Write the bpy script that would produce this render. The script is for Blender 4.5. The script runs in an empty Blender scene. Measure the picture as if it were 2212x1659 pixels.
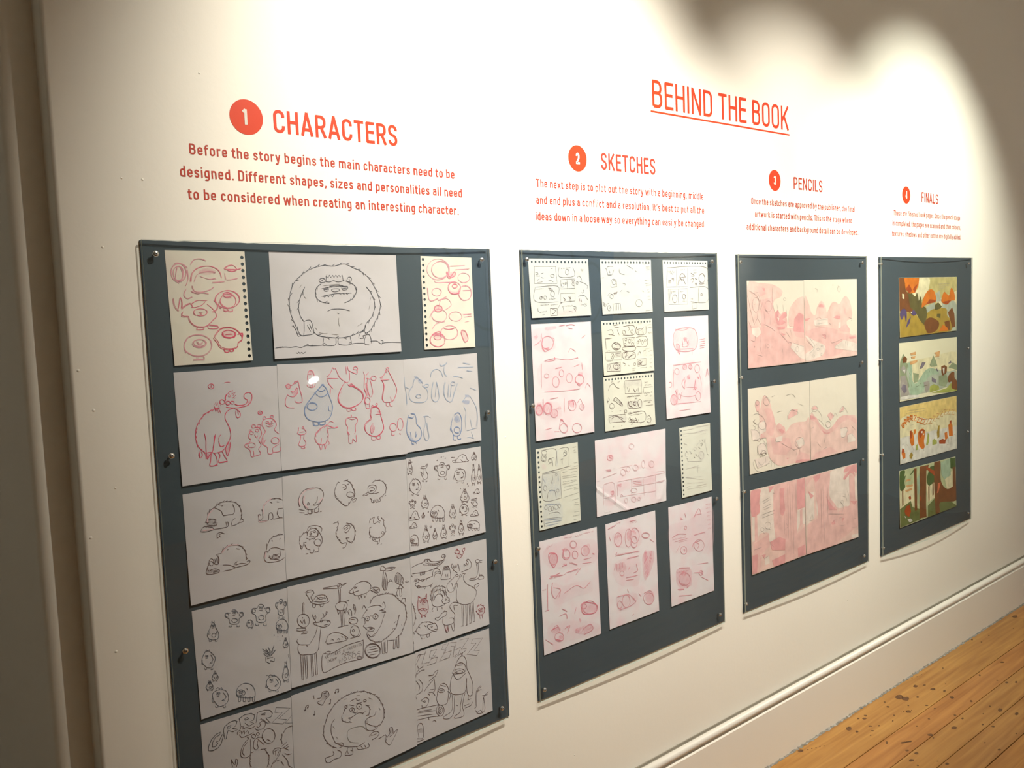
import bpy, bmesh, math, random
from mathutils import Vector, Matrix
C = bpy.context.scene.collection
S = bpy.context.scene

# ------------------------------------------------------------------ camera
# world: X along the exhibition wall, wall face at Y = 0, room towards -Y, Z up, metres
cam_d = bpy.data.cameras.new('camera'); cam = bpy.data.objects.new('camera', cam_d); C.objects.link(cam)
_r = Vector((0.764405, -0.643435, -0.040936)); _u = Vector((0.082916, 0.035142, 0.995937)); _f = Vector((0.639382, 0.764693, -0.080214))
cam.matrix_world = Matrix(((_r.x, _u.x, -_f.x, 0.0), (_r.y, _u.y, -_f.y, -1.6), (_r.z, _u.z, -_f.z, 1.515), (0, 0, 0, 1)))
cam_d.sensor_fit = 'HORIZONTAL'; cam_d.sensor_width = 36; cam_d.lens = 30.288; cam_d.clip_start = 0.02
S.camera = cam

# ------------------------------------------------------------------ world, exposure
wd = bpy.data.worlds.new('gallery_air'); S.world = wd; wd.use_nodes = True
wd.node_tree.nodes['Background'].inputs[0].default_value = (1.0, 0.9, 0.78, 1)
wd.node_tree.nodes['Background'].inputs[1].default_value = 0.05
S.view_settings.view_transform = 'Standard'; S.view_settings.look = 'None'
S.view_settings.exposure = 0.0; S.view_settings.gamma = 1.0; S.view_settings.use_curve_mapping = False
S.cycles.use_denoising = True
S.cycles.max_bounces = 10; S.cycles.transparent_max_bounces = 24; S.cycles.diffuse_bounces = 6
S.cycles.sample_clamp_indirect = 6.0

# ------------------------------------------------------------------ materials
def mat(name, col, rough=0.6, spec=0.4, var=0.0, vscale=6.0, bump=0.0, bscale=60.0, metal=0.0, emit=None, estr=0.0):
    m = bpy.data.materials.new(name); m.use_nodes = True
    nt = m.node_tree; b = nt.nodes['Principled BSDF']
    b.inputs['Base Color'].default_value = (*col, 1); b.inputs['Roughness'].default_value = rough
    b.inputs['Specular IOR Level'].default_value = spec; b.inputs['Metallic'].default_value = metal
    if emit:
        b.inputs['Emission Color'].default_value = (*emit, 1); b.inputs['Emission Strength'].default_value = estr
    tc = nt.nodes.new('ShaderNodeTexCoord')
    if var:
        n = nt.nodes.new('ShaderNodeTexNoise'); n.inputs['Scale'].default_value = vscale; n.inputs['Detail'].default_value = 4
        nt.links.new(tc.outputs['Object'], n.inputs['Vector'])
        r = nt.nodes.new('ShaderNodeValToRGB')
        r.color_ramp.elements[0].position = 0.3; r.color_ramp.elements[1].position = 0.7
        r.color_ramp.elements[0].color = (*[c*(1-var) for c in col], 1); r.color_ramp.elements[1].color = (*[min(1, c*(1+var*0.6)) for c in col], 1)
        nt.links.new(n.outputs['Fac'], r.inputs['Fac']); nt.links.new(r.outputs['Color'], b.inputs['Base Color'])
    if bump:
        n2 = nt.nodes.new('ShaderNodeTexNoise'); n2.inputs['Scale'].default_value = bscale; n2.inputs['Detail'].default_value = 3
        nt.links.new(tc.outputs['Object'], n2.inputs['Vector'])
        bp = nt.nodes.new('ShaderNodeBump'); bp.inputs['Strength'].default_value = bump; bp.inputs['Distance'].default_value = 0.01
        nt.links.new(n2.outputs['Fac'], bp.inputs['Height']); nt.links.new(bp.outputs['Normal'], b.inputs['Normal'])
    return m

def pmat(name, col, tint=None, tscale=9.0, lo=0.45, hi=0.7):
    # paper: plain stock, optionally with soft cloudy smudges of pencil dust
    m = mat(name, col, 0.75, 0.2)
    nt = m.node_tree; b = nt.nodes['Principled BSDF']; tc = nt.nodes['Texture Coordinate']
    if tint:
        n = nt.nodes.new('ShaderNodeTexNoise'); n.inputs['Scale'].default_value = tscale; n.inputs['Detail'].default_value = 3
        nt.links.new(tc.outputs['Object'], n.inputs['Vector'])
        r = nt.nodes.new('ShaderNodeValToRGB'); r.color_ramp.elements[0].position = lo; r.color_ramp.elements[1].position = hi
        r.color_ramp.elements[0].color = (*col, 1); r.color_ramp.elements[1].color = (*tint, 1)
        nt.links.new(n.outputs['Fac'], r.inputs['Fac']); nt.links.new(r.outputs['Color'], b.inputs['Base Color'])
    n2 = nt.nodes.new('ShaderNodeTexNoise'); n2.inputs['Scale'].default_value = 14
    nt.links.new(tc.outputs['Object'], n2.inputs['Vector'])
    bp = nt.nodes.new('ShaderNodeBump'); bp.inputs['Strength'].default_value = 0.25; bp.inputs['Distance'].default_value = 0.01
    nt.links.new(n2.outputs['Fac'], bp.inputs['Height']); nt.links.new(bp.outputs['Normal'], b.inputs['Normal'])
    return m

M = {}
M['wall'] = mat('cream_wall_paint', (0.79, 0.765, 0.69), 0.6, 0.25, var=0.02, vscale=1.5, bump=0.03, bscale=70)
M['skirting'] = mat('cream_gloss_paint', (0.79, 0.765, 0.70), 0.35, 0.4, bump=0.03, bscale=40)
M['dirt'] = mat('grey_dust', (0.27, 0.245, 0.20), 0.9, 0.1, var=0.2, vscale=6)
M['caulk'] = mat('grey_filler', (0.36, 0.34, 0.31), 0.9, 0.1, var=0.5, vscale=90, bump=0.4, bscale=200)
M['ceiling'] = mat('white_ceiling_paint', (0.7, 0.68, 0.62), 0.8, 0.2)
M['back'] = mat('grey_green_wall_paint', (0.34, 0.35, 0.33), 0.8, 0.2, bump=0.05)
M['board'] = mat('slate_card', (0.052, 0.071, 0.087), 0.7, 0.2, var=0.08, vscale=3)
M['metal'] = mat('brushed_steel', (0.62, 0.62, 0.6), 0.25, 0.5, metal=1.0)
M['darkmetal'] = mat('screw_recess', (0.03, 0.03, 0.03), 0.5)
M['red'] = mat('orange_red_vinyl', (0.57, 0.046, 0.012), 0.45, 0.3)
M['redtext'] = mat('brick_red_vinyl', (0.41, 0.045, 0.026), 0.5, 0.3)
M['white'] = mat('white_vinyl', (0.82, 0.78, 0.72), 0.5, 0.3)
M['lampbody'] = mat('white_lamp_enamel', (0.7, 0.7, 0.68), 0.4)
M['lens'] = mat('lamp_glass', (1, 1, 1), 0.3, emit=(1.0, 0.93, 0.8), estr=9.0)
M['glow'] = mat('lit_diffuser', (1, 1, 1), 0.3, emit=(1.0, 0.97, 0.9), estr=60.0)
M['blue'] = mat('blue_mural_paint', (0.16, 0.25, 0.45), 0.7, 0.2)
M['mline'] = mat('dark_mural_line', (0.03, 0.05, 0.09), 0.7, 0.2)

def acrylic(name):
    m = bpy.data.materials.new(name); m.use_nodes = True; nt = m.node_tree; nt.nodes.clear()
    o = nt.nodes.new('ShaderNodeOutputMaterial'); mx = nt.nodes.new('ShaderNodeMixShader')
    t = nt.nodes.new('ShaderNodeBsdfTransparent'); t.inputs[0].default_value = (0.97, 0.985, 0.98, 1)
    g = nt.nodes.new('ShaderNodeBsdfGlossy'); g.inputs['Roughness'].default_value = 0.015
    fr = nt.nodes.new('ShaderNodeFresnel'); fr.inputs['IOR'].default_value = 1.5
    ge = nt.nodes.new('ShaderNodeNewGeometry'); sub = nt.nodes.new('ShaderNodeMath'); sub.operation = 'SUBTRACT'; sub.inputs[0].default_value = 1
    mu = nt.nodes.new('ShaderNodeMath'); mu.operation = 'MULTIPLY'
    nt.links.new(ge.outputs['Backfacing'], sub.inputs[1]); nt.links.new(sub.outputs[0], mu.inputs[0]); nt.links.new(fr.outputs[0], mu.inputs[1])
    nt.links.new(mu.outputs[0], mx.inputs[0]); nt.links.new(t.outputs[0], mx.inputs[1]); nt.links.new(g.outputs[0], mx.inputs[2])
    nt.links.new(mx.outputs[0], o.inputs[0]); return m
M['acrylic'] = acrylic('clear_acrylic')
def acrylic_edge(name):
    m = bpy.data.materials.new(name); m.use_nodes = True; nt = m.node_tree; nt.nodes.clear()
    o = nt.nodes.new('ShaderNodeOutputMaterial'); mx = nt.nodes.new('ShaderNodeMixShader'); mx.inputs[0].default_value = 0.72
    t = nt.nodes.new('ShaderNodeBsdfTransparent'); d = nt.nodes.new('ShaderNodeBsdfDiffuse'); d.inputs[0].default_value = (0.42, 0.47, 0.42, 1)
    nt.links.new(t.outputs[0], mx.inputs[1]); nt.links.new(d.outputs[0], mx.inputs[2]); nt.links.new(mx.outputs[0], o.inputs[0]); return m
M['acrylic_edge'] = acrylic_edge('sawn_acrylic_edge')

def floor_mat():
    m = mat('varnished_pine', (0.5, 0.25, 0.07), 0.32, 0.45)
    nt = m.node_tree; b = nt.nodes['Principled BSDF']; tc = nt.nodes['Texture Coordinate']
    at = nt.nodes.new('ShaderNodeAttribute'); at.attribute_name = 'plank_tone'
    mp = nt.nodes.new('ShaderNodeMapping'); mp.inputs['Scale'].default_value = (1.2, 22, 1)
    nt.links.new(tc.outputs['Object'], mp.inputs['Vector'])
    n = nt.nodes.new('ShaderNodeTexNoise'); n.inputs['Scale'].default_value = 2.2; n.inputs['Detail'].default_value = 6; n.inputs['Distortion'].default_value = 0.6
    nt.links.new(mp.outputs[0], n.inputs['Vector'])
    n3 = nt.nodes.new('ShaderNodeTexNoise'); n3.inputs['Scale'].default_value = 3.0; nt.links.new(tc.outputs['Object'], n3.inputs['Vector'])
    r = nt.nodes.new('ShaderNodeValToRGB')
    r.color_ramp.elements[0].position = 0.28; r.color_ramp.elements[0].color = (0.40, 0.165, 0.035, 1)
    r.color_ramp.elements[1].position = 0.7; r.color_ramp.elements[1].color = (0.62, 0.315, 0.085, 1)
    nt.links.new(n.outputs['Fac'], r.inputs['Fac'])
    mx = nt.nodes.new('ShaderNodeMix'); mx.data_type = 'RGBA'; mx.blend_type = 'MULTIPLY'; mx.inputs['Factor'].default_value = 1
    nt.links.new(r.outputs['Color'], mx.inputs['A']); nt.links.new(at.outputs['Color'], mx.inputs['B'])
    mx2 = nt.nodes.new('ShaderNodeMix'); mx2.data_type = 'RGBA'; mx2.blend_type = 'MIX'
    nt.links.new(n3.outputs['Fac'], mx2.inputs['Factor']); nt.links.new(mx.outputs['Result'], mx2.inputs['A'])
    hs = nt.nodes.new('ShaderNodeHueSaturation'); hs.inputs['Value'].default_value = 0.82; nt.links.new(mx.outputs['Result'], hs.inputs['Color'])
    nt.links.new(hs.outputs[0], mx2.inputs['B']); nt.links.new(mx2.outputs['Result'], b.inputs['Base Color'])
    return m
M['pine'] = floor_mat()
M['seam'] = mat('dark_floor_gap', (0.05, 0.022, 0.008), 0.9, 0.1)
M['stain'] = mat('dark_floor_stain', (0.16, 0.075, 0.03), 0.5, 0.3, var=0.4, vscale=80)

# paper stocks
M['cream_paper'] = pmat('cream_paper', (0.68, 0.625, 0.54), (0.66, 0.54, 0.49), 8, 0.45, 0.75)
M['sheet_paper'] = pmat('white_layout_paper', (0.545, 0.508, 0.535), (0.51, 0.475, 0.485), 6)
M['notebook'] = pmat('ivory_notebook_paper', (0.63, 0.615, 0.55), (0.60, 0.575, 0.51), 10)
M['whitebook'] = pmat('white_notebook_paper', (0.58, 0.575, 0.55), (0.54, 0.54, 0.56), 10)
M['pink_paper'] = pmat('pencil_smudged_paper', (0.70, 0.635, 0.675), (0.73, 0.50, 0.565), 16, 0.45, 0.85)
M['wash_paper'] = pmat('pale_watercolour_paper', (0.70, 0.62, 0.535))
M['print_paper'] = pmat('printed_page_stock', (0.70, 0.64, 0.47))
INK = {'ink': (0.085, 0.085, 0.10), 'ink2': (0.13, 0.085, 0.085), 'bink': (0.12, 0.13, 0.16), 'ink3': (0.30, 0.25, 0.25),
 'fgrey': (0.21, 0.20, 0.20), 'grey1': (0.50, 0.45, 0.45), 'grey2': (0.31, 0.285, 0.28),
 'red1': (0.68, 0.46, 0.50), 'red2': (0.66, 0.31, 0.36), 'red3': (0.66, 0.19, 0.255), 'red4': (0.62, 0.085, 0.145),
 'blue1': (0.45, 0.47, 0.54), 'blue2': (0.33, 0.38, 0.50), 'blue3': (0.20, 0.27, 0.46), 'wine': (0.30, 0.06, 0.08), 'wine1': (0.56, 0.36, 0.37),
 'pk0': (0.72, 0.60, 0.55), 'pk1': (0.73, 0.495, 0.455), 'pk2': (0.72, 0.44, 0.42), 'pk3': (0.69, 0.335, 0.34),
 'sand': (0.50, 0.42, 0.18), 'cream': (0.70, 0.62, 0.40), 'mist': (0.40, 0.42, 0.34), 'ochre': (0.38, 0.25, 0.045), 'moss': (0.13, 0.11, 0.04),
 'brown': (0.19, 0.07, 0.025), 'orange': (0.62, 0.17, 0.022), 'rust': (0.36, 0.07, 0.02), 'violet': (0.10, 0.07, 0.16), 'mint': (0.36, 0.46, 0.33),
 'sage': (0.27, 0.31, 0.19), 'lime': (0.36, 0.38, 0.09), 'rock': (0.34, 0.30, 0.27), 'mauve': (0.19, 0.16, 0.20), 'orangep': (0.62, 0.34, 0.15),
 'white': (0.66, 0.62, 0.56), 'yellow': (0.70, 0.51, 0.19), 'pale': (0.46, 0.49, 0.28), 'leaf': (0.075, 0.12, 0.035), 'green': (0.14, 0.16, 0.055), 'redo': (0.58, 0.14, 0.06)}
INKNAME = {'ink': 'black_pencil', 'ink2': 'brown_black_pencil', 'bink': 'blue_black_pencil', 'ink3': 'soft_black_shading', 'grey1': 'faint_grey_pencil', 'grey2': 'grey_pencil', 'fgrey': 'soft_grey_pencil'}
for k, c in INK.items():
    M[k] = mat(INKNAME.get(k, k.rstrip('0123456789') + '_colour_' + 'abcdefg'[int(k[-1]) if k[-1].isdigit() else 0]), c, 0.8, 0.1, var=0.14 if k[:2] == 'pk' else (0.22 if list(INK).index(k) >= list(INK).index('sand') else 0.0), vscale=28)

# ------------------------------------------------------------------ helpers
def obj(name, bm, mats, parent=None, smooth=False):
    me = bpy.data.meshes.new(name); bm.to_mesh(me); bm.free()
    for m in (mats if isinstance(mats, (list, tuple)) else [mats]): me.materials.append(m)
    if smooth:
        for p in me.polygons: p.use_smooth = True
    o = bpy.data.objects.new(name, me); C.objects.link(o)
    if parent: o.parent = parent
    return o
def pobj(name, bm, mats, parent, smooth=False):
    # a part modelled in world coordinates, hung under its thing
    o = obj(name, bm, mats, None, smooth); o.parent = parent
    o.matrix_parent_inverse = Matrix.Translation(parent.location).inverted()
    return o
def tag(o, label=None, cat=None, group=None, kind=None):
    if label: o['label'] = label
    if cat: o['category'] = cat
    if group: o['group'] = group
    if kind: o['kind'] = kind
    return o
def empty(name, loc):
    o = bpy.data.objects.new(name, None); C.objects.link(o); o.location = loc; o.empty_display_size = 0.05; return o
def box(bm, x0, x1, y0, y1, z0, z1, mi=0):
    v = [bm.verts.new(p) for p in ((x0,y0,z0),(x1,y0,z0),(x1,y1,z0),(x0,y1,z0),(x0,y0,z1),(x1,y0,z1),(x1,y1,z1),(x0,y1,z1))]
    fs = []
    for q in ((0,3,2,1),(4,5,6,7),(0,1,5,4),(1,2,6,5),(2,3,7,6),(3,0,4,7)):
        f = bm.faces.new([v[i] for i in q]); f.material_index = mi; fs.append(f)
    return fs
def cyl(bm, c, axis, r0, r1, h, n=20, mi=0, caps=True):
    a = Vector(axis).normalized(); t = a.orthogonal().normalized(); b = a.cross(t); c = Vector(c)
    A = [bm.verts.new(c + (t*math.cos(k*6.28318/n) + b*math.sin(k*6.28318/n))*r0) for k in range(n)]
    B = [bm.verts.new(c + a*h + (t*math.cos(k*6.28318/n) + b*math.sin(k*6.28318/n))*r1) for k in range(n)]
    for k in range(n):
        f = bm.faces.new((A[k], A[(k+1)%n], B[(k+1)%n], B[k])); f.material_index = mi
    if caps:
        f = bm.faces.new(A[::-1]); f.material_index = mi; f = bm.faces.new(B); f.material_index = mi

# ------------------------------------------------------------------ data traced from the place (wall millimetres)
SHEETS={'A1':[(0.5334,1.6561),(0.6826,1.656),(0.684,1.4475),(0.5356,1.4474)],'A2':[(0.7316,1.6563),(1.0226,1.6532),(1.0223,1.4448),(0.7288,1.4473)],'A3':[(1.0864,1.6524),(1.2277,1.6501),(1.2265,1.4435),(1.0841,1.4454)],'B1':[(0.5333,1.4349),(0.7334,1.434),(0.7282,1.2257),(0.5337,1.2254)],'B2':[(0.7338,1.4361),(1.0273,1.4266),(1.0236,1.2196),(0.7285,1.2256)],'B3':[(1.0277,1.4265),(1.2316,1.4291),(1.2314,1.223),(1.0242,1.2216)],'C1':[(0.5336,1.2096),(0.7295,1.2115),(0.7236,1.0042),(0.5335,1.0007)],'C2':[(0.73,1.2129),(1.0216,1.207),(1.0176,0.9995),(0.7241,1.0055)],'C3':[(1.0222,1.2085),(1.2302,1.2086),(1.2319,1.0034),(1.0181,0.9999)],'D1':[(0.5349,0.989),(0.7252,0.9879),(0.7197,0.7798),(0.5377,0.7795)],'D2':[(0.7257,0.9895),(1.0184,0.9862),(1.0138,0.7722),(0.7203,0.7825)],'D3':[(1.019,0.9876),(1.2347,0.9856),(1.2308,0.7783),(1.0144,0.7742)],'E1':[(0.536,0.7695),(0.7192,0.7631),(0.7135,0.5453),(0.5362,0.5519)],'E2':[(0.7198,0.7662),(1.0194,0.7674),(1.0101,0.557),(0.7139,0.5451)],'E3':[(1.0199,0.7683),(1.2315,0.7673),(1.2297,0.5644),(1.0106,0.5585)],'F1':[(1.4024,1.65),(1.6099,1.6503),(1.6107,1.5047),(1.4046,1.5043)],'F2':[(1.6533,1.6499),(1.8566,1.6506),(1.8554,1.5061),(1.6549,1.5052)],'F3':[(1.9062,1.651),(2.1101,1.6508),(2.1097,1.5061),(1.9058,1.5055)],'G1':[(1.4035,1.4892),(1.6121,1.4888),(1.6085,1.198),(1.4034,1.199)],'G2':[(1.6509,1.488),(1.855,1.4879),(1.8546,1.3425),(1.6518,1.3434)],'G3':[(1.6523,1.3391),(1.8543,1.3359),(1.854,1.1907),(1.6505,1.1939)],'G4':[(1.906,1.4896),(2.1075,1.4886),(2.1057,1.1978),(1.9032,1.1993)],'H1':[(1.4025,1.1785),(1.5488,1.1782),(1.5484,0.9712),(1.4037,0.9725)],'H2':[(1.6112,1.1742),(1.898,1.1726),(1.8928,0.9649),(1.6093,0.969)],'H3':[(1.9608,1.1667),(2.1048,1.1665),(2.1052,0.9609),(1.9635,0.9604)],'I1':[(1.4028,0.944),(1.6085,0.9427),(1.6087,0.6506),(1.403,0.6505)],'I2':[(1.6415,0.9427),(1.8449,0.9446),(1.8478,0.6527),(1.6437,0.6524)],'I3':[(1.9022,0.9426),(2.105,0.9406),(2.1041,0.6498),(1.9023,0.6501)],'J1a':[(2.3065,1.5903),(2.6307,1.5892),(2.6275,1.3133),(2.3018,1.3158)],'J1b':[(2.6316,1.5908),(2.9813,1.5926),(2.9765,1.3159),(2.6283,1.3136)],'J2a':[(2.3005,1.2516),(2.6579,1.2477),(2.6536,0.9734),(2.3004,0.9782)],'J2b':[(2.6591,1.2482),(2.9717,1.2492),(2.9706,0.9746),(2.6548,0.9736)],'J3a':[(2.3021,0.9269),(2.6197,0.9207),(2.6182,0.6504),(2.3016,0.6516)],'J3b':[(2.6209,0.9208),(2.97,0.9194),(2.9727,0.6424),(2.6194,0.6506)],'K1':[(3.3004,1.5955),(3.8161,1.5972),(3.8092,1.3697),(3.3026,1.364)],'K2':[(3.3005,1.3431),(3.8165,1.3422),(3.8145,1.1114),(3.2993,1.1143)],'K3':[(3.3025,1.092),(3.8145,1.0906),(3.8134,0.8626),(3.301,0.8659)],'K4':[(3.2954,0.8408),(3.8033,0.8285),(3.8068,0.6115),(3.2954,0.6138)]}
BOARDS=[[(0.4918,1.6736),(1.2835,1.6705),(1.2832,0.5324),(0.49,0.5327)],[(1.3769,1.6706),(2.1581,1.6733),(2.1576,0.54),(1.3793,0.5367)],[(2.254,1.6715),(3.0521,1.675),(3.0494,0.5352),(2.2562,0.5395)],[(3.1481,1.6742),(3.9637,1.6788),(3.9537,0.5303),(3.1476,0.531)]]
SCREWS=[[(0.5142,1.6486),(0.5162,1.2853),(0.5154,0.9213),(1.2506,1.6448),(1.2504,1.2877),(1.2521,0.9282),(1.2535,0.5646)],[(1.3903,1.6472),(1.3911,1.2895),(1.3911,0.9307),(1.3932,0.5666),(2.1192,1.6477),(2.1182,1.2907),(2.118,0.9333),(2.1211,0.5716)],[(2.2627,1.6477),(2.2587,1.2914),(2.2597,0.9312),(2.2603,0.57),(3.0057,1.6506),(2.9985,1.2893),(2.998,0.9289),(3.001,0.5666)],[(3.149,1.6473),(3.1457,1.2883),(3.1474,0.9272),(3.1515,0.5651),(3.9082,1.6536),(3.9048,1.2892),(3.9029,0.9256),(3.9051,0.5654)]]
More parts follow.
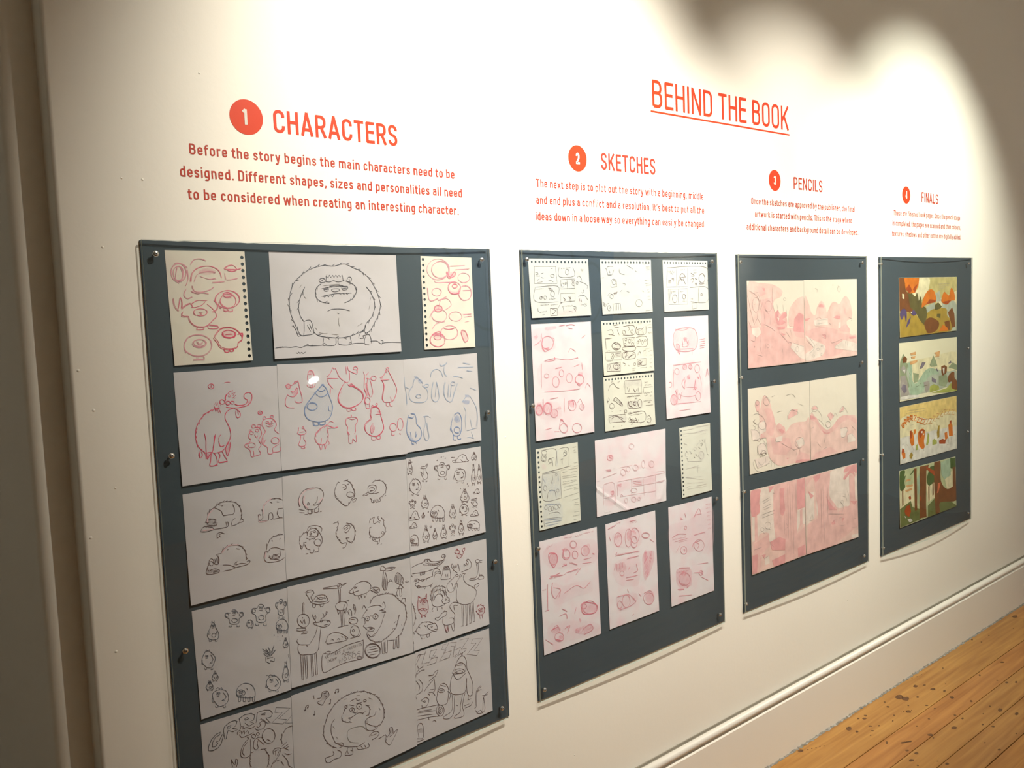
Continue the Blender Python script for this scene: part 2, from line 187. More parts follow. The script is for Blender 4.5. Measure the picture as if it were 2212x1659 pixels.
ART={
'A1':[('red2',1,'F','201,158 221,152 240,159 235,175 219,179 203,174/191,299 214,293 243,305 238,324 212,329 187,318/119,74 157,62 181,74 168,86 130,89'),
('red2',1.6,'s','33,111 21,98 18,78 25,59 40,48 57,49 69,62 72,82 64,101 49,112 33,111/52,104 40,109 30,105 24,92 24,76 32,63 43,58 54,62 60,74 59,90 52,104/29,50 41,44 59,48 76,62/40,59 31,101 42,120/52,62 59,89 49,114/76,71 77,102 66,126/97,114 111,89 124,83/115,83 140,77 168,77 178,83/123,96 154,105 179,102/90,126 95,145 119,151 151,145 171,133/166,117 185,116 210,115/89,53 103,34 128,30 146,37/216,83 218,105/221,108 237,107 263,102/17,174 21,204 35,220/85,150 107,157 125,154 150,159/65,141 57,162 68,175 87,169/59,318 87,308 118,313 140,331 144,356 128,378 99,388 69,382 47,364 44,340 59,318/125,348 113,355 97,356 83,351 75,342 78,333 90,326 106,325 120,330 128,339 125,348/79,338 85,331 97,328 111,329 121,335 124,343 118,350 106,353 92,352 82,346 79,338/58,324 44,348 48,376/90,388 89,400 114,400 112,389/74,401 114,403/91,335 103,345 116,336'),
('red3',1.6,'s','85,114 90,89 103,71 126,60 157,57 182,65 197,80 202,102/214,68 227,58 247,53 260,61 262,71 246,76 226,71/217,69 266,68 278,64/32,213 37,192 43,171 48,189 45,211/46,211 61,199 79,193 85,206/85,193 105,182 127,182 142,182/81,209 97,209 122,200 135,188/47,223 43,238 52,241 67,242 69,254 80,270 98,280 126,281 146,269 159,257 173,245 170,230 159,214 141,198/167,183 179,199 175,217 158,226/97,237 89,230 89,221 99,215 113,213 128,216 137,223 136,231 126,238 112,240 97,237/105,226 123,227/108,231 117,233/95,280 94,289 110,290 119,289 120,281/139,272 138,286 176,288 173,280 142,275/262,195 243,211 215,216 188,208 173,191 176,170 195,154 223,148 250,156 265,174 262,195/189,189 195,173 209,162 228,161 244,170 251,185 246,201 231,212 212,213 196,204 189,189/236,166 230,171 221,173 211,172 205,167 204,161 210,156 219,153 229,155 235,160 236,166/204,215 203,224 216,225 216,217/219,219 222,226 235,225 234,216/183,192 185,211 191,213'),
('red4',1.8,'s','158,317 172,299 192,287 225,287 247,299 262,318 264,335 247,346 246,359 225,368 193,366 175,355 169,339 160,329 155,320/190,318 187,309 194,301 208,297 224,299 236,305 239,314 232,322 218,326 202,324 190,318/191,303 196,322 235,324 240,305/193,366 192,378 205,379 209,368/212,368 213,378 226,377 226,366/249,315 269,312 264,331/200,311 226,312')],
'A2':[('ink',1.5,'f','131,333 110,328 92,289 77,250 72,212 78,166 96,124 128,94 172,67 230,52 278,54 328,45 367,60 407,77 441,104 465,140 481,177 490,218 478,258 455,294 432,325 406,337/144,137 123,175 111,217 115,251 130,277/426,140 447,167 461,204 459,235 441,271 413,297 404,328/167,318 192,336 240,345 289,349 329,345 365,335 404,323/218,125 195,142 188,168 197,189 220,201 249,205/318,205 354,192 375,166 377,144 358,126 328,115'),
('ink',1.3,'l','130,277 128,307 124,333/130,275 158,272 168,305 167,326 136,331 112,332/81,290 91,306 101,334 110,332/76,292 85,291/143,291 156,317/153,287 163,313/207,114 219,103 236,108 233,119 218,121 209,116/333,115 344,99 357,102 356,115 343,119 333,116/219,112 226,114/346,108 351,113/235,116 254,119 274,114 294,119 324,113/217,146 253,140 302,137 337,137/253,136 288,133 317,134/226,144 248,144 245,155 230,155 226,147/310,139 337,138 334,150 314,152 309,141/228,149 246,149/312,145 335,144/262,149 292,147 301,152 286,158 269,158 262,149/215,177 251,171 291,166 355,165/224,177 229,181 236,176/241,175 247,180 252,174/258,173 265,180 271,171/298,167 305,172 310,166/313,166 319,172 325,165/328,165 334,171 340,166/237,238 262,230 306,231 341,239/281,246 288,249 294,246/211,346 207,374 218,376 262,377 267,348/279,349 280,375 334,378 334,345/374,353 385,332 406,330 411,342 395,345 399,355 379,356/411,342 426,342 433,361 434,379/410,346 401,364 403,382 423,385/1,375 23,374 41,373 64,376 87,374 109,379 133,372 156,375 190,375 209,374/337,377 362,375 398,377/430,370 461,371 481,384 497,380 535,380 581,384/480,368 493,373 484,384/85,397 92,402 97,396 103,403 108,398 117,403 122,400 129,397'),
('ink',1.2,'p','240,116 241,95 251,101 256,90 263,101 271,91 277,101 286,90 292,99 300,91 305,99 315,90 319,113/14,375 19,370 23,376 29,371 34,376/133,370 138,366 143,372 152,375 157,371 166,376/204,371 214,367 223,375/327,373 335,369 342,378'),
('grey2',1.2,'l','287,266 285,283 287,301/247,86 241,95/120,141 131,128/440,199 447,181/137,175 145,184/433,234 439,217/176,301 184,310/193,323 212,328 231,328/250,332 280,336/225,134 263,130 303,128/372,304 398,292')],
'A3':[('red2',1,'F','141,69 180,72 182,94 148,96/64,226 94,222 104,242 69,246/201,342 222,344 239,376 220,387/146,142 153,122 145,156 168,168 208,162 207,133 199,152 175,161/40,350 81,342 103,362 73,370 50,362'),
('red2',1.6,'s','147,77 120,98 82,104 49,92 31,67 37,39 63,17 101,11 135,23 153,48 147,77/143,79 119,94 90,96 66,84 56,63 64,41 87,26 116,24 140,35 151,57 143,79/71,107 76,119 183,115/205,108 200,95 207,83 225,75 246,76 262,84 267,97 259,110 241,117 221,117 205,108/246,134 265,146 272,165 266,186 247,199 224,200 206,188 199,169 205,148 223,135 246,134/96,171 81,176 65,175 54,168 51,158 58,148 73,143 89,145 100,152 103,162 96,171/29,140 37,197 84,189/83,198 131,190 153,219 116,242/93,294 68,291 50,279 45,262 55,246 78,237 103,239 122,251 126,269 116,285 93,294/146,259 164,252 187,252 204,261 211,274 203,287 185,294 162,293 145,285 138,272 146,259/41,326 66,303 113,295/175,328 182,347 171,365 146,375 116,373 94,360 87,341 98,323 123,314 152,315 175,328/217,265 267,264/223,275 266,274/228,299 253,298/224,157 267,155/157,45 242,40/187,60 266,57/81,236 95,198 132,180/32,273 51,245 81,236'),
('red3',1.6,'s','138,69 155,93 180,69 185,84 148,98 138,69/142,133 156,120 178,115 199,121 211,134 210,151 196,164 174,169 153,163 141,150 142,133/168,141 164,136 166,130 173,126 182,125 191,128 194,134 192,139 185,143 176,144 168,141/102,229 103,237 96,245 83,248 70,246 61,239 60,231 67,223 80,220 93,222 102,229/106,385 91,399 67,404 43,397 28,383 29,365 43,351 67,346 92,352 106,367 106,385/77,354 86,359 88,365 82,371 71,373 59,372 50,367 48,361 53,355 65,352 77,354/39,354 51,345 81,337 86,357/201,342 225,343 239,379 217,390 201,342/106,324 135,330 165,326/145,161 168,171 205,167')],
'B1':[('red3',1,'F','174,312 185,285 191,283 187,308 179,329 174,325/325,270 319,295 325,306 326,287/97,311 102,334 112,317/275,131 289,122 284,135 271,145'),
('red4',1.6,'f','163,145 134,148 107,161 87,178 72,201 64,225 63,254 67,273 79,293 97,308'),
('red4',1.5,'l','219,135 231,142 254,143 268,136 271,124 263,120 258,110 264,100 278,97 289,103 290,119 284,135 271,146 247,150 217,151 185,144/217,151 198,155 182,169 179,188 187,208 194,228 196,254 189,273/170,132 165,129 163,124 164,119 168,115 174,115 179,118 182,123 180,129 176,132 170,132/200,136 195,137 189,136 186,132 186,127 189,123 194,122 200,124 203,128 203,132 200,136/217,134 211,136 206,133 205,128 209,124 215,125 219,129 217,134/219,154 227,158 238,169 238,185 228,190 222,180 223,161/230,162 232,178/97,308 116,308 129,313 154,310 171,299 189,276/186,275 175,293 173,315 179,329 189,301 192,279/96,233 100,261 98,290 99,331/99,331 113,314 123,302 132,265 138,241/133,246 130,271 124,293/148,264 152,252 159,246/148,267 153,290 169,289/116,311 112,339 109,358 135,355 134,326 125,311/141,311 149,325 142,350 174,349 166,330 158,310/112,339 108,359 138,359/142,351 171,350 177,353/73,299 69,311 74,324 83,313 79,300/72,305 74,318/131,70 125,66 123,60 126,55 131,52 138,52 143,56 145,62 143,67 137,70 131,70/132,57 137,58 133,61 138,64 132,66/321,173 326,176 328,180 327,184 322,187 317,187 312,184 310,180 311,176 315,173 321,173/316,178 321,179 317,183 322,183/187,119 185,106 192,94'),
('red4',1.3,'p','139,133 148,121 149,137 154,124 156,141 164,123 166,139/141,137 146,159 153,150 155,163 162,155 164,167/142,140 149,153 158,148 162,161/184,122 188,103 202,88 216,83 211,96 227,91 216,102 227,103 214,112 225,113/202,95 198,107/208,98 202,109/94,314 95,333 103,319 102,333 109,316'),
('red3',1.4,'l','280,238 267,260 266,272 275,280 264,292 249,296 250,306 260,311 269,325 271,345 281,346 281,323/281,346 309,340 303,320 314,305 306,284 319,263 312,239 292,233/292,236 287,236 283,234 281,230 282,226 285,223 291,223 295,226 297,229 296,233 292,236/303,228 307,225 312,225 316,226 319,230 319,233 315,236 310,236 305,234 303,231 303,228/296,243 302,242 307,244 308,250 304,253 298,252 295,248 296,243/274,259 271,254 274,249 281,249 286,253 285,258 280,260 274,259/290,262 298,276 303,267/261,298 265,293 274,292 283,294 289,299 290,305 286,310 277,311 268,309 262,304 261,298/279,248 275,250 271,249 270,246 271,242 275,241 278,244 279,248/323,230 326,214 338,206 363,207 379,220 382,237 373,253 390,271/323,230 335,255 324,270 317,295 325,308 338,318 340,343 359,344 358,324/360,324 387,311/361,341 389,340 390,321/341,205 337,208 331,207 328,202 331,197 337,196 341,199 341,205/368,206 362,205 359,200 361,196 367,195 372,198 372,203 368,206/342,217 348,217 352,220 352,224 347,226 341,224 339,220 342,217/363,223 362,218 367,216 373,217 376,221 373,225 368,225 363,223/355,232 351,229 352,226 357,224 363,226 365,229 361,232 355,232/340,232 353,239 368,235/357,289 364,284 374,283 384,287 389,295 388,302 381,307 371,308 361,304 356,297 357,289/333,287 325,303/185,52 198,50 208,52')],
'B2':[('red3',1,'F','33,83 51,85 50,100 34,97/50,110 64,114 76,98 82,102 78,122 63,131/134,39 140,34 153,42 154,49 134,47/144,292 167,275 171,277 149,296'),
('blue1',1,'F','106,192 142,142 190,95 215,128 232,185 220,225 177,245 122,232'),
('red3',1,'F','464,87 480,85 483,94 468,94/443,228 456,228 457,238 442,236/411,289 419,284 420,310 407,321/391,107 400,114 405,153 393,165/271,144 278,117 285,108 271,141 266,166 260,165'),
('red3',1.5,'l','51,90 66,81 77,73 86,76 90,103 98,141 95,161/36,122 26,144 25,161 35,173 63,178/65,148 68,155 82,160 95,158/50,110 64,114 76,98 82,102 78,122 62,133 45,129 36,122/33,93 32,87 36,82 41,80 47,82 51,86 52,92 48,97 42,99 36,97 33,93/72,81 69,78 69,74 73,72 77,73 78,77 76,80 72,81/81,70 84,72/125,72 130,45 140,33 153,40 157,58 154,71/122,89 127,98 149,103 159,92 150,78/130,49 145,50/135,92 149,93/135,87 136,100/146,87 147,103/72,260 73,270 67,280 78,288 96,288 106,281 97,266 94,256/81,288 78,308 69,327 78,335 96,334 101,321 93,307 96,290/80,336 81,343 96,344 93,337/78,278 97,278/93,256 95,258 96,262 93,265 90,265 89,261 90,257 93,256/72,257 76,262'),
('red3',1.5,'f','206,258 167,275 147,293 142,316 156,335 182,342/182,342 198,327 204,300 201,278 228,278 247,279'),
('red3',1.3,'l','206,258 215,249 226,252 233,258/159,339 166,361 174,341/182,342 185,361 190,343/172,313 167,337/202,327 205,341 197,344'),
('blue3',1.7,'s','190,95 162,120 131,151 109,176 105,203 118,228 147,241 177,245 208,238 224,219 232,185 221,146 208,110 192,95/155,126 176,145 203,140 215,128/130,166 143,166 156,171 162,180 160,189 150,195 136,196 124,190 118,182 120,172 130,166/140,240 142,256 161,258 162,243/168,244 169,257 191,257 192,243/211,186 214,204 225,205/167,113 185,122 204,116/187,94 198,94'),
('red4',1.6,'s','297,90 278,113 262,143 259,165 270,185 293,200 322,201 355,190 374,173 376,151 362,133 334,115 310,107/391,78 386,126 394,152 385,177 386,193/471,101 481,124 475,153 470,179 477,194/507,61 521,88 538,123 544,149 531,181 514,196 477,194/416,212 407,240 409,260 390,271 376,289 380,312 401,330 430,337 453,327 468,306 464,279 456,246 452,226 438,211 419,211'),
('red3',1.5,'l','243,28 233,47 219,62 212,64/213,71 266,76/214,74 220,93 238,116/255,33 270,69 287,86/227,112 224,137/243,28 248,36 255,33/290,86 300,96 311,94/307,103 320,114 335,109 341,122/314,107 325,102 335,112/297,200 298,215 312,216 311,202/318,202 321,214 339,214 336,203/304,28 304,62/311,28 314,44 324,51 352,63 355,47 339,44 338,36 350,32 359,41 352,56/319,54 318,88/405,83 398,117 402,143 411,167/433,98 426,96 421,91 420,85 424,80 432,78 440,80 445,85 445,91 441,96 433,98/398,85 416,90 422,86/416,96 421,119 425,149 415,167/387,193 390,213 405,213 404,195/385,176 390,169 398,167 405,170 410,178 409,187 404,194 397,196 389,192 385,185 385,176/496,57 484,79 468,88/467,99 509,101/488,195 489,213 502,213/505,198 508,215 521,215/497,51 500,48 506,47 511,50 510,55 505,57 500,55 497,51/500,61 502,64 501,67 497,68 494,66 494,62 496,60 500,61/512,173 515,193/290,247 286,266 295,282 291,298 297,318/290,247 305,242 337,246 343,262 331,280 330,306 322,314/297,318 296,348 312,350 315,333 330,349 332,319/301,245 319,253 337,249/315,231 316,243/294,301 302,315/432,243 462,245/417,280 405,295 405,321 417,316 422,294/406,334 407,349 426,350 425,333/430,334 433,349 448,349 446,331/419,202 422,203 424,206 423,210 419,211 416,208 416,204 419,202/440,205 437,202 437,198 440,196 443,197 445,200 443,204 440,205/532,303 532,314 526,323 516,326 506,322 499,313 499,302 505,293 515,290 525,294 532,303/506,327 507,342 521,342/563,317 554,325 545,323 539,311 538,295 542,281 551,273 560,275 566,287 567,303 563,317/544,338 552,344/505,294 520,292/192,267 206,266 232,278 250,277/385,56 391,75/410,61 395,75')],
'B3':[('blue3',1,'F','69,93 89,91 96,109 80,111/53,82 66,73 73,83 64,96/259,278 278,275 290,289 285,306 263,307 256,292/305,213 330,209 351,214 346,228 324,226/326,187 348,186 352,197 330,198/-1,327 11,332 33,361 17,359'),
('blue2',1.6,'s','43,118 26,133 17,156 24,179 43,191 83,197 107,191 119,168 114,141 91,122/43,118 48,98 61,83 73,87 84,98 96,112/99,126 112,117 128,120 123,130 107,130/57,171 54,166 57,161 64,159 73,159 80,163 82,168 79,173 72,175 63,174 57,171/-2,78 0,114 6,151 7,198/4,121 19,129/138,89 147,66 173,54 197,66 208,91/153,110 142,150 140,180 152,197 168,198 180,181 176,139 169,111/191,31 198,42 224,37 233,27/215,40 215,74 229,92/219,116 209,142 208,169 219,198 248,208 267,168 287,128/263,95 288,97 318,106/235,127 228,185/252,132 240,186/259,117 267,119 272,123 273,128 270,133 263,135 255,133 249,129 248,124 252,119 259,117/95,261 97,291 87,321 86,351 97,370 112,358 108,323 105,289/87,260 111,259 127,268/315,239 326,265 320,299 322,345/353,190 373,220 389,253 391,300 384,342/326,353 384,345/351,302 354,331 362,346/324,384 342,385 363,393/335,188 317,207 307,217/352,359 359,385/322,37 365,45/291,55 382,58/359,155 394,169/342,73 377,79/169,118 157,179'),
('blue3',1.7,'s','12,245 2,281 -2,317 6,341 21,360 52,364 74,343 72,312 53,290 51,263 44,245 24,240/11,255 31,260 39,251/15,322 18,336/43,322 40,346 49,330/21,362 20,373 32,377/40,364 44,376/252,278 242,301 237,328 244,353 251,365 277,368 291,352 298,314 295,282 279,263 257,271/280,355 270,356 260,353 254,345 254,337 260,330 270,328 280,332 286,340 286,348 280,355/247,364 246,383 261,385/269,367 270,384 289,385/238,311 232,334 240,342')],
'C1':[('ink3',1,'F','89,107 116,117 117,136 87,135 81,122/73,286 79,300 112,306 111,314 78,314 67,304/317,299 353,303 355,317 323,314'),
('ink2',1.2,'f','86,103 90,88 101,73 115,69 132,55 156,53 176,56 196,63 212,83 219,108 215,127 208,139/301,129 307,103 320,85 343,75 364,75 389,86/126,247 137,233 158,224 181,225 205,235 219,254 223,275 223,295/308,272 313,253 328,231 351,222 380,223'),
('ink2',1.2,'l','113,69 124,74 140,87 146,104 166,105 186,105 191,86 185,68/86,103 77,118 85,123 85,136/89,107 105,110 118,116 114,125 104,126/57,147 71,133 103,143 106,150 76,154 57,150 57,147/106,150 159,150 161,130/176,147 179,131 192,123/173,150 190,149 207,143/207,143 221,142 224,136 215,131/87,130 104,135 117,136 121,126/108,121 115,119 116,129/82,119 91,121/94,136 110,138/90,110 91,107 94,106 97,108 97,111 95,113 92,112 90,110/154,129 156,146/67,134 74,131 80,137/301,129 302,143 291,148/284,126 286,147 291,155 301,154/284,126 291,126 292,131 298,129/325,154 328,131 334,127 342,133 343,151 330,157/291,155 326,155/344,155 381,155/369,117 362,134 370,153 384,157/365,117 387,119/335,84 345,92/363,89 374,92/117,182 118,169 131,167 146,175/134,171 124,177 130,185/115,185 122,185/111,247 126,247/109,247 118,266 113,285 100,282 95,264 88,258 82,261 75,280 68,295/77,280 65,307 78,317 114,317 116,309 99,300 82,301/94,281 91,285 87,286 83,284 80,279 80,274 83,270 87,269 91,271 94,276 94,281/115,252 113,285/129,292 152,297 172,308 179,313/172,305 180,293 187,291 179,303 200,301 220,307/131,316 165,317 179,313 220,312 234,308 237,298 224,299/70,292 75,303 85,302/88,306 108,309/91,312 111,311/150,239 157,237/187,240 200,246/101,262 103,279/108,260 110,281/309,283 326,269 348,270 362,277 381,286/302,275 295,297 301,316 322,324 359,325 379,317/313,301 327,311 335,295 353,306 360,311 341,314 320,310/362,280 363,309/331,302 349,299 357,297/317,295 320,306/334,316 355,319/304,275 311,280/332,236 335,243/364,242 368,236/129,58 138,63/141,67 148,66'),
('red1',2,'s','113,69 90,91 82,119/303,126 309,93 343,71/129,245 158,224 198,229/304,275 299,302/63,148 103,148/289,127 287,154 319,157')],
'C2':[('ink2',1.2,'l','65,133 62,108 72,84 95,67 130,66 161,74 175,95 169,119 152,141 132,152 98,149 84,129 80,107 86,90/147,104 142,125 126,136 149,137 165,125/102,122 105,121 108,125 108,130 105,132 101,131 100,126 102,122/103,150 102,166 120,168 121,153/132,154 129,166 147,167 148,151/62,143 86,151/63,155 86,161/85,168 100,169/155,168 162,168/115,152 116,167/92,234 101,221 124,220 147,228 158,239 153,253/106,247 110,249 111,252 109,255 105,255 102,252 103,248 106,247/120,243 123,241 127,242 129,246 127,250 124,250 120,248 120,243/98,260 113,265 125,262/86,265 97,271/142,247 155,275 154,297 137,315/77,288 84,307 99,314/99,314 98,328 113,330 114,317/117,329 136,329 137,315/144,282 150,290 150,299 145,306 135,307 126,303 120,295 119,286 125,280 134,278 144,282/119,318 121,329/78,328 90,330/253,64 245,59 232,79 226,96/103,243 115,242/134,249 137,261 125,269'),
('ink2',1.2,'f','55,273 60,256 80,242 96,242/55,276 61,306 69,294 78,281 85,281/89,258 96,238 119,230 138,243 139,261 121,272 97,271/226,96 229,122 248,143 263,160/210,228 234,229 228,253 220,266 222,285 244,322'),
('red1',2,'s','69,130 67,101 95,71 138,67/90,91 84,122 102,146/149,133 174,112'),
('ink2',1.2,'f','404,89 419,82 436,82 457,90 470,106 474,122 468,140 453,153 435,159/382,280 377,301 383,317 403,328 428,331 450,321 457,301 452,281/380,258 387,244 409,236/440,245 450,259 452,281/269,59 286,60 305,77 311,93 318,112 315,130 301,146 286,161/271,237 294,248 307,266 308,290 300,316 286,323 270,310 264,300'),
('ink2',1.1,'l','382,110 389,99 407,97 424,105 423,120 408,133 388,130 383,117/389,111 403,108 416,116 405,123 392,118/391,124 409,121/383,126 363,132 356,134 363,138 384,135/405,136 422,136 437,135/390,152 400,160/398,156 399,172 413,173 414,162/421,160 420,174 441,173 439,160/406,164 408,172/429,163 431,173/409,236 401,250 404,266 422,260 432,268/430,239 423,238 429,255 439,260/378,279 389,278/441,317 437,313 438,308 443,307 448,309 450,314 447,318 441,317/389,325 396,339 416,346 412,358 425,348 424,332/396,329 406,338/262,73 271,74 281,82 280,94 267,95/264,85 278,84/295,75 285,76/289,110 299,110 309,114 314,121 312,128 305,132 295,132 286,128 281,121 282,114 289,110/304,149 321,140 326,144 317,155 307,153/260,154 269,164 286,164 287,152/253,258 264,248 284,249 287,262 269,279 259,271/256,262 277,254/262,269 280,260/264,300 281,303/246,320 266,321 258,338 245,338/430,361 435,359/464,155 471,153/376,319 382,324')],
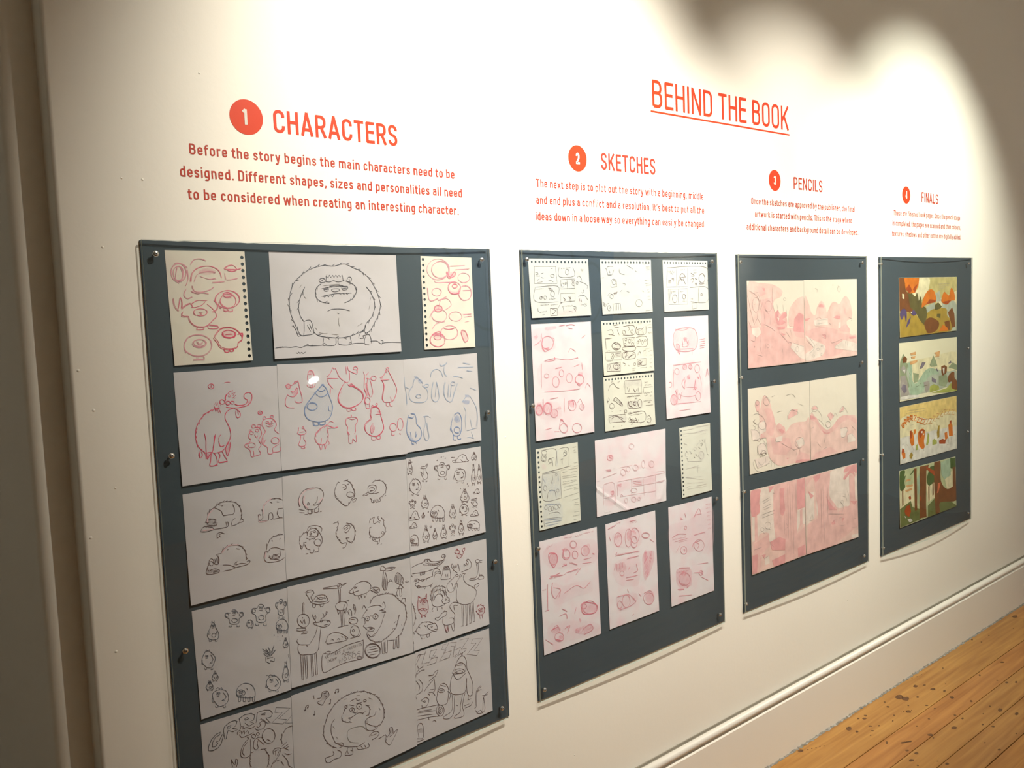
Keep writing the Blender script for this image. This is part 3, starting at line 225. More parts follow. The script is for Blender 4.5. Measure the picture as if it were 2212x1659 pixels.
'C3':[('ink2',1.1,'l','15,10 9,27 3,63 14,68 27,65 30,49 24,29 20,11 15,10/15,21 15,22 14,23 12,22 13,20 14,20 15,21/19,20 21,21 21,23 19,23 18,22 18,21 19,20/16,23 18,23 17,25 16,23/12,25 16,27 21,26/12,18 16,20 21,20/4,66 4,72 9,72 9,67/20,68 20,74 25,75 24,69/12,10 14,3 18,11 21,4 22,11/7,37 2,49 8,46/24,40 26,54/12,51 15,46 19,46 23,51 22,57 17,60 13,56 12,51/72,53 90,58 106,54 110,38 98,47 77,48 72,53/92,61 89,75 81,95 89,106 106,103 109,86 102,73 101,60/105,44 106,47 104,48 101,47 101,44 103,43 105,44/79,108 79,115 85,116 85,109/98,111 98,118 104,119 104,112/82,82 72,68 79,92/173,57 151,54 148,70 165,81 168,101 187,110 209,108 213,86 231,78 230,61 205,62/173,57 182,44 200,47 208,62/187,59 184,59 182,57 183,54 186,53 188,56 187,59/197,56 199,58 198,60 194,61 193,58 194,55 197,56/189,61 193,61 191,64 189,61/181,65 190,67 199,66/182,51 189,54 200,54/163,110 163,117 175,119 174,112/200,116 200,123 212,125 210,118/158,71 150,67 150,59 157,56 164,60 165,67 158,71/216,75 215,66 222,62 230,67 231,75 223,79 216,75/190,84 201,88 204,96 196,100 185,100 178,93 180,86 190,84/273,42 287,30 307,23 325,31 334,51 343,56 328,60 253,53 249,45 273,42/266,43 267,44 266,45 264,45 264,43 265,42 266,43/269,45 269,44 270,43 271,44 272,45 271,46 269,45/267,46 269,46 268,47 267,46/263,48 267,49 272,48/264,41 267,43 272,42/296,45 309,57 324,57/306,35 311,37/373,24 367,33 359,44 362,54 374,57 387,57 391,47 384,35 379,25 373,24/376,29 376,31 375,31 373,30 373,29 374,28 376,29/380,32 379,31 378,30 380,29 381,30 382,31 380,32/376,32 379,32 377,33 376,32/372,34 377,35 382,35/373,27 377,28 382,28/363,56 363,59 369,60 368,56/380,58 380,61 386,62 385,59/370,23 372,20 376,24 379,21 381,25/365,39 361,45 367,44/384,41 387,50/378,45 382,47 382,51 378,53 373,52 370,48 373,45 378,45/257,105 267,93 289,90 311,95 320,113 317,131 308,145 287,144 268,139 257,123 257,105/271,101 274,101 277,102 276,105 274,106 272,104 271,101/285,107 283,107 281,105 282,102 284,102 287,104 285,107/277,107 281,107 279,110 277,107/270,110 278,113 286,112/271,98 278,101 287,101/265,144 265,149 276,151 274,145/297,149 297,155 308,156 307,150/300,102 311,122 291,131 306,131/270,87 278,82 285,88 293,84 297,91/255,113 250,130 264,128/366,86 361,111 353,140 355,163 364,169 374,164 377,141 373,113 371,87 366,86/365,103 366,102 368,102 368,103 367,104 366,104 365,103/370,103 372,103 372,104 372,105 370,105 370,104 370,103/368,105 370,105 369,106 368,105/365,106 369,107 372,107/365,101 368,102 373,102/355,168 355,176 359,176 359,168/368,170 368,178 372,178 372,170/364,86 366,76 368,86 371,77 372,87/359,125 355,143 359,138/373,128 374,148/365,157 362,152 362,143 366,138 369,139 371,146 369,154 365,157/399,90 394,113 385,140 387,162 398,168 409,164 413,142 408,115 405,91 399,90/399,105 399,107 397,107 396,106 397,104 398,104 399,105/403,108 402,107 401,106 402,105 404,105 404,107 403,108/399,107 402,108 400,109 399,107/396,109 400,111 404,110/396,103 400,104 405,104/388,166 388,174 393,175 392,167/403,169 403,176 408,177 407,169/397,90 399,81 402,91 405,82 406,91/391,127 387,143 392,139/408,130 409,149/395,151 396,143 399,138 404,140 405,148 404,155 399,157 395,151/368,209 375,200 383,195 391,200 394,213 398,217 392,220 360,217 358,211 368,209/364,209 365,209 365,210 365,211 364,211 363,210 364,209/367,210 368,210 369,211 368,212 367,211 367,211 367,210/366,211 367,212 366,212 366,211/363,213 366,214 369,213/363,208 366,209 369,209/378,210 384,218 390,218/383,203 385,205/10,121 18,107 37,96 55,103 68,122 69,142 56,156 41,166 24,156 12,140 10,121/26,114 29,114 30,117 28,118 26,118 25,116 26,114/36,115 38,117 37,119 35,120 33,118 33,116 36,115/30,120 33,120 32,122 30,120/24,122 31,125 38,124/25,112 30,114 38,114/19,160 19,166 28,167 27,161/46,164 46,170 56,172 55,166/50,114 59,134 41,145 55,145/24,99 31,92 37,99 44,94 47,102/11,127 6,145 18,143/12,192 2,191 1,199 8,205 10,217 18,222 28,220 30,208 38,204 38,195 27,195/12,192 16,185 24,187 28,195/17,194 16,193 16,191 18,191 19,192 19,193 17,194/21,193 22,192 23,192 24,194 23,194 21,194 21,193/19,194 21,194 20,196 19,194/16,196 20,197 24,197/16,190 19,191 24,191/7,222 7,225 13,226 12,223/24,225 24,228 29,229 29,225/5,192 9,194 8,198 5,200 2,197 1,193 5,192/32,196 36,196 38,200 36,204 32,204 30,200 32,196/26,213 23,217 18,216 14,213 15,208 19,207 23,209 26,213/83,182 76,196 65,212 70,227 84,233 101,232 105,218 97,199 91,183 83,182/83,193 82,191 82,189 84,189 86,191 85,193 83,193/90,190 92,191 92,193 91,194 89,193 88,191 90,190/86,194 89,194 87,196 86,194/81,196 87,198 93,197/81,187 86,189 93,189/71,230 71,235 78,236 77,231/91,234 91,239 98,240 98,235/80,181 83,176 87,182 91,177 93,183/73,205 68,214 75,213/97,209 100,222/87,225 81,222 80,216 85,213 92,215 95,220 92,224 87,225/9,261 18,247 31,238 42,247 47,268 52,274 43,279 -4,274 9,261/1,263 2,262 3,261 5,263 4,264 2,265 1,263/10,264 9,266 7,265 6,264 8,263 9,263 10,264/5,265 7,266 6,267 5,265/1,267 5,269 10,268/1,260 5,262 10,262/23,264 31,276 40,276/30,251 33,254/72,255 69,261 64,268 66,274 72,277 79,277 81,271 77,263 75,256 72,255/73,260 72,260 72,260 71,259 72,259 73,259 73,260/75,261 74,260 74,259 75,259 76,260 76,261 75,261/73,261 75,261 74,262 73,261/71,262 74,263 76,262/71,258 73,259 76,259/66,276 66,278 69,278 69,276/75,277 75,279 78,280 78,278/70,255 71,253 73,256 75,253 76,256/67,265 65,269 68,268/77,267 79,272/71,273 70,271 72,269 74,269 76,271 76,273 74,274 71,273/7,303 13,294 22,289 30,295 33,308 37,312 31,315 -2,312 -4,306 7,303/3,303 4,304 4,305 3,306 2,305 2,304 3,303/7,306 6,306 5,305 6,304 7,304 7,305 7,306/4,306 6,306 5,307 4,306/1,307 4,308 7,308/2,303 4,304 8,304/17,305 23,314 29,313/22,297 24,299/112,275 118,249 144,235 173,244 189,270 187,296/129,269 126,271 123,268 124,265 126,264 129,267 129,269/134,270 133,267 136,266 139,268 139,271 136,272 134,270/130,272 134,272 132,274 130,272/122,275 131,278 140,277/123,262 130,265 140,265/114,271 114,263 123,258 136,258 146,265 148,275 145,282 132,284 120,279 114,271/120,284 120,302 127,304 129,283/139,287 138,306 146,307 148,287/158,291 157,310 165,311 167,290/177,294 176,313 184,315 186,294/112,275 124,286 174,298 187,292/155,256 159,264/234,249 226,264 215,282 219,298 234,304 251,303 255,288 247,268 241,250 234,249/232,257 234,257 235,259 234,261 232,260 231,259 232,257/240,262 238,261 238,259 240,258 242,259 242,261 240,262/235,262 238,262 237,264 235,262/230,264 236,266 242,265/231,255 236,257 243,257/221,301 221,306 227,308 227,302/241,305 241,310 248,312 248,306/230,248 233,242 237,250 241,244 244,251/223,274 218,284 225,282/247,278 250,292/230,290 231,284 237,284 243,286 244,292 241,296 234,295 230,290/323,273 327,288 320,299 305,304 289,301 281,289 275,274 285,261 297,257 313,261 323,273/293,269 293,271 290,271 289,269 289,267 291,267 293,269/296,270 297,268 299,269 300,271 299,272 297,272 296,270/293,272 296,272 295,274 293,272/288,274 294,276 300,276/289,265 294,267 301,267/284,302 284,306 292,308 291,303/308,306 308,311 316,312 315,308/310,268 318,284 303,291 315,292/288,256 294,251 300,256 306,253 308,259/277,277 273,290 283,289/306,188 297,203 284,221 289,237 307,243 328,243 333,228 322,207 315,189 306,188/308,196 310,197 310,199 307,200 305,199 305,196 308,196/314,200 314,198 316,196 318,198 319,201 316,202 314,200/310,201 314,201 312,204 310,201/304,204 311,207 319,206/305,193 311,196 319,196/290,240 290,246 299,247 298,241/316,245 316,250 325,252 324,246/301,187 305,181 310,189 315,183 318,190/294,213 287,223 296,221/323,217 327,232/319,228 318,234 312,236 305,233 303,227 306,222 315,224 319,228/343,244 361,248 377,248 380,238 368,242 347,241 343,244/363,250 360,258 353,268 362,276 378,275 381,266 373,258 372,250/375,241 377,242 376,243 373,243 372,242 372,241 375,241/351,276 351,280 358,281 357,277/371,279 371,283 377,284 376,280/353,261 343,252 351,267/347,311 355,302 366,296 376,302 381,317 386,321 378,324 336,319 334,313 347,311/343,313 341,313 341,312 342,311 343,311 344,312 343,313/346,314 345,313 345,312 346,312 347,312 347,313 346,314/344,314 345,314 344,315 344,314/341,315 344,316 347,316/341,310 344,311 348,311/360,313 367,322 375,322/366,305 368,307/79,321 73,339 62,360 66,378 79,385 94,383 99,365 91,342 86,322 79,321/81,331 83,332 83,334 81,335 79,334 80,332 81,331/87,336 86,335 86,333 88,332 89,334 89,336 87,336/83,336 86,336 85,338 83,336/79,338 84,340 90,339/79,329 84,331 90,332/67,382 66,388 73,390 72,383/86,386 86,392 92,393 91,387/76,320 79,313 83,321 87,314 89,322/70,350 64,362 71,360/91,354 94,370/76,370 76,363 82,360 87,363 89,370 86,375 80,374 76,370/128,340 124,353 117,367 119,379 128,384 138,382 141,370 136,355 133,341 128,340/127,347 128,348 127,349 126,349 125,348 126,347 127,347/130,350 129,349 130,348 131,348 132,349 132,350 130,350/128,350 130,350 129,351 128,350/125,351 128,353 132,352/125,346 128,347 132,347/120,382 120,386 124,387 123,383/132,384 132,388 136,389 136,385/126,340 128,335 130,341 133,336 134,342/122,360 118,369 123,367/136,363 137,374/132,368 134,372 133,376 130,377 126,375 126,371 128,367 132,368/177,335 170,350 160,368 163,383 177,389 192,388 196,373 189,354 184,336 177,335/176,346 174,346 172,345 173,343 174,342 176,344 176,346/181,344 183,345 182,347 180,347 179,345 179,344 181,344/176,347 179,347 178,349 176,347/172,349 177,351 183,350/172,341 177,343 183,343/164,386 164,392 171,393 170,388/184,390 184,396 190,397 189,391/173,334 176,328 180,335 184,329 186,336/167,359 162,370 169,368/189,363 192,377/180,368 186,372 187,378 183,382 177,380 173,375 174,370 180,368/223,345 214,343 212,355 219,362 220,378 228,384 237,381 239,365 246,359 246,347 236,348/223,345 227,335 234,337 237,348/227,346 226,345 227,344 228,344 229,345 228,346 227,346/231,347 231,345 232,345 233,345 233,346 232,347 231,347/229,347 231,347 230,348 229,347/226,348 230,350 233,349/226,343 229,344 234,344/218,384 218,389 223,390 222,385/233,387 232,392 237,393 237,388/217,355 214,354 213,348 215,344 219,346 219,351 217,355/246,351 245,357 242,360 240,356 240,350 243,348 246,351/229,377 225,373 224,368 228,364 232,365 234,370 233,376 229,377/276,332 270,349 260,368 264,384 276,390 290,389 294,373 287,352 283,333 276,332/277,342 278,344 276,345 275,344 274,343 275,341 277,342/283,346 281,346 280,345 280,343 282,342 283,344 283,346/278,346 280,346 279,347 278,346/273,347 278,349 284,349/274,340 278,342 284,342/265,388 265,393 270,395 270,389/282,391 282,397 288,398 288,392/273,332 276,325 280,333 283,326 285,334/267,359 262,370 269,368/287,363 290,377/283,381 278,382 274,378 274,372 278,367 284,370 285,376 283,381/313,365 318,348 342,341 370,349 385,366 384,383/323,361 323,358 326,357 329,359 328,362 326,363 323,361/337,365 334,364 333,361 334,359 337,360 338,363 337,365/329,364 333,364 331,367 329,364/322,367 330,370 339,369/323,355 330,358 339,358/344,370 337,372 324,369 315,365 315,359 320,355 331,354 341,359 346,365 344,370/320,371 320,383 327,385 329,371/338,374 338,387 345,388 347,375/356,378 356,390 363,391 365,378/374,381 374,394 381,395 383,382/313,365 324,373 372,383 384,381/353,355 357,361/-4,372 -1,355 14,345 30,350 38,368 37,385/2,365 4,365 5,367 5,368 3,368 2,367 2,365/8,367 9,367 11,368 11,369 9,370 8,369 8,367/6,369 8,370 7,371 6,369/1,371 6,373 11,373/2,364 6,366 12,366/-1,363 3,359 10,362 15,366 16,372 12,377 6,377 -1,374 -3,369 -1,363/0,378 0,391 4,392 5,378/10,380 10,393 14,394 16,380/21,382 21,395 25,396 26,382/31,384 31,397 35,398 37,384/-4,372 2,380 30,387 37,383/20,359 22,364/29,18 31,20 30,21 27,21 26,19 27,18 29,18/244,30 244,29 245,28 247,28 248,30 247,30 244,30/250,30 250,28 252,28 254,29 254,30 252,30 250,30/256,31 258,30 260,31 260,32 258,33 256,32 256,31/166,31 166,32 164,32 162,31 162,30 165,29 166,31/187,18 189,18 190,19 190,20 188,20 187,20 187,18/199,19 197,18 197,17 198,16 200,17 201,18 199,19/208,27 210,26 212,27 212,28 210,29 208,28 208,27/287,181 286,180 287,179 289,179 290,180 289,181 287,181/326,165 327,164 329,163 330,165 330,166 328,166 326,165/331,174 333,175 334,176 333,176 331,176 330,175 331,174/115,326 112,328 106,327 104,324 108,322 113,323 115,326/97,256 99,255 102,255 103,257 102,258 99,258 97,256')],
'D1':[('ink',1,'F','265,224 286,241 286,219 298,240 310,220 305,239 317,238 296,258 281,257'),
('ink',1.2,'p','262,219 286,241 276,223 293,250 286,219 297,244 310,218 301,241 317,238 293,257 282,243 264,238 281,257/272,255 273,273 287,285 291,275 306,283 309,269/277,263 303,264/313,175 315,180/328,187 330,189/348,189 350,193/335,203 337,206/354,209 356,211/364,274 370,272 367,283/269,330 277,329 278,335 286,330 291,335'),
('bink',1.1,'l','72,63 64,81 52,101 56,120 72,129 90,129 95,111 86,87 80,65 72,63/69,73 71,72 73,73 73,76 71,77 69,75 69,73/79,74 81,76 80,79 77,79 76,76 77,74 79,74/73,78 77,79 75,81 73,78/68,81 74,84 81,84/68,69 74,72 81,73/57,124 57,131 65,133 64,126/80,131 80,137 87,139 87,132/68,62 72,55 76,64 81,57 83,66/61,92 55,104 63,102/86,99 89,116/70,117 68,110 71,105 78,104 83,110 83,117 78,120 70,117/145,44 127,40 124,53 138,64 140,82 156,91 175,91 178,73 194,68 193,53 172,52/145,44 153,34 167,38 174,52/155,48 152,45 153,42 156,41 158,44 157,47 155,48/167,48 165,50 162,49 161,45 163,44 166,45 167,48/158,49 162,49 160,52 158,49/151,53 159,56 167,55/152,39 158,42 168,43/136,89 136,95 146,98 145,92/167,97 167,103 177,106 176,100/135,55 128,53 124,46 128,42 135,44 139,50 135,55/193,63 190,68 182,65 179,58 184,54 191,56 193,63/152,68 161,70 170,75 170,82 162,85 153,82 148,74 152,68/252,53 233,49 230,66 244,78 247,101 263,113 283,111 286,87 303,80 302,62 280,61/252,53 261,40 276,44 282,61/260,53 261,51 264,51 266,54 264,56 261,56 260,53/272,59 269,57 270,54 272,53 274,55 274,58 272,59/266,58 270,59 267,61 266,58/259,62 267,65 275,65/260,47 266,51 276,52/242,111 242,118 253,121 252,113/274,119 274,127 285,130 284,122/234,52 241,53 245,59 243,66 235,66 231,59 234,52/303,74 298,81 290,77 287,68 293,62 301,65 303,74/266,103 257,97 256,88 263,84 273,86 278,94 276,101 266,103/211,117 206,108 207,99 212,92 220,91 228,97 232,105 232,114 229,121 220,120 211,117/215,98 215,100 214,100 213,100 213,98 214,97 215,98/218,101 217,100 218,99 219,99 219,100 219,101 218,101/216,101 217,101 216,102 216,101/213,102 216,104 219,104/213,96 216,98 220,98/210,118 210,121 215,122 214,120/224,122 224,125 228,126 228,123/225,100 229,109 221,113 228,114/213,91 216,89 219,92 223,90 224,94/206,103 204,111 210,111/342,53 331,50 328,66 337,77 338,98 348,107 360,104 363,81 373,73 373,56 360,57/342,53 348,40 357,42 361,58/350,54 349,55 347,54 347,52 349,51 350,52 350,54/353,53 355,53 356,54 356,56 354,56 353,55 353,53/351,56 353,56 352,58 351,56/346,58 351,60 356,60/347,49 351,51 357,52/335,107 335,114 341,116 341,109/355,112 354,119 361,121 360,114/338,56 338,63 333,66 330,63 330,55 334,52 338,56/371,73 367,72 363,66 366,59 371,59 373,66 371,73/350,80 355,83 357,91 354,96 348,96 344,90 344,83 350,80/324,151 328,131 345,121 364,129 374,149 373,170/335,145 335,147 334,148 332,147 332,144 333,143 335,145/339,146 341,146 342,147 342,149 340,149 338,148 339,146/336,149 339,149 337,151 336,149/331,151 336,154 342,154/332,141 336,144 343,144/344,159 336,159 328,154 325,147 327,141 333,137 341,140 347,145 349,154 344,159/329,158 329,173 334,175 335,158/341,162 341,177 346,178 347,162/354,165 353,180 358,181 360,165/366,168 365,183 370,185 372,168/324,151 332,161 364,171 373,167/353,138 355,144/359,203 355,213 348,225 350,235 358,240 367,240 370,230 366,217 363,205 359,203/357,210 358,209 359,209 359,210 359,211 357,211 357,210/363,211 363,212 362,212 361,211 361,210 362,210 363,211/359,212 361,212 360,213 359,212/356,213 360,215 363,215/357,208 359,209 363,209/351,238 351,241 355,242 354,238/362,241 362,244 366,245 366,242/357,203 358,199 361,204 363,200 364,205/353,219 350,226 354,225/366,223 367,232/359,234 356,231 357,228 360,226 363,228 365,232 363,234 359,234/54,168 66,183 75,200 69,218 61,230 45,230 32,216 24,199 29,181 41,166 54,168/41,181 43,184 42,186 40,186 39,183 39,181 41,181/45,184 47,183 49,185 49,187 47,188 46,186 45,184/43,187 46,187 44,189 43,187/38,190 43,192 49,192/39,179 43,182 50,182/33,227 33,233 40,235 39,229/56,234 55,240 63,242 63,236/59,183 66,205 52,214 63,215/38,166 44,160 49,167 55,163 57,171/27,193 23,211 32,210/68,251 63,260 57,271 59,281 68,286 78,286 81,277 76,264 72,253 68,251/65,256 66,255 67,256 68,258 67,258 65,257 65,256/71,257 72,257 72,259 71,260 69,259 69,257 71,257/68,259 70,259 69,261 68,259/65,261 68,262 72,262/65,254 68,256 72,256/60,283 59,286 64,288 63,284/72,287 72,290 76,292 76,288/66,250 67,247 70,252 73,248 74,253/62,266 58,272 63,272/76,270 78,279/71,273 74,276 74,279 71,282 68,280 66,276 67,273 71,273/45,284 39,292 31,301 34,310 45,316 57,317 61,309 54,296 50,285 45,284/43,287 44,287 45,288 46,290 44,291 43,289 43,287/48,292 48,290 49,289 50,289 51,291 50,292 48,292/46,292 48,292 47,293 46,292/42,293 46,296 51,295/42,285 46,287 51,288/35,312 35,315 40,317 40,314/51,317 51,320 56,322 55,319/42,283 44,280 47,285 50,282 52,286/37,297 33,302 39,302/55,302 57,311/42,306 44,304 49,304 52,307 53,311 49,312 45,310 42,306/76,390 62,371 55,353 55,333 73,326 91,330 106,339 114,362 111,380 96,391 76,390/74,341 71,342 69,340 70,337 72,336 74,338 74,341/80,345 78,342 78,339 81,339 83,342 82,344 80,345/74,344 78,344 76,347 74,344/68,347 75,351 83,350/69,333 75,337 84,338/62,383 62,389 72,392 71,386/92,392 91,399 101,402 100,395/95,342 105,364 86,372 100,374/68,321 76,316 82,324 90,320 93,329/54,348 50,365 62,366/145,367 151,343 176,332 205,345 219,372 218,398/160,358 162,361 161,365 158,365 156,361 157,358 160,358/168,361 171,363 172,366 169,368 166,366 166,362 168,361/162,367 166,367 164,370 162,367/155,370 163,374 172,374/156,354 163,359 173,360/175,359 180,368 178,376 170,379 157,376 147,367 145,358 152,353 164,353 175,359/153,377 152,396 159,398 162,378/171,383 170,402 178,404 180,384/189,389 189,408 196,410 198,390/207,395 207,414 214,416 217,396/145,367 156,380 205,398 218,395/187,354 191,363/287,340 306,341 319,355 327,375 320,391 306,400 288,394 273,380 268,361 274,344 287,340/283,353 282,350 284,348 286,350 287,352 286,354 283,353/295,353 296,356 294,357 291,356 291,353 292,351 295,353/287,356 291,356 289,359 287,356/281,359 288,362 296,362/282,346 288,349 296,350/276,391 276,396 285,399 284,393/304,400 304,405 314,408 313,402/308,354 317,374 299,381 313,384/281,335 289,331 295,338 302,335 305,343/268,359 263,375 275,375/352,302 346,322 337,346 339,367 349,374 361,372 365,352 360,326 357,303 352,302/350,316 350,314 352,314 353,316 353,317 351,317 350,316/357,316 358,317 357,319 356,319 355,317 355,316 357,316/353,318 355,319 354,320 353,318/349,320 354,322 358,322/350,313 353,315 358,315/340,371 340,378 344,379 344,372/354,375 354,382 359,384 359,377/349,301 351,293 354,302 357,295 359,304/343,335 339,349 344,346/360,340 361,358/352,363 348,360 347,352 350,347 355,347 358,354 356,361 352,363')],
'D2':[('ink3',1,'F','444,64 454,58 462,91 453,119 441,107/509,66 522,63 543,87 542,109 512,104/298,150 301,168 296,186 294,166/385,103 419,106 408,119 392,111/42,294 42,393 39,392 39,293/87,303 85,392 82,391 84,302'),
('ink2',1.3,'f','371,164 382,145 397,136 427,135 462,139 491,152 510,173 529,195 544,208 550,236 548,271 533,308 516,334 489,345/414,341 435,334 455,326 492,301 510,261 516,245/349,280 348,297 362,318 390,335 414,341'),
('ink2',1.2,'l','76,40 93,34 111,41 114,54 100,63 108,85 99,87 87,60 77,45/80,43 97,43 108,44/110,82 122,68 140,66 162,72 172,87 174,98 143,96 112,86/126,69 143,86 162,78/121,84 139,76 166,87/107,89 106,109 115,112 120,101/137,105 141,116 150,117 155,107/103,92 133,104 173,106 183,100/155,41 191,43 220,46 227,52 222,57 186,50 155,44/241,47 260,45 267,44 260,48 241,52/223,42 227,39 234,39 239,43 242,49 241,55 236,59 230,59 225,55 222,49 223,42/228,47 231,45 234,46 235,49 234,52 231,52 229,50 228,47/226,60 227,94 225,123/235,62 233,96 231,120/211,124 218,119 237,117 255,124 263,137 253,155 225,153 210,140 208,127/255,124 269,119 271,126/250,133 244,153 252,172 258,152/230,154 230,222/237,155 235,223/243,157 243,223/211,223 239,224 262,226/214,145 220,168 225,153/301,67 315,58 344,56 368,66 381,84 375,100 360,110/301,69 286,79 274,86 285,95 304,92 323,92/295,85 298,103 317,112 360,110/317,112 321,128 329,115/331,115 334,128/345,115 349,128 357,113/375,100 389,112 408,123 423,116 417,102 395,94 378,97/390,99 413,118/394,113 419,106/301,75 301,72 304,71 308,73 310,76 307,78 303,78 301,75/300,78 315,73/431,27 440,11 454,21 458,33 443,32 431,27/459,24 484,26 508,33 483,40 458,37/458,29 498,33/448,35 441,68 437,98 448,122 455,120 464,95 461,64 455,41/446,69 443,112/451,62 450,118/456,72 454,115/465,91 480,86 490,93/470,84 480,79/480,86 488,83/504,100 503,78 512,60 522,60 541,83 547,106 534,116 509,104/511,67 509,102/519,64 519,108/529,71 529,111/536,81 540,109/524,114 518,130 507,145 511,164/529,115 543,132 533,134 534,161 526,168/523,131 523,167/508,128 538,133/566,106 570,110 570,112 563,113 557,110 555,107 558,105 566,106/529,191 535,179 550,183 547,200/332,176 340,161 347,169 353,185/434,180 437,170 444,178 443,200 423,199/361,175 385,174 414,179 429,190/415,202 433,206 447,218 427,211/360,183 345,192 327,215 339,212 342,239 332,249 346,261 365,262 384,272/364,218 365,228 359,233 350,230 345,221 348,213 357,212 364,218/381,223 382,216 387,211 395,211 403,216 408,223 407,230 402,235 393,235 386,231 381,223/354,220 356,220 357,221 357,223 356,224 354,223 354,222 354,220/397,225 395,226 393,225 392,223 393,221 395,221 397,222 397,225/368,213 378,218/442,221 430,245 419,268 403,286 392,296 377,300 367,306/341,260 355,273 384,272 378,283 350,278/354,290 367,306 387,303/417,342 418,395 426,398 429,346/434,343 433,395 441,398 447,342/479,351 474,389 481,392 489,349/494,351 494,391 502,393 505,340/444,345 484,352/483,281 494,271/472,304 482,298/523,292 525,301/360,267 374,271/111,165 102,145 100,137/106,151 115,145/111,165 117,154 113,142/143,165 161,157 171,143/154,159 148,145/161,157 164,139/136,167 143,165/115,174 111,165/104,171 115,176 133,177 151,175 173,183 181,192 172,202 149,204 127,194 114,186/102,172 110,185 119,185/137,171 142,172 145,176 144,179 140,180 135,177 134,173 137,171/167,184 168,184 170,185 170,187 169,188 167,187 166,186 167,184/150,196 172,197/120,196 107,226 88,249 79,259/136,202 129,236 122,271 121,288/79,259 44,249 32,242 26,228 31,221/32,246 28,265 38,288 63,296 98,302 116,291 122,276/38,288 37,393 44,395 48,296/56,298 55,391 61,393 65,301/83,302 81,393 88,393 90,304/100,303 99,392 106,392 107,300/66,259 72,263/62,82 59,126/67,83 65,128/60,85 65,79 69,88/86,151 85,168 75,179 59,181 44,171 35,155 36,138 46,127 62,126 77,135 86,151/27,179 40,179 66,187 70,195 40,191 27,185/47,205 61,200 76,203 71,209 47,205/47,147 55,162 64,148 67,169/56,138 60,143/55,162 57,164/156,269 164,246 187,239 219,248 241,265 256,282 235,287 198,283 162,279 156,269/176,270 181,263 190,272/204,274 211,269 219,278/227,263 232,271/241,271 249,282/154,264 151,271/270,185 264,167 271,160 280,167 281,193/293,187 301,172 298,152 291,144 294,170/292,200 303,208 308,217 304,226 294,229 281,226 270,219 266,209 269,201 279,198 292,200/273,203 296,212/268,219 277,213/287,282 275,272 270,258 273,244 282,236 295,237 307,247 312,261 309,275 300,283 287,282/266,285 311,286 318,276/280,258 279,253 281,250 286,251 289,255 289,259 285,261 280,258/278,273 292,279/135,317 173,324 243,310 319,310 328,315 322,376 314,387 238,381 183,386 132,390 135,317/296,374 304,375 312,378 318,382 318,386 314,387 305,386 297,383 292,379 291,375 296,374/147,312 160,310 173,316 164,321/409,384 397,399 376,402 352,393 336,374 333,353 344,338 366,335 389,344 406,363 409,384/338,370 338,351 350,340 371,339 391,349 404,367 404,386 391,397 371,398 351,388 338,370/355,349 389,352/345,359 398,365/346,370 397,376/353,383 387,386'),
('ink2',0.8,'p','154,327 152,325 148,329 148,334 151,337 154,335/156,337 157,325 162,326 162,330 156,331 162,337/169,324 168,336/175,324 181,323/178,324 177,336/184,323 190,323/187,323 186,336/199,323 193,323 192,335 199,335/193,329 198,329/201,335 202,322 207,324 207,328 202,329 207,335/218,323 213,322 212,326 216,329 215,334 210,333/235,334 231,324 233,321 234,324 230,330 231,334 236,328/248,320 250,333 255,320/256,333 261,320 263,332/258,328 262,328/266,332 267,320 272,321 271,325 266,326 272,332/275,332 277,319 279,327 282,319 282,331/289,319 288,331/294,331 295,318 300,331 301,318/304,318 311,318/307,318 307,330/320,318 316,317 314,321 319,325 317,330 313,329/225,338 222,340 224,343 227,340 225,338/233,338 229,338 229,343/229,340 232,340/241,338 246,338/243,338 243,343/247,338 247,343/252,338 252,343/247,340 252,340/258,338 254,338 253,343 258,343/254,340 257,340/158,346 157,356 163,355 165,351 163,347 158,346/176,346 169,346 168,356 176,356/168,351 174,351/187,346 180,346 179,356 187,356/179,351 185,351/190,356 190,346 197,346 197,350 190,351/232,344 231,354 238,353 241,349 238,345 232,344/244,354 250,344 254,354/246,350 252,350/258,354 258,344 266,344 266,348 258,349 266,354/272,343 271,353/282,343 272,348 281,353/207,358 210,377 215,363 219,377 224,357/237,356 228,366 236,375 245,365 237,356/259,355 250,365 258,374 267,364 259,355/272,354 271,373 283,371 289,362 284,355 272,354/311,353 299,352 295,358 309,363 305,371 293,370')],
'D3':[('wine1',1,'F','30,204 78,216 81,258 63,276 42,271 25,244/262,40 284,56 269,63 258,56/249,23 274,31 259,38/358,325 394,329 395,353 369,356/165,354 184,359 183,389 172,386'),
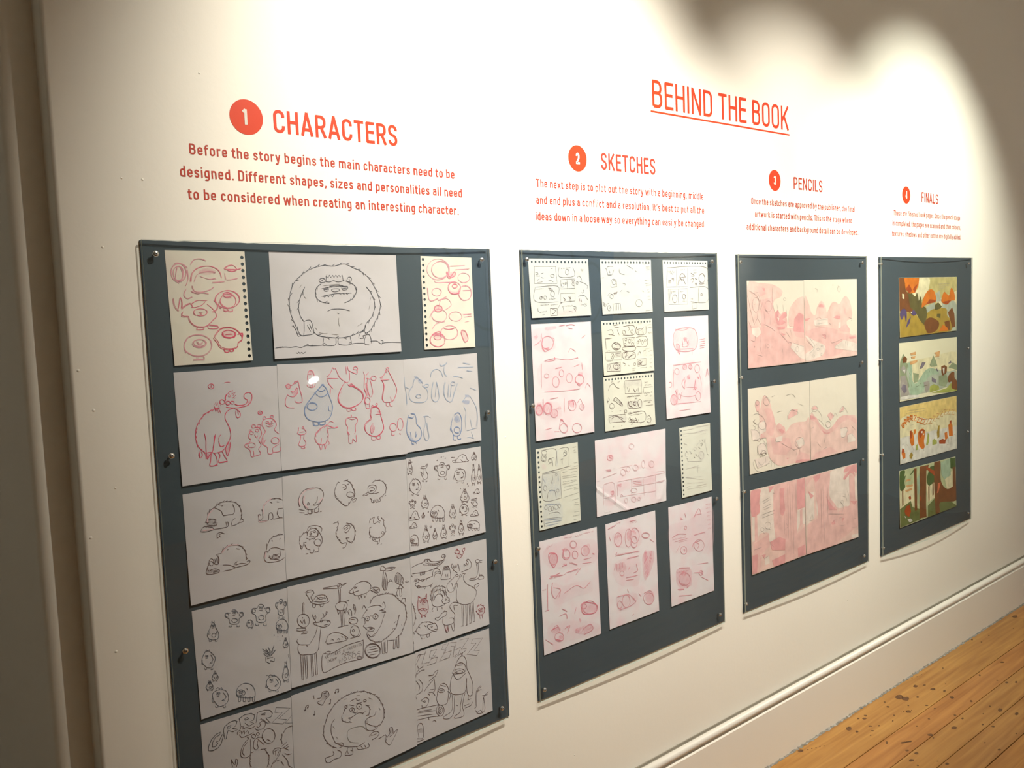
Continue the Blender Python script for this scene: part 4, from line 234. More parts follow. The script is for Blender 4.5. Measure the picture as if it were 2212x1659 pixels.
('ink2',1.2,'l','6,48 35,41 67,39 72,34 94,29 107,41 136,50 174,51 189,45/88,40 79,39 74,34 75,28 82,27 90,30 92,36 88,40/106,43 98,44 91,40 90,33 95,30 104,32 108,38 106,43/192,40 184,43 174,40 169,33 173,27 183,27 191,32 192,40/186,32 190,34 191,37 188,39 185,39 182,36 183,33 186,32/66,50 87,48 136,59 180,53/71,54 114,63 157,66 185,54/6,77 69,83 123,81 157,70 180,57/48,78 50,94 58,94 58,78/64,79 66,93 74,93 72,79/1,81 6,91 11,83/15,115 20,105 36,107 38,121 19,125 29,141 65,150 108,151 114,143/36,109 57,120 78,116 116,112/116,112 117,94 134,81 155,93 160,112 144,104 127,109 121,126/122,104 139,94 155,102/65,150 70,160 76,152/98,148 102,161 108,151/43,149 35,149 29,144 28,139 34,136 42,139 46,144 43,149/59,124 54,121 53,117 56,113 62,114 65,119 64,123 59,124/21,115 20,111 23,109 27,110 30,113 30,116 26,117 21,115/78,125 89,114 100,117/158,137 171,110 178,89 205,90 213,111 214,141 202,145 164,139 158,137/190,84 194,89 191,94 185,95 180,91 179,85 184,82 190,84/206,95 201,97 195,94 192,88 196,84 202,84 207,89 206,95/174,97 210,103/187,119 189,133/198,121 200,135/254,129 232,110 222,90 226,79 233,92 235,104 242,89 247,104 259,88 264,104 266,123/277,130 305,127 329,123 336,101 320,78 308,81 319,92 315,106 305,89 306,108 293,96 295,110/242,136 230,147 195,167 191,189 204,208 227,207 237,181 252,166 270,147/244,141 244,136 249,134 255,137 258,142 255,145 248,145 244,141/263,144 266,141 273,142 277,147 276,151 270,153 264,149 263,144/282,140 299,142 287,149/239,182 248,175 250,198/218,167 227,198/286,165 302,192 335,214 357,238 350,265 325,288 290,288 257,275 241,252 243,211 239,186/349,227 347,212 371,206 376,214 358,224/268,287 265,385/276,289 271,385/290,291 288,387/299,290 292,386/310,293 308,383/319,293 316,383/328,288 329,381/336,285 336,381/256,383 271,385/282,386 294,387/305,383 317,383/326,381 338,381/287,151 289,165/381,94 387,102 382,108 372,108 363,102 362,94 370,91 381,94/365,107 369,137 367,165 355,176 326,172 320,177 349,184 378,177 377,143 376,110/382,106 400,112/389,101 406,100/379,172 402,177 404,190 372,187/382,168 397,169/104,232 108,247 135,260 173,259/202,243 202,252 185,255 168,253 158,236 170,225/108,256 101,272 112,271/129,261 131,278/156,264 158,278/181,234 184,237 184,240 181,241 177,239 176,236 178,234 181,234/191,245 199,249/115,308 137,309 149,299 166,291 182,293 176,310 154,314 131,322 118,314 115,308/159,320 157,343 173,356 212,357 219,336 192,328/216,340 226,319 210,296 200,275 218,261 246,268 245,281 223,276 227,300/163,349 171,388 183,389 184,359/201,359 210,392 219,387 218,354/166,294 169,285 177,294/71,329 92,330 114,331 124,352 117,369 91,357 75,343 71,329/11,344 31,363 74,370 96,363/31,363 36,383 41,382 45,367/63,370 68,385 79,381 79,370/12,340 -4,340 0,352/97,339 99,342 98,345 94,345 91,343 90,340 93,338 97,339/107,357 123,361/46,386 52,383/23,320 33,332/55,324 65,336'),
('ink2',1.2,'f','1,346 18,328 40,311 72,313 103,328/104,232 100,203 107,178 129,165 156,169 178,181 184,215 202,243/109,229 111,206 123,186 150,184 171,198 176,222/115,226 127,206 154,203 164,224/-2,210 7,244 10,280 -3,313'),
('ink2',1.1,'p','93,51 98,56 103,52 108,59 114,55 119,61 125,57 130,63 136,58 146,61 152,57 157,61 163,56/-9,381 -7,393/105,205 113,170 116,198 124,166 127,197 138,165 141,195 151,166 155,199 167,174 168,206 180,186 176,218 190,207'),
('wine',1.3,'l','31,195 27,222 28,249 42,271 63,279 80,262 82,235 78,212/31,195 32,184 44,197/68,200 77,184 75,207/47,220 39,214 39,206 45,202 54,205 59,213 56,219 47,220/57,216 55,208 62,204 71,206 76,214 73,221 65,222 57,216/47,213 45,211 46,209 49,209 51,210 51,213 49,214 47,213/67,211 69,214 67,216 65,216 63,214 63,211 65,210 67,211/50,223 55,231 61,226/31,245 54,247 78,257/42,271 44,287 50,275/61,278 63,290 69,278/31,191 78,207/30,250 38,247 46,256 54,251 64,261 75,257/243,29 254,20 271,28 276,36 259,40 248,35 243,29/259,40 276,45 284,56 269,63 258,58 256,46/286,57 293,40 288,25 303,21 302,30 293,40/254,20 258,14 263,23/368,358 370,378/383,362 385,382/376,331 376,336 372,337 366,335 363,331 365,328 371,328 376,331/389,338 383,338 378,334 378,330 383,329 389,331 392,335 389,338/366,343 387,346/165,363 174,387/179,362 183,387'),
('wine',1.3,'f','355,328 359,315 377,312 394,324 399,344 389,359 368,358 354,343 355,328')],
'E1':[('ink',1.3,'p','22,110 24,93 37,71 55,57 73,54 68,65 52,67 40,84 38,101 49,103 60,95 55,86 66,86 79,66 84,69 73,99 60,112 39,116 22,110/87,87 85,52 89,39 110,28 131,28 140,35 133,51 120,56 143,68 121,70 102,58 92,89 87,87/100,53 100,44 115,42 112,50 100,53/153,58 149,26 171,19 198,22 211,34 206,52 190,53 206,66 186,70 170,52/170,35 182,33 187,40 173,41 170,35/214,67 223,27 251,27 276,36 284,51 277,64 255,60 273,87 258,82 242,60/239,39 255,40 253,47 239,42 239,39/301,33 360,55 308,82 342,97 325,109 278,89 325,62 294,50 301,33/364,88 335,109 367,120'),
('ink2',1.2,'l','139,89 137,79 149,72 153,61 162,61 161,73 174,71 191,81 210,78/145,89 153,104 174,105 190,104 202,100/145,83 152,76 154,92/157,90 164,79 166,96/169,91 179,85 181,100/221,94 237,100 250,92 252,77 242,67 229,72 232,82 222,88 216,80/230,60 236,56 241,64/205,125 200,124 195,120 193,115 194,110 198,108 203,109 207,112 209,118 208,122 205,125/220,120 215,117 213,111 216,107 221,108 225,113 224,118 220,120/265,168 249,159 238,142 237,123 245,109 260,106 276,114 287,131 288,150 280,164 265,168/252,151 258,149 263,158/264,154 269,161/240,135 222,128 203,134 198,160 207,174 216,169 214,150 221,140 239,162 245,158/216,132 242,166/234,133 243,148/182,120 164,129 150,148 145,174 154,186 172,190 185,179 188,122/176,130 159,145 153,168 160,179/209,87 215,95 224,101/177,109 182,120/174,111 180,116/106,174 110,209/106,174 119,203 124,181 132,190 124,215/313,199 336,188/319,207 342,200/325,212 344,210/276,219 277,201 293,198 309,207 298,231 287,242 271,252 263,268/309,207 322,208 343,226/314,233 334,266 336,286 352,302/280,208 299,206/302,210 291,231/286,208 285,226/270,255 287,249 299,253/306,256 317,279/185,179 197,178'),
('ink2',1.2,'f','184,185 178,207 181,236/225,179 243,186 257,216 255,243 245,261/316,190 315,165 326,144 343,131 366,132/324,231 339,243 352,242')],
'E2':[('ink3',1,'F','136,29 160,34 163,51 146,63 132,58/324,222 339,213 343,228 331,233/443,291 459,294 460,316 441,323'),
('ink2',1.3,'f','186,286 155,261 133,222 132,186 147,152 163,122 194,96 238,80 283,78 322,84 361,104 395,136 414,169 422,205 415,244 393,259 367,255/219,154 218,176 236,191 265,201/224,151 240,130 251,120/333,147 352,167 346,193 330,196'),
('ink2',1.2,'l','185,160 169,177 165,211 175,246 183,266/261,110 276,106 291,106 295,116 310,117/233,125 235,120 241,120 246,124 247,130 243,133 237,131 233,125/325,124 330,123 337,126 339,131 337,134 330,133 325,129 325,124/255,121 279,134/289,128 319,131/268,157 261,153 257,147 257,142 262,139 269,139 276,143 280,149 280,155 275,158 268,157/317,149 314,155 307,157 298,154 292,147 290,139 293,133 300,131 309,134 315,141 317,149/302,146 301,144 303,143 304,144 305,146 305,147 303,148 302,146/267,150 266,148 267,147 269,147 270,149 270,150 269,151 267,150/268,157 287,168 293,159/247,177 266,179 297,171 321,180 332,174/252,179 257,185 262,180/314,177 318,184 322,179/329,219 332,256 356,270 377,268 393,255/333,229 353,245 372,255/324,222 340,209 375,207 382,191/340,209 355,205/183,262 201,278 239,300 288,314 318,307/239,300 228,319 222,330 256,339 258,312/233,312 237,331/248,317 257,325/278,310 287,329 337,336 333,316/298,317 307,330/317,320 322,333/186,294 204,310 198,330 169,329 150,335 134,328 132,310 156,310 171,307 167,292/188,268 212,272 215,287 196,289/340,291 366,278 391,291 380,306 354,310/350,290 380,292/384,317 405,315 421,311 425,322 419,338 439,364 461,344 487,311/487,311 474,311 462,321 459,292 443,291 445,310 431,324 419,343/441,328 457,324/112,47 130,49 136,29 160,32 166,52 148,64 133,81 111,64 130,62/124,78 138,84/141,35 155,37/145,45 158,54/97,29 98,45/93,33 95,30 100,32/198,35 198,49/198,38 211,38 211,50/192,47 194,46 196,47 198,49 197,51 195,51 193,49 192,47/211,50 211,52 209,52 207,51 205,49 206,48 209,48 211,50/58,64 58,78/58,66 70,60 71,71/54,76 56,77 58,79 57,80 55,81 53,79 52,77 54,76/65,70 66,69 68,69 70,71 70,73 68,73 66,72 65,70/97,95 98,111/92,108 95,108 97,110 98,112 96,113 94,112 92,110 92,108/172,69 171,86/166,84 169,85 171,87 170,89 168,89 165,88 164,86 166,84/169,71 174,74'),
('grey2',1.2,'l','237,255 244,230 273,227 313,236 331,261/237,255 250,282 289,300/174,187 182,199/185,236 194,248/292,93 311,97/350,121 370,136/398,182 405,194/233,91 247,92')],
'E3':[('ink3',1,'F','31,231 40,235 39,243 31,240/-12,356 15,360 14,375 -10,371/108,281 119,282 117,328 103,318/118,206 143,217 140,225 120,219'),
('ink2',1.2,'p','4,32 16,14 49,19 57,7 30,61 72,64/11,17 27,17 -3,58/83,15 117,17 93,41 110,44 87,52 118,54 108,77 60,77 90,45 73,43 83,15/153,6 184,7 150,46 197,47 183,75 128,76 168,34 143,25 153,6/193,7 228,15 214,50 250,46 237,71 204,79 215,31 195,25/246,10 300,15 253,56 285,61 273,72 212,84/324,27 382,37 327,85 360,92 343,112 284,90 341,52 311,43 324,27'),
('ink2',1.2,'l','210,132 223,111 242,92 265,92 279,118 280,154 296,193 309,237 307,277 290,301/209,137 197,153 208,161 255,171 274,161 269,135 246,118 222,121 209,137/266,168 254,170 237,167 220,160 210,151 210,145 221,143 239,146 256,153 266,162 266,168/249,159 255,164 254,168 247,168 236,166 226,162 221,157 221,153 228,153 239,155 249,159/199,158 224,193 273,176/196,162 182,197 180,236 202,258 249,268 268,254 277,202/188,253 188,307 174,333 139,340 133,350 167,360 192,338 202,263/249,268 231,322 227,350 197,360 196,370 243,376 250,358 243,326 262,267/274,202 274,266 285,290 306,292/249,72 254,89/261,73 257,89/229,99 241,97/234,117 258,122/222,126 257,132/285,290 277,307 296,308/105,231 112,204 131,186 153,191 169,218 167,252 154,286 114,278 101,249 105,231/129,206 139,211 146,218 146,224 140,227 129,225 118,220 112,213 112,207 118,205 129,206/118,209 143,219/125,189 158,205/163,230 179,246 172,273/63,124 88,129 100,118 117,116 105,134 93,140 64,151/93,145 96,190 89,207 61,203/93,150 57,172 37,190/66,127 94,131/67,192 90,197/55,205 66,219/83,210 94,228/-9,261 29,264 108,276/-12,308 60,318 116,332/130,288 138,303 138,319 131,330 118,333 106,325 97,310 97,293 105,282 117,280 130,288/120,291 127,297 130,307 129,316 124,321 116,321 109,315 105,306 107,296 112,291 120,291/114,310 113,304 116,300 120,300 122,305 121,311 118,313 114,310/-5,277 90,297/-6,291 83,311/1,272 73,286/49,312 54,330/15,226 32,222 43,221 59,236 46,260 24,262 19,247/15,226 31,236/32,239 31,235 33,233 37,234 40,238 39,241 35,241 32,239/-6,114 1,93 18,79 40,76/0,102 23,90 45,92/13,77 8,62/29,77 38,71/10,124 30,154 23,185 -5,191/-4,129 13,158 6,180/-11,194 -7,214/311,359 324,353 334,285 360,268/318,351 328,284 354,262/328,284 359,283/322,388 347,381 359,395 369,327 401,307/317,371 334,394 372,389 369,322/360,314 394,320/257,341 294,338 301,325/252,329 282,329/-16,364 -8,333 9,329 19,347 16,399 -17,392/-9,352 13,357/-8,372 -6,391/70,346 81,340 92,351/208,309 217,317/-2,407 21,408/-18,406 9,411')],
'F1':[('ink2',1,'F','356,55 365,47 377,56 368,62/263,195 271,193 274,201 266,205/202,218 215,216 213,223 203,224/269,210 282,210 282,217 270,218/135,226 143,225 142,234 136,234'),
('red1',1,'F','323,65 350,65 346,80 326,80/319,208 351,192 352,236 329,231/190,261 297,252 299,278 192,280'),
('fgrey',1.25,'l','38,38 181,37 187,122 34,121 38,38/204,41 205,89 309,85 301,41/212,104 308,100 309,148 212,151 212,104/257,103 257,148/36,140 188,136 189,182/36,142 34,210 189,215/207,173 308,172 306,213 205,218 207,173/232,137 227,141 221,141 217,137 215,131 217,125 222,121 228,121 232,125 234,131 232,137/241,120 246,118 252,120 253,124 249,127 243,127 240,124 241,120/168,87 163,91 155,93 148,91 144,86 144,81 150,77 157,76 165,78 169,82 168,87/165,180 159,187 150,188 142,185 137,177 139,168 145,162 154,160 162,164 166,171 165,180/264,79 256,79 250,74 247,66 250,57 257,52 266,52 272,57 274,65 271,74 264,79/43,66 58,68 61,77 45,79/77,75 96,70/79,91 95,96/126,110 145,108 161,115/148,49 161,47/141,188 138,195/158,189 160,196/104,200 99,202 93,199 90,195 91,189 94,184 100,183 106,185 109,190 108,196 104,200/66,199 62,196 61,193 64,190 69,188 75,189 79,191 80,195 77,198 72,200 66,199/328,95 343,85 359,100 362,109/335,123 332,127 327,128 322,127 319,123 319,119 322,115 327,114 332,115 335,119 335,123/345,114 365,119 392,129 405,144 395,149/331,192 351,185 382,190 392,203 399,210/356,168 362,175 373,165 367,156/374,227 387,239 369,241/177,256 205,220/46,243 48,259 67,264/291,242 311,245 303,269/217,240 223,266/256,265 286,268'),
('ink2',1.3,'l','129,247 176,247 176,282 130,283 129,247/138,254 154,253 164,260 147,274 137,269/124,145 143,148 156,160/130,153 149,158/65,189 81,187 77,199/283,116 294,109 303,121 293,133 306,136/290,128 297,114 311,109/223,194 239,207 229,211/260,190 273,200 262,212/270,186 276,203/334,197 340,216/347,202 353,221/294,249 300,259 307,247/202,219 215,217'),
('fgrey',1.1,'p','44,149 47,152 51,149 53,152/57,148 60,151 63,147 65,151 69,147 71,151 75,146 77,151 80,147 82,149/87,146 88,150 92,145/65,226 69,232 72,227 76,230 81,228 83,230 88,226/92,231 93,227 98,230 101,225 104,230 109,226/111,231 115,225 120,229 122,225/145,227 149,231 153,228 156,231 161,226 166,230 168,227/174,231 178,225 182,230/125,199 128,203 131,199 133,202/136,199 139,202 143,198 145,202 149,199 151,203 155,199 157,201/161,198 163,201 167,198 169,200/70,260 75,264 79,260 83,263 86,260 91,264 95,260 97,264 102,258 106,263/72,276 75,279 79,275 82,278 86,275 89,278/210,238 216,242 221,237 224,242 229,236/232,241 237,236 241,241 247,235 251,241 255,234 261,242/265,234 269,240 275,235 277,240 282,233 289,240/218,47 219,50 223,47 226,50/231,45 234,49 236,45 241,48 243,44/249,44 254,47 256,44 260,48 263,43 265,47/269,43 272,45 275,42 277,45 282,42 283,45/50,85 55,88 58,83 60,87/63,84 66,87 71,83 73,86/52,104 56,106 60,102 62,103 67,98 68,100/50,118 51,120 54,116 56,119/58,116 61,119 63,115 65,117 68,115/69,117 71,114 74,116 76,114 78,116 81,112 83,115 85,112 88,114/350,230 352,236 359,231 364,236 370,230 372,235 377,228 381,234 388,228')],
'F2':[('blue1',1,'F','147,39 208,26 293,32 330,54 320,74 205,83 159,77/38,132 61,129 62,154 42,155/150,168 211,156 220,181 181,200'),
('red1',1,'F','252,191 295,186 309,208 266,211/14,172 37,169 36,191 18,190'),
('fgrey',1.25,'l','47,49 54,73 56,81 86,80 105,52/47,49 38,46/105,52 103,58/51,40 74,35 97,36/64,61 73,70 69,58/74,142 79,117 87,105 103,103 118,111 122,139/116,122 113,128 106,132 97,132 91,128 88,122 91,115 98,111 107,111 113,115 116,122/74,142 83,146 124,142/86,205 78,207 70,205 65,199 65,191 70,185 78,182 86,184 91,191 91,198 86,205/47,194 59,179 72,176/76,182 85,188/66,265 59,270 50,270 44,264 41,256 44,248 51,243 60,243 66,248 69,256 66,265/12,224 29,234 56,231/7,221 20,246 38,240/83,235 138,233/87,238 86,273/101,236 100,270/115,236 113,270/129,236 127,271/143,230 146,271/278,251 268,241 268,229 278,220 294,216 309,220 319,230 318,242 309,251 293,255 278,251/146,49 150,70 187,80/208,29 231,39 254,48/272,58 286,64/166,124 189,130 184,140/145,171 164,161/197,168 220,175/325,167 335,173'),
('ink2',1.3,'l','90,182 102,173 97,184 109,173 106,184 118,170 115,183 125,169/55,259 69,250 64,263 71,257/16,234 26,243'),
('fgrey',1.1,'p','341,21 344,23 347,20 351,24 354,20 358,22 360,20 363,22 367,18/371,22 374,18 375,22 381,19 384,21 387,18/388,21 392,17/360,37 363,39 366,36 370,40 373,36 375,39 378,36 382,39 386,34 388,38 391,34 393,37/364,45 368,47 372,43 373,46 378,43 380,47 384,42 386,46 390,42 393,45 396,41/361,53 365,55 369,51 372,56 376,52 378,54 382,51 386,54 389,50/392,54 395,51 398,54/346,111 352,114 356,108 360,113 367,108/370,113 376,108 381,112/351,125 356,130 362,126 368,131 376,124/378,129 387,124/355,139 360,143 364,137 372,141/377,135 378,142 386,134 389,140 395,132 399,137/364,162 369,166 375,158 381,163/368,175 373,180 378,174 383,177 389,172/367,201 372,204 376,197 382,201 387,194/368,215 374,221 379,214 383,222 389,214 395,221/345,278 348,279 350,277 352,279 356,276/359,279 361,276 364,279 366,275 369,279 373,275 375,278/377,276 379,278 383,275 384,277/388,275 391,277 394,275 396,276 398,274 401,277/8,95 10,97 14,95 15,97 18,95 20,97 22,94/24,96 26,94/54,78 56,81 59,78 61,80/65,77 66,81 69,77 71,80 73,77 77,80 78,77 82,80')],
'F3':[('ink2',1,'F','44,116 64,114 66,129 45,131/72,101 91,99 90,108 77,113/284,131 298,131 300,145 289,146/240,219 261,219 261,226 242,226/187,198 195,199 194,218 189,220'),
('fgrey',1.25,'l','39,43 392,40 391,149/24,152 218,152/122,44 112,150/39,50 27,149/39,165 212,164 209,252 41,250 39,165/130,165 126,250/234,158 396,158 391,243 236,239/316,159 310,241/247,246 296,246 295,278 251,282 247,246/49,169 49,235/59,169 60,229/222,42 218,147'),
('ink2',1.3,'l','125,146 140,103 157,80 183,80 204,103/134,130 151,103 161,116 177,113 197,137/188,96 182,106 172,111 161,109 153,101 151,90 157,80 167,75 179,77 186,85 188,96/146,100 193,96/366,80 377,93 378,110 369,125 353,131 336,127 325,115 324,98 333,83 349,76 366,80/335,83 363,76 374,94/322,131 333,138 372,135/76,207 86,198 99,197 110,204 115,218 111,232 101,241 88,242 77,234 73,221 76,207/89,199 105,196/187,221 179,224 170,222 164,214 164,205 169,197 178,194 187,197 192,204 193,213 187,221/342,208 335,205 333,199 338,193 345,193 350,198 349,205 342,208/69,176 66,192/248,73 264,80 280,90 247,90/241,114 263,103 273,117 251,131/285,104 307,111/46,116 62,113 66,129 46,129/78,103 93,106 87,123/189,198 194,215/284,134 295,131 300,141'),
('fgrey',1.1,'p','44,62 55,71 62,61 75,70 83,61 95,70 108,58/154,51 162,59 168,51 180,57/185,48 193,55/271,55 279,61 285,53 295,59 303,51/273,70 277,75 279,71 283,74 286,71 292,74 296,70 299,72 302,69/143,177 149,181 152,178 159,182/164,176 168,180 175,175/163,234 169,237 173,232 180,238 184,233 187,239/193,233 199,237/74,177 79,181 82,177 87,181 89,177 94,180 99,177 101,180 105,177/63,69 69,77 77,74 80,81 90,75')],
'G1':[('red3',1,'F','14,61 38,53 39,70 21,73/311,265 326,258 342,266 339,280 319,280/170,486 189,492 185,504 172,502'),
('red2',1,'F','86,18 161,15 166,27 101,36/15,398 41,393 55,422 43,456 12,449/72,400 115,400 119,425 107,451 70,451/145,431 178,423 175,442/237,408 268,399 272,432 244,433/323,425 339,447 322,449/107,439 140,435 149,471 100,470/105,269 148,269'),
('red1',1,'F','13,30 118,27 156,123 59,141 9,107/56,195 340,206 344,341 60,328/5,390 152,400 181,475 84,484 12,453'),
('red2',1.6,'s','85,125 70,109 68,88 81,71 103,64 127,69 143,85 145,106 132,123 109,130 85,125/64,48 57,83 14,104/131,71 152,80 135,114/66,118 85,139 112,132/188,14 226,12/237,16 270,12 298,17/247,29 280,34/78,185 153,178 239,190 312,184/83,189 152,186/56,199 50,316/70,341 210,348 316,347/80,269 75,263 75,256 81,250 90,249 99,251 105,258 105,265 99,270 89,272 80,269/167,315 153,322 138,319 128,308 126,292 132,278 146,271 161,274 171,286 173,301 167,315/150,229 194,225/199,240 207,248 208,259 204,269 195,274 185,272 178,265 176,254 180,244 189,239 199,240/267,278 267,293 258,305 245,308 232,303 225,290 225,276 234,264 247,260 260,266 267,278/289,304 289,289 300,278 318,274 337,279 348,292 348,307 336,319 318,323 300,317 289,304/282,227 322,221/339,214 343,247/58,375 54,453/6,431 8,415 18,403 32,400 45,408 52,423 50,440 40,452 25,454 12,446 6,431/111,443 97,455 79,455 64,444 58,426 62,407 76,396 94,395 109,406 116,425 111,443/147,468 135,475 120,473 108,464 104,451 109,439 121,432 136,433 148,442 152,456 147,468/202,385 199,457/105,380 159,377/241,450 230,436 229,419 237,404 253,398 270,403 281,416 283,434 274,449 258,455 241,450/229,400 239,417/295,418 319,400 339,451/327,458 317,454 312,445 312,435 319,427 329,425 339,430 345,439 344,449 337,456 327,458/169,494 156,540/181,491 212,531/293,525 310,535 317,550 311,564 294,571 274,570 257,559 250,544 256,531 272,523 293,525/204,558 187,560 172,553 163,540 164,525 175,515 191,512 207,519 216,532 215,547 204,558/123,548 156,548/356,346 374,323 396,346/65,530 108,527/247,152 264,133 297,151/345,85 369,70'),
('red3',1.6,'s','73,68 66,110 85,139/291,284 289,308 317,318/300,321 317,331 334,320/308,269 342,280/49,433 43,445 31,451 18,447 10,436 8,422 15,410 26,404 39,407 48,418 49,433/110,413 113,429 106,445 92,453 76,450 64,438 61,421 67,406 81,398 97,401 110,413/81,123 113,121/170,490 186,500/240,409 262,403 267,423/148,170 153,182/307,180 312,188')],
'G2':[('grey1',1,'F','160,177 253,177 252,213 164,209/269,220 341,220 337,254 273,256/32,233 134,229 130,272 31,266/97,175 143,174 142,190 99,191/319,181 349,176 348,207 318,205/276,55 348,54 347,82 275,80/111,122 145,119 144,151 115,153'),
('ink2',1.2,'l','92,27 132,21/97,39 137,37/44,51 80,50 85,74 51,72/120,48 135,80/73,73 101,82/166,34 254,34 254,81 164,81/163,65 165,58 171,55 177,55 182,60 184,67 181,73 176,77 169,77 164,72 163,65/209,36 217,52 205,59/244,73 238,75 231,73 227,68 227,62 231,57 237,55 243,57 247,62 248,68 244,73/274,39 282,55 312,60 334,45/274,39 275,80 347,82 352,38/288,63 287,79/324,61 329,81/22,94 78,93/163,97 257,97 257,145 167,142 163,97/177,105 182,99 189,99 194,104 193,110 187,114 180,111 177,105/225,118 222,123 216,126 209,125 205,120 204,113 208,107 214,104 220,106 224,111 225,118/230,104 234,98 241,97 247,102 246,109 240,112 233,110 230,104/187,130 186,137 180,141 173,139 170,132 174,126 182,126 187,130/243,125 249,131 246,138 237,140 228,137 226,130 233,125 243,125/268,98 352,98 353,150 269,148/279,119 285,119 289,124 288,132 282,135 277,132 275,125 279,119/297,125 292,122 290,115 295,111 301,111 304,116 303,122 297,125/312,136 309,131 309,125 313,120 318,118 324,121 327,126 326,132 323,137 317,138 312,136/346,125 340,126 335,122 336,116 342,113 348,115 350,121 346,125/161,148 254,149 260,165 224,171 166,164 161,148/19,167 143,170 144,214 22,208 19,167/73,175 81,177 85,185 86,194 81,201 74,204 67,202 62,195 62,185 66,178 73,175/80,182 71,189 79,198/97,179 137,178/102,187 139,186/96,195 136,195/160,175 236,174 258,193 246,212 164,209 160,175/276,198 283,183 295,179 303,194 300,200/319,177 343,174/269,218 344,219 340,255 273,258 269,218/276,238 279,231 286,227 294,228 300,233 302,241 299,247 292,251 284,250 278,245 276,238/33,230 135,225 132,274 28,268 33,230/102,229 117,233 126,242 127,253 117,261 102,264 87,260 78,250 78,240 87,231 102,229/96,260 90,255 88,248 92,242 99,238 108,240 114,245 116,252 112,259 105,262 96,260/38,234 48,262/49,231 59,266/152,230 174,239 162,250/197,245 203,253/249,252 240,250 237,244 241,238 250,237 257,241 257,248 249,252/28,98 28,152'),
('ink2',1.2,'s','113,118 132,125 141,136 137,148 122,155 101,156 83,149 74,138 77,127 92,119 113,118/93,132 122,126 138,139/165,180 189,173 182,192 170,200/193,205 247,188/199,209 235,184/170,207 200,186/281,231 304,252/274,250 316,233/104,258 122,240/288,55 324,53/87,148 132,154'),
('grey2',1.1,'p','91,24 97,29 103,22 109,29 114,22 121,28 127,20 131,27/220,18 224,23 227,18 232,22 237,18/289,23 294,28 298,22 302,28/307,23 312,26 315,22 319,26/367,33 370,36 375,32 377,34 381,32 384,35 387,31 392,34 395,30 397,34/367,49 369,53 374,47 377,51 379,47 384,50 386,47 389,51 393,47 397,50 400,45/369,73 381,81 388,75 397,82 400,73/338,163 345,169 351,162 356,169 363,162 368,168 375,161/366,178 372,182 380,176 387,180 392,175 399,180/374,202 379,205 385,199 392,205 398,200/372,222 377,227 385,221 389,226 395,218/371,242 378,248 382,242 389,248 394,240/370,267 372,271 379,265 385,272 389,265/220,264 225,270 230,265 239,270 245,263 248,269 255,264/226,277 228,280 233,276 236,280 242,275 244,280 248,277/21,94 25,97 27,95 29,98 32,94 36,98/38,94 41,97 43,95 46,98/48,94 51,97 53,94 56,97 58,94 61,97/31,158 32,161 36,158 38,162 41,159 43,161 46,158 48,160 50,158 54,160 56,158 58,161/28,212 30,215 33,212 35,216 38,213 41,216 43,212 46,216 49,213 51,215 54,213 57,216 59,214 62,215 65,214 67,216/69,213 72,216/291,266 293,269 295,267 297,268/300,266 302,269 304,266 307,269 308,266 310,269/313,266 314,269 317,266 318,269 321,266/323,269 326,267 328,269 330,267 332,269/335,267 336,269 338,266 341,269 342,266 345,269')],
'G3':[('grey1',1,'F','164,34 297,39 298,79 225,61 163,75/186,149 298,152 296,192 190,183/31,212 156,218 155,251 32,246/116,138 139,156 138,169 116,158'),
('ink2',1.2,'l','165,32 297,37 300,112 164,103 165,32/34,76 47,50 75,40 97,62 120,68/73,156 73,166 67,173 56,176 45,172 39,164 39,154 45,147 55,144 66,148 73,156/20,133 38,127 33,111/26,141 21,118/66,130 89,116 117,134 139,156 138,168 110,154 82,135 66,130/77,119 82,135/92,118 97,137/103,125 108,145/114,134 119,154/128,143 127,163/181,121 281,122/186,145 190,185 296,192/208,149 214,156 215,165 212,174 205,178 197,177 191,170 190,160 193,151 200,147 208,149/240,150 246,154 249,161 247,168 243,173 236,174 230,170 227,163 229,156 233,151 240,150/284,145 293,152 296,165 294,179 286,187 275,188 267,180 263,167 265,154 273,145 284,145/185,153 221,148/220,164 255,180/28,208 159,214 158,254 32,248 28,208/30,220 79,213 113,225 141,236/44,229 84,218 123,238 151,261/154,214 155,190/161,190 169,192 172,199 169,206 161,207 155,202 155,194 161,190/183,217 311,214 308,271 186,261/181,248 193,234 204,263 217,244 227,266 240,243 251,268 264,253/181,260 199,246 216,260/316,81 393,83/316,85 312,113/351,283 340,281 332,271 330,259 335,248 345,242 356,245 364,254 366,267 361,278 351,283/183,69 194,94 201,75/230,77 246,103 259,84/271,77 270,101'),
('ink2',1.2,'s','186,145 191,166 219,184/226,157 256,156 267,177/52,171 64,169/122,147 139,160/235,86 247,99/199,246 216,256 252,256/336,261 354,259/341,278 360,284'),
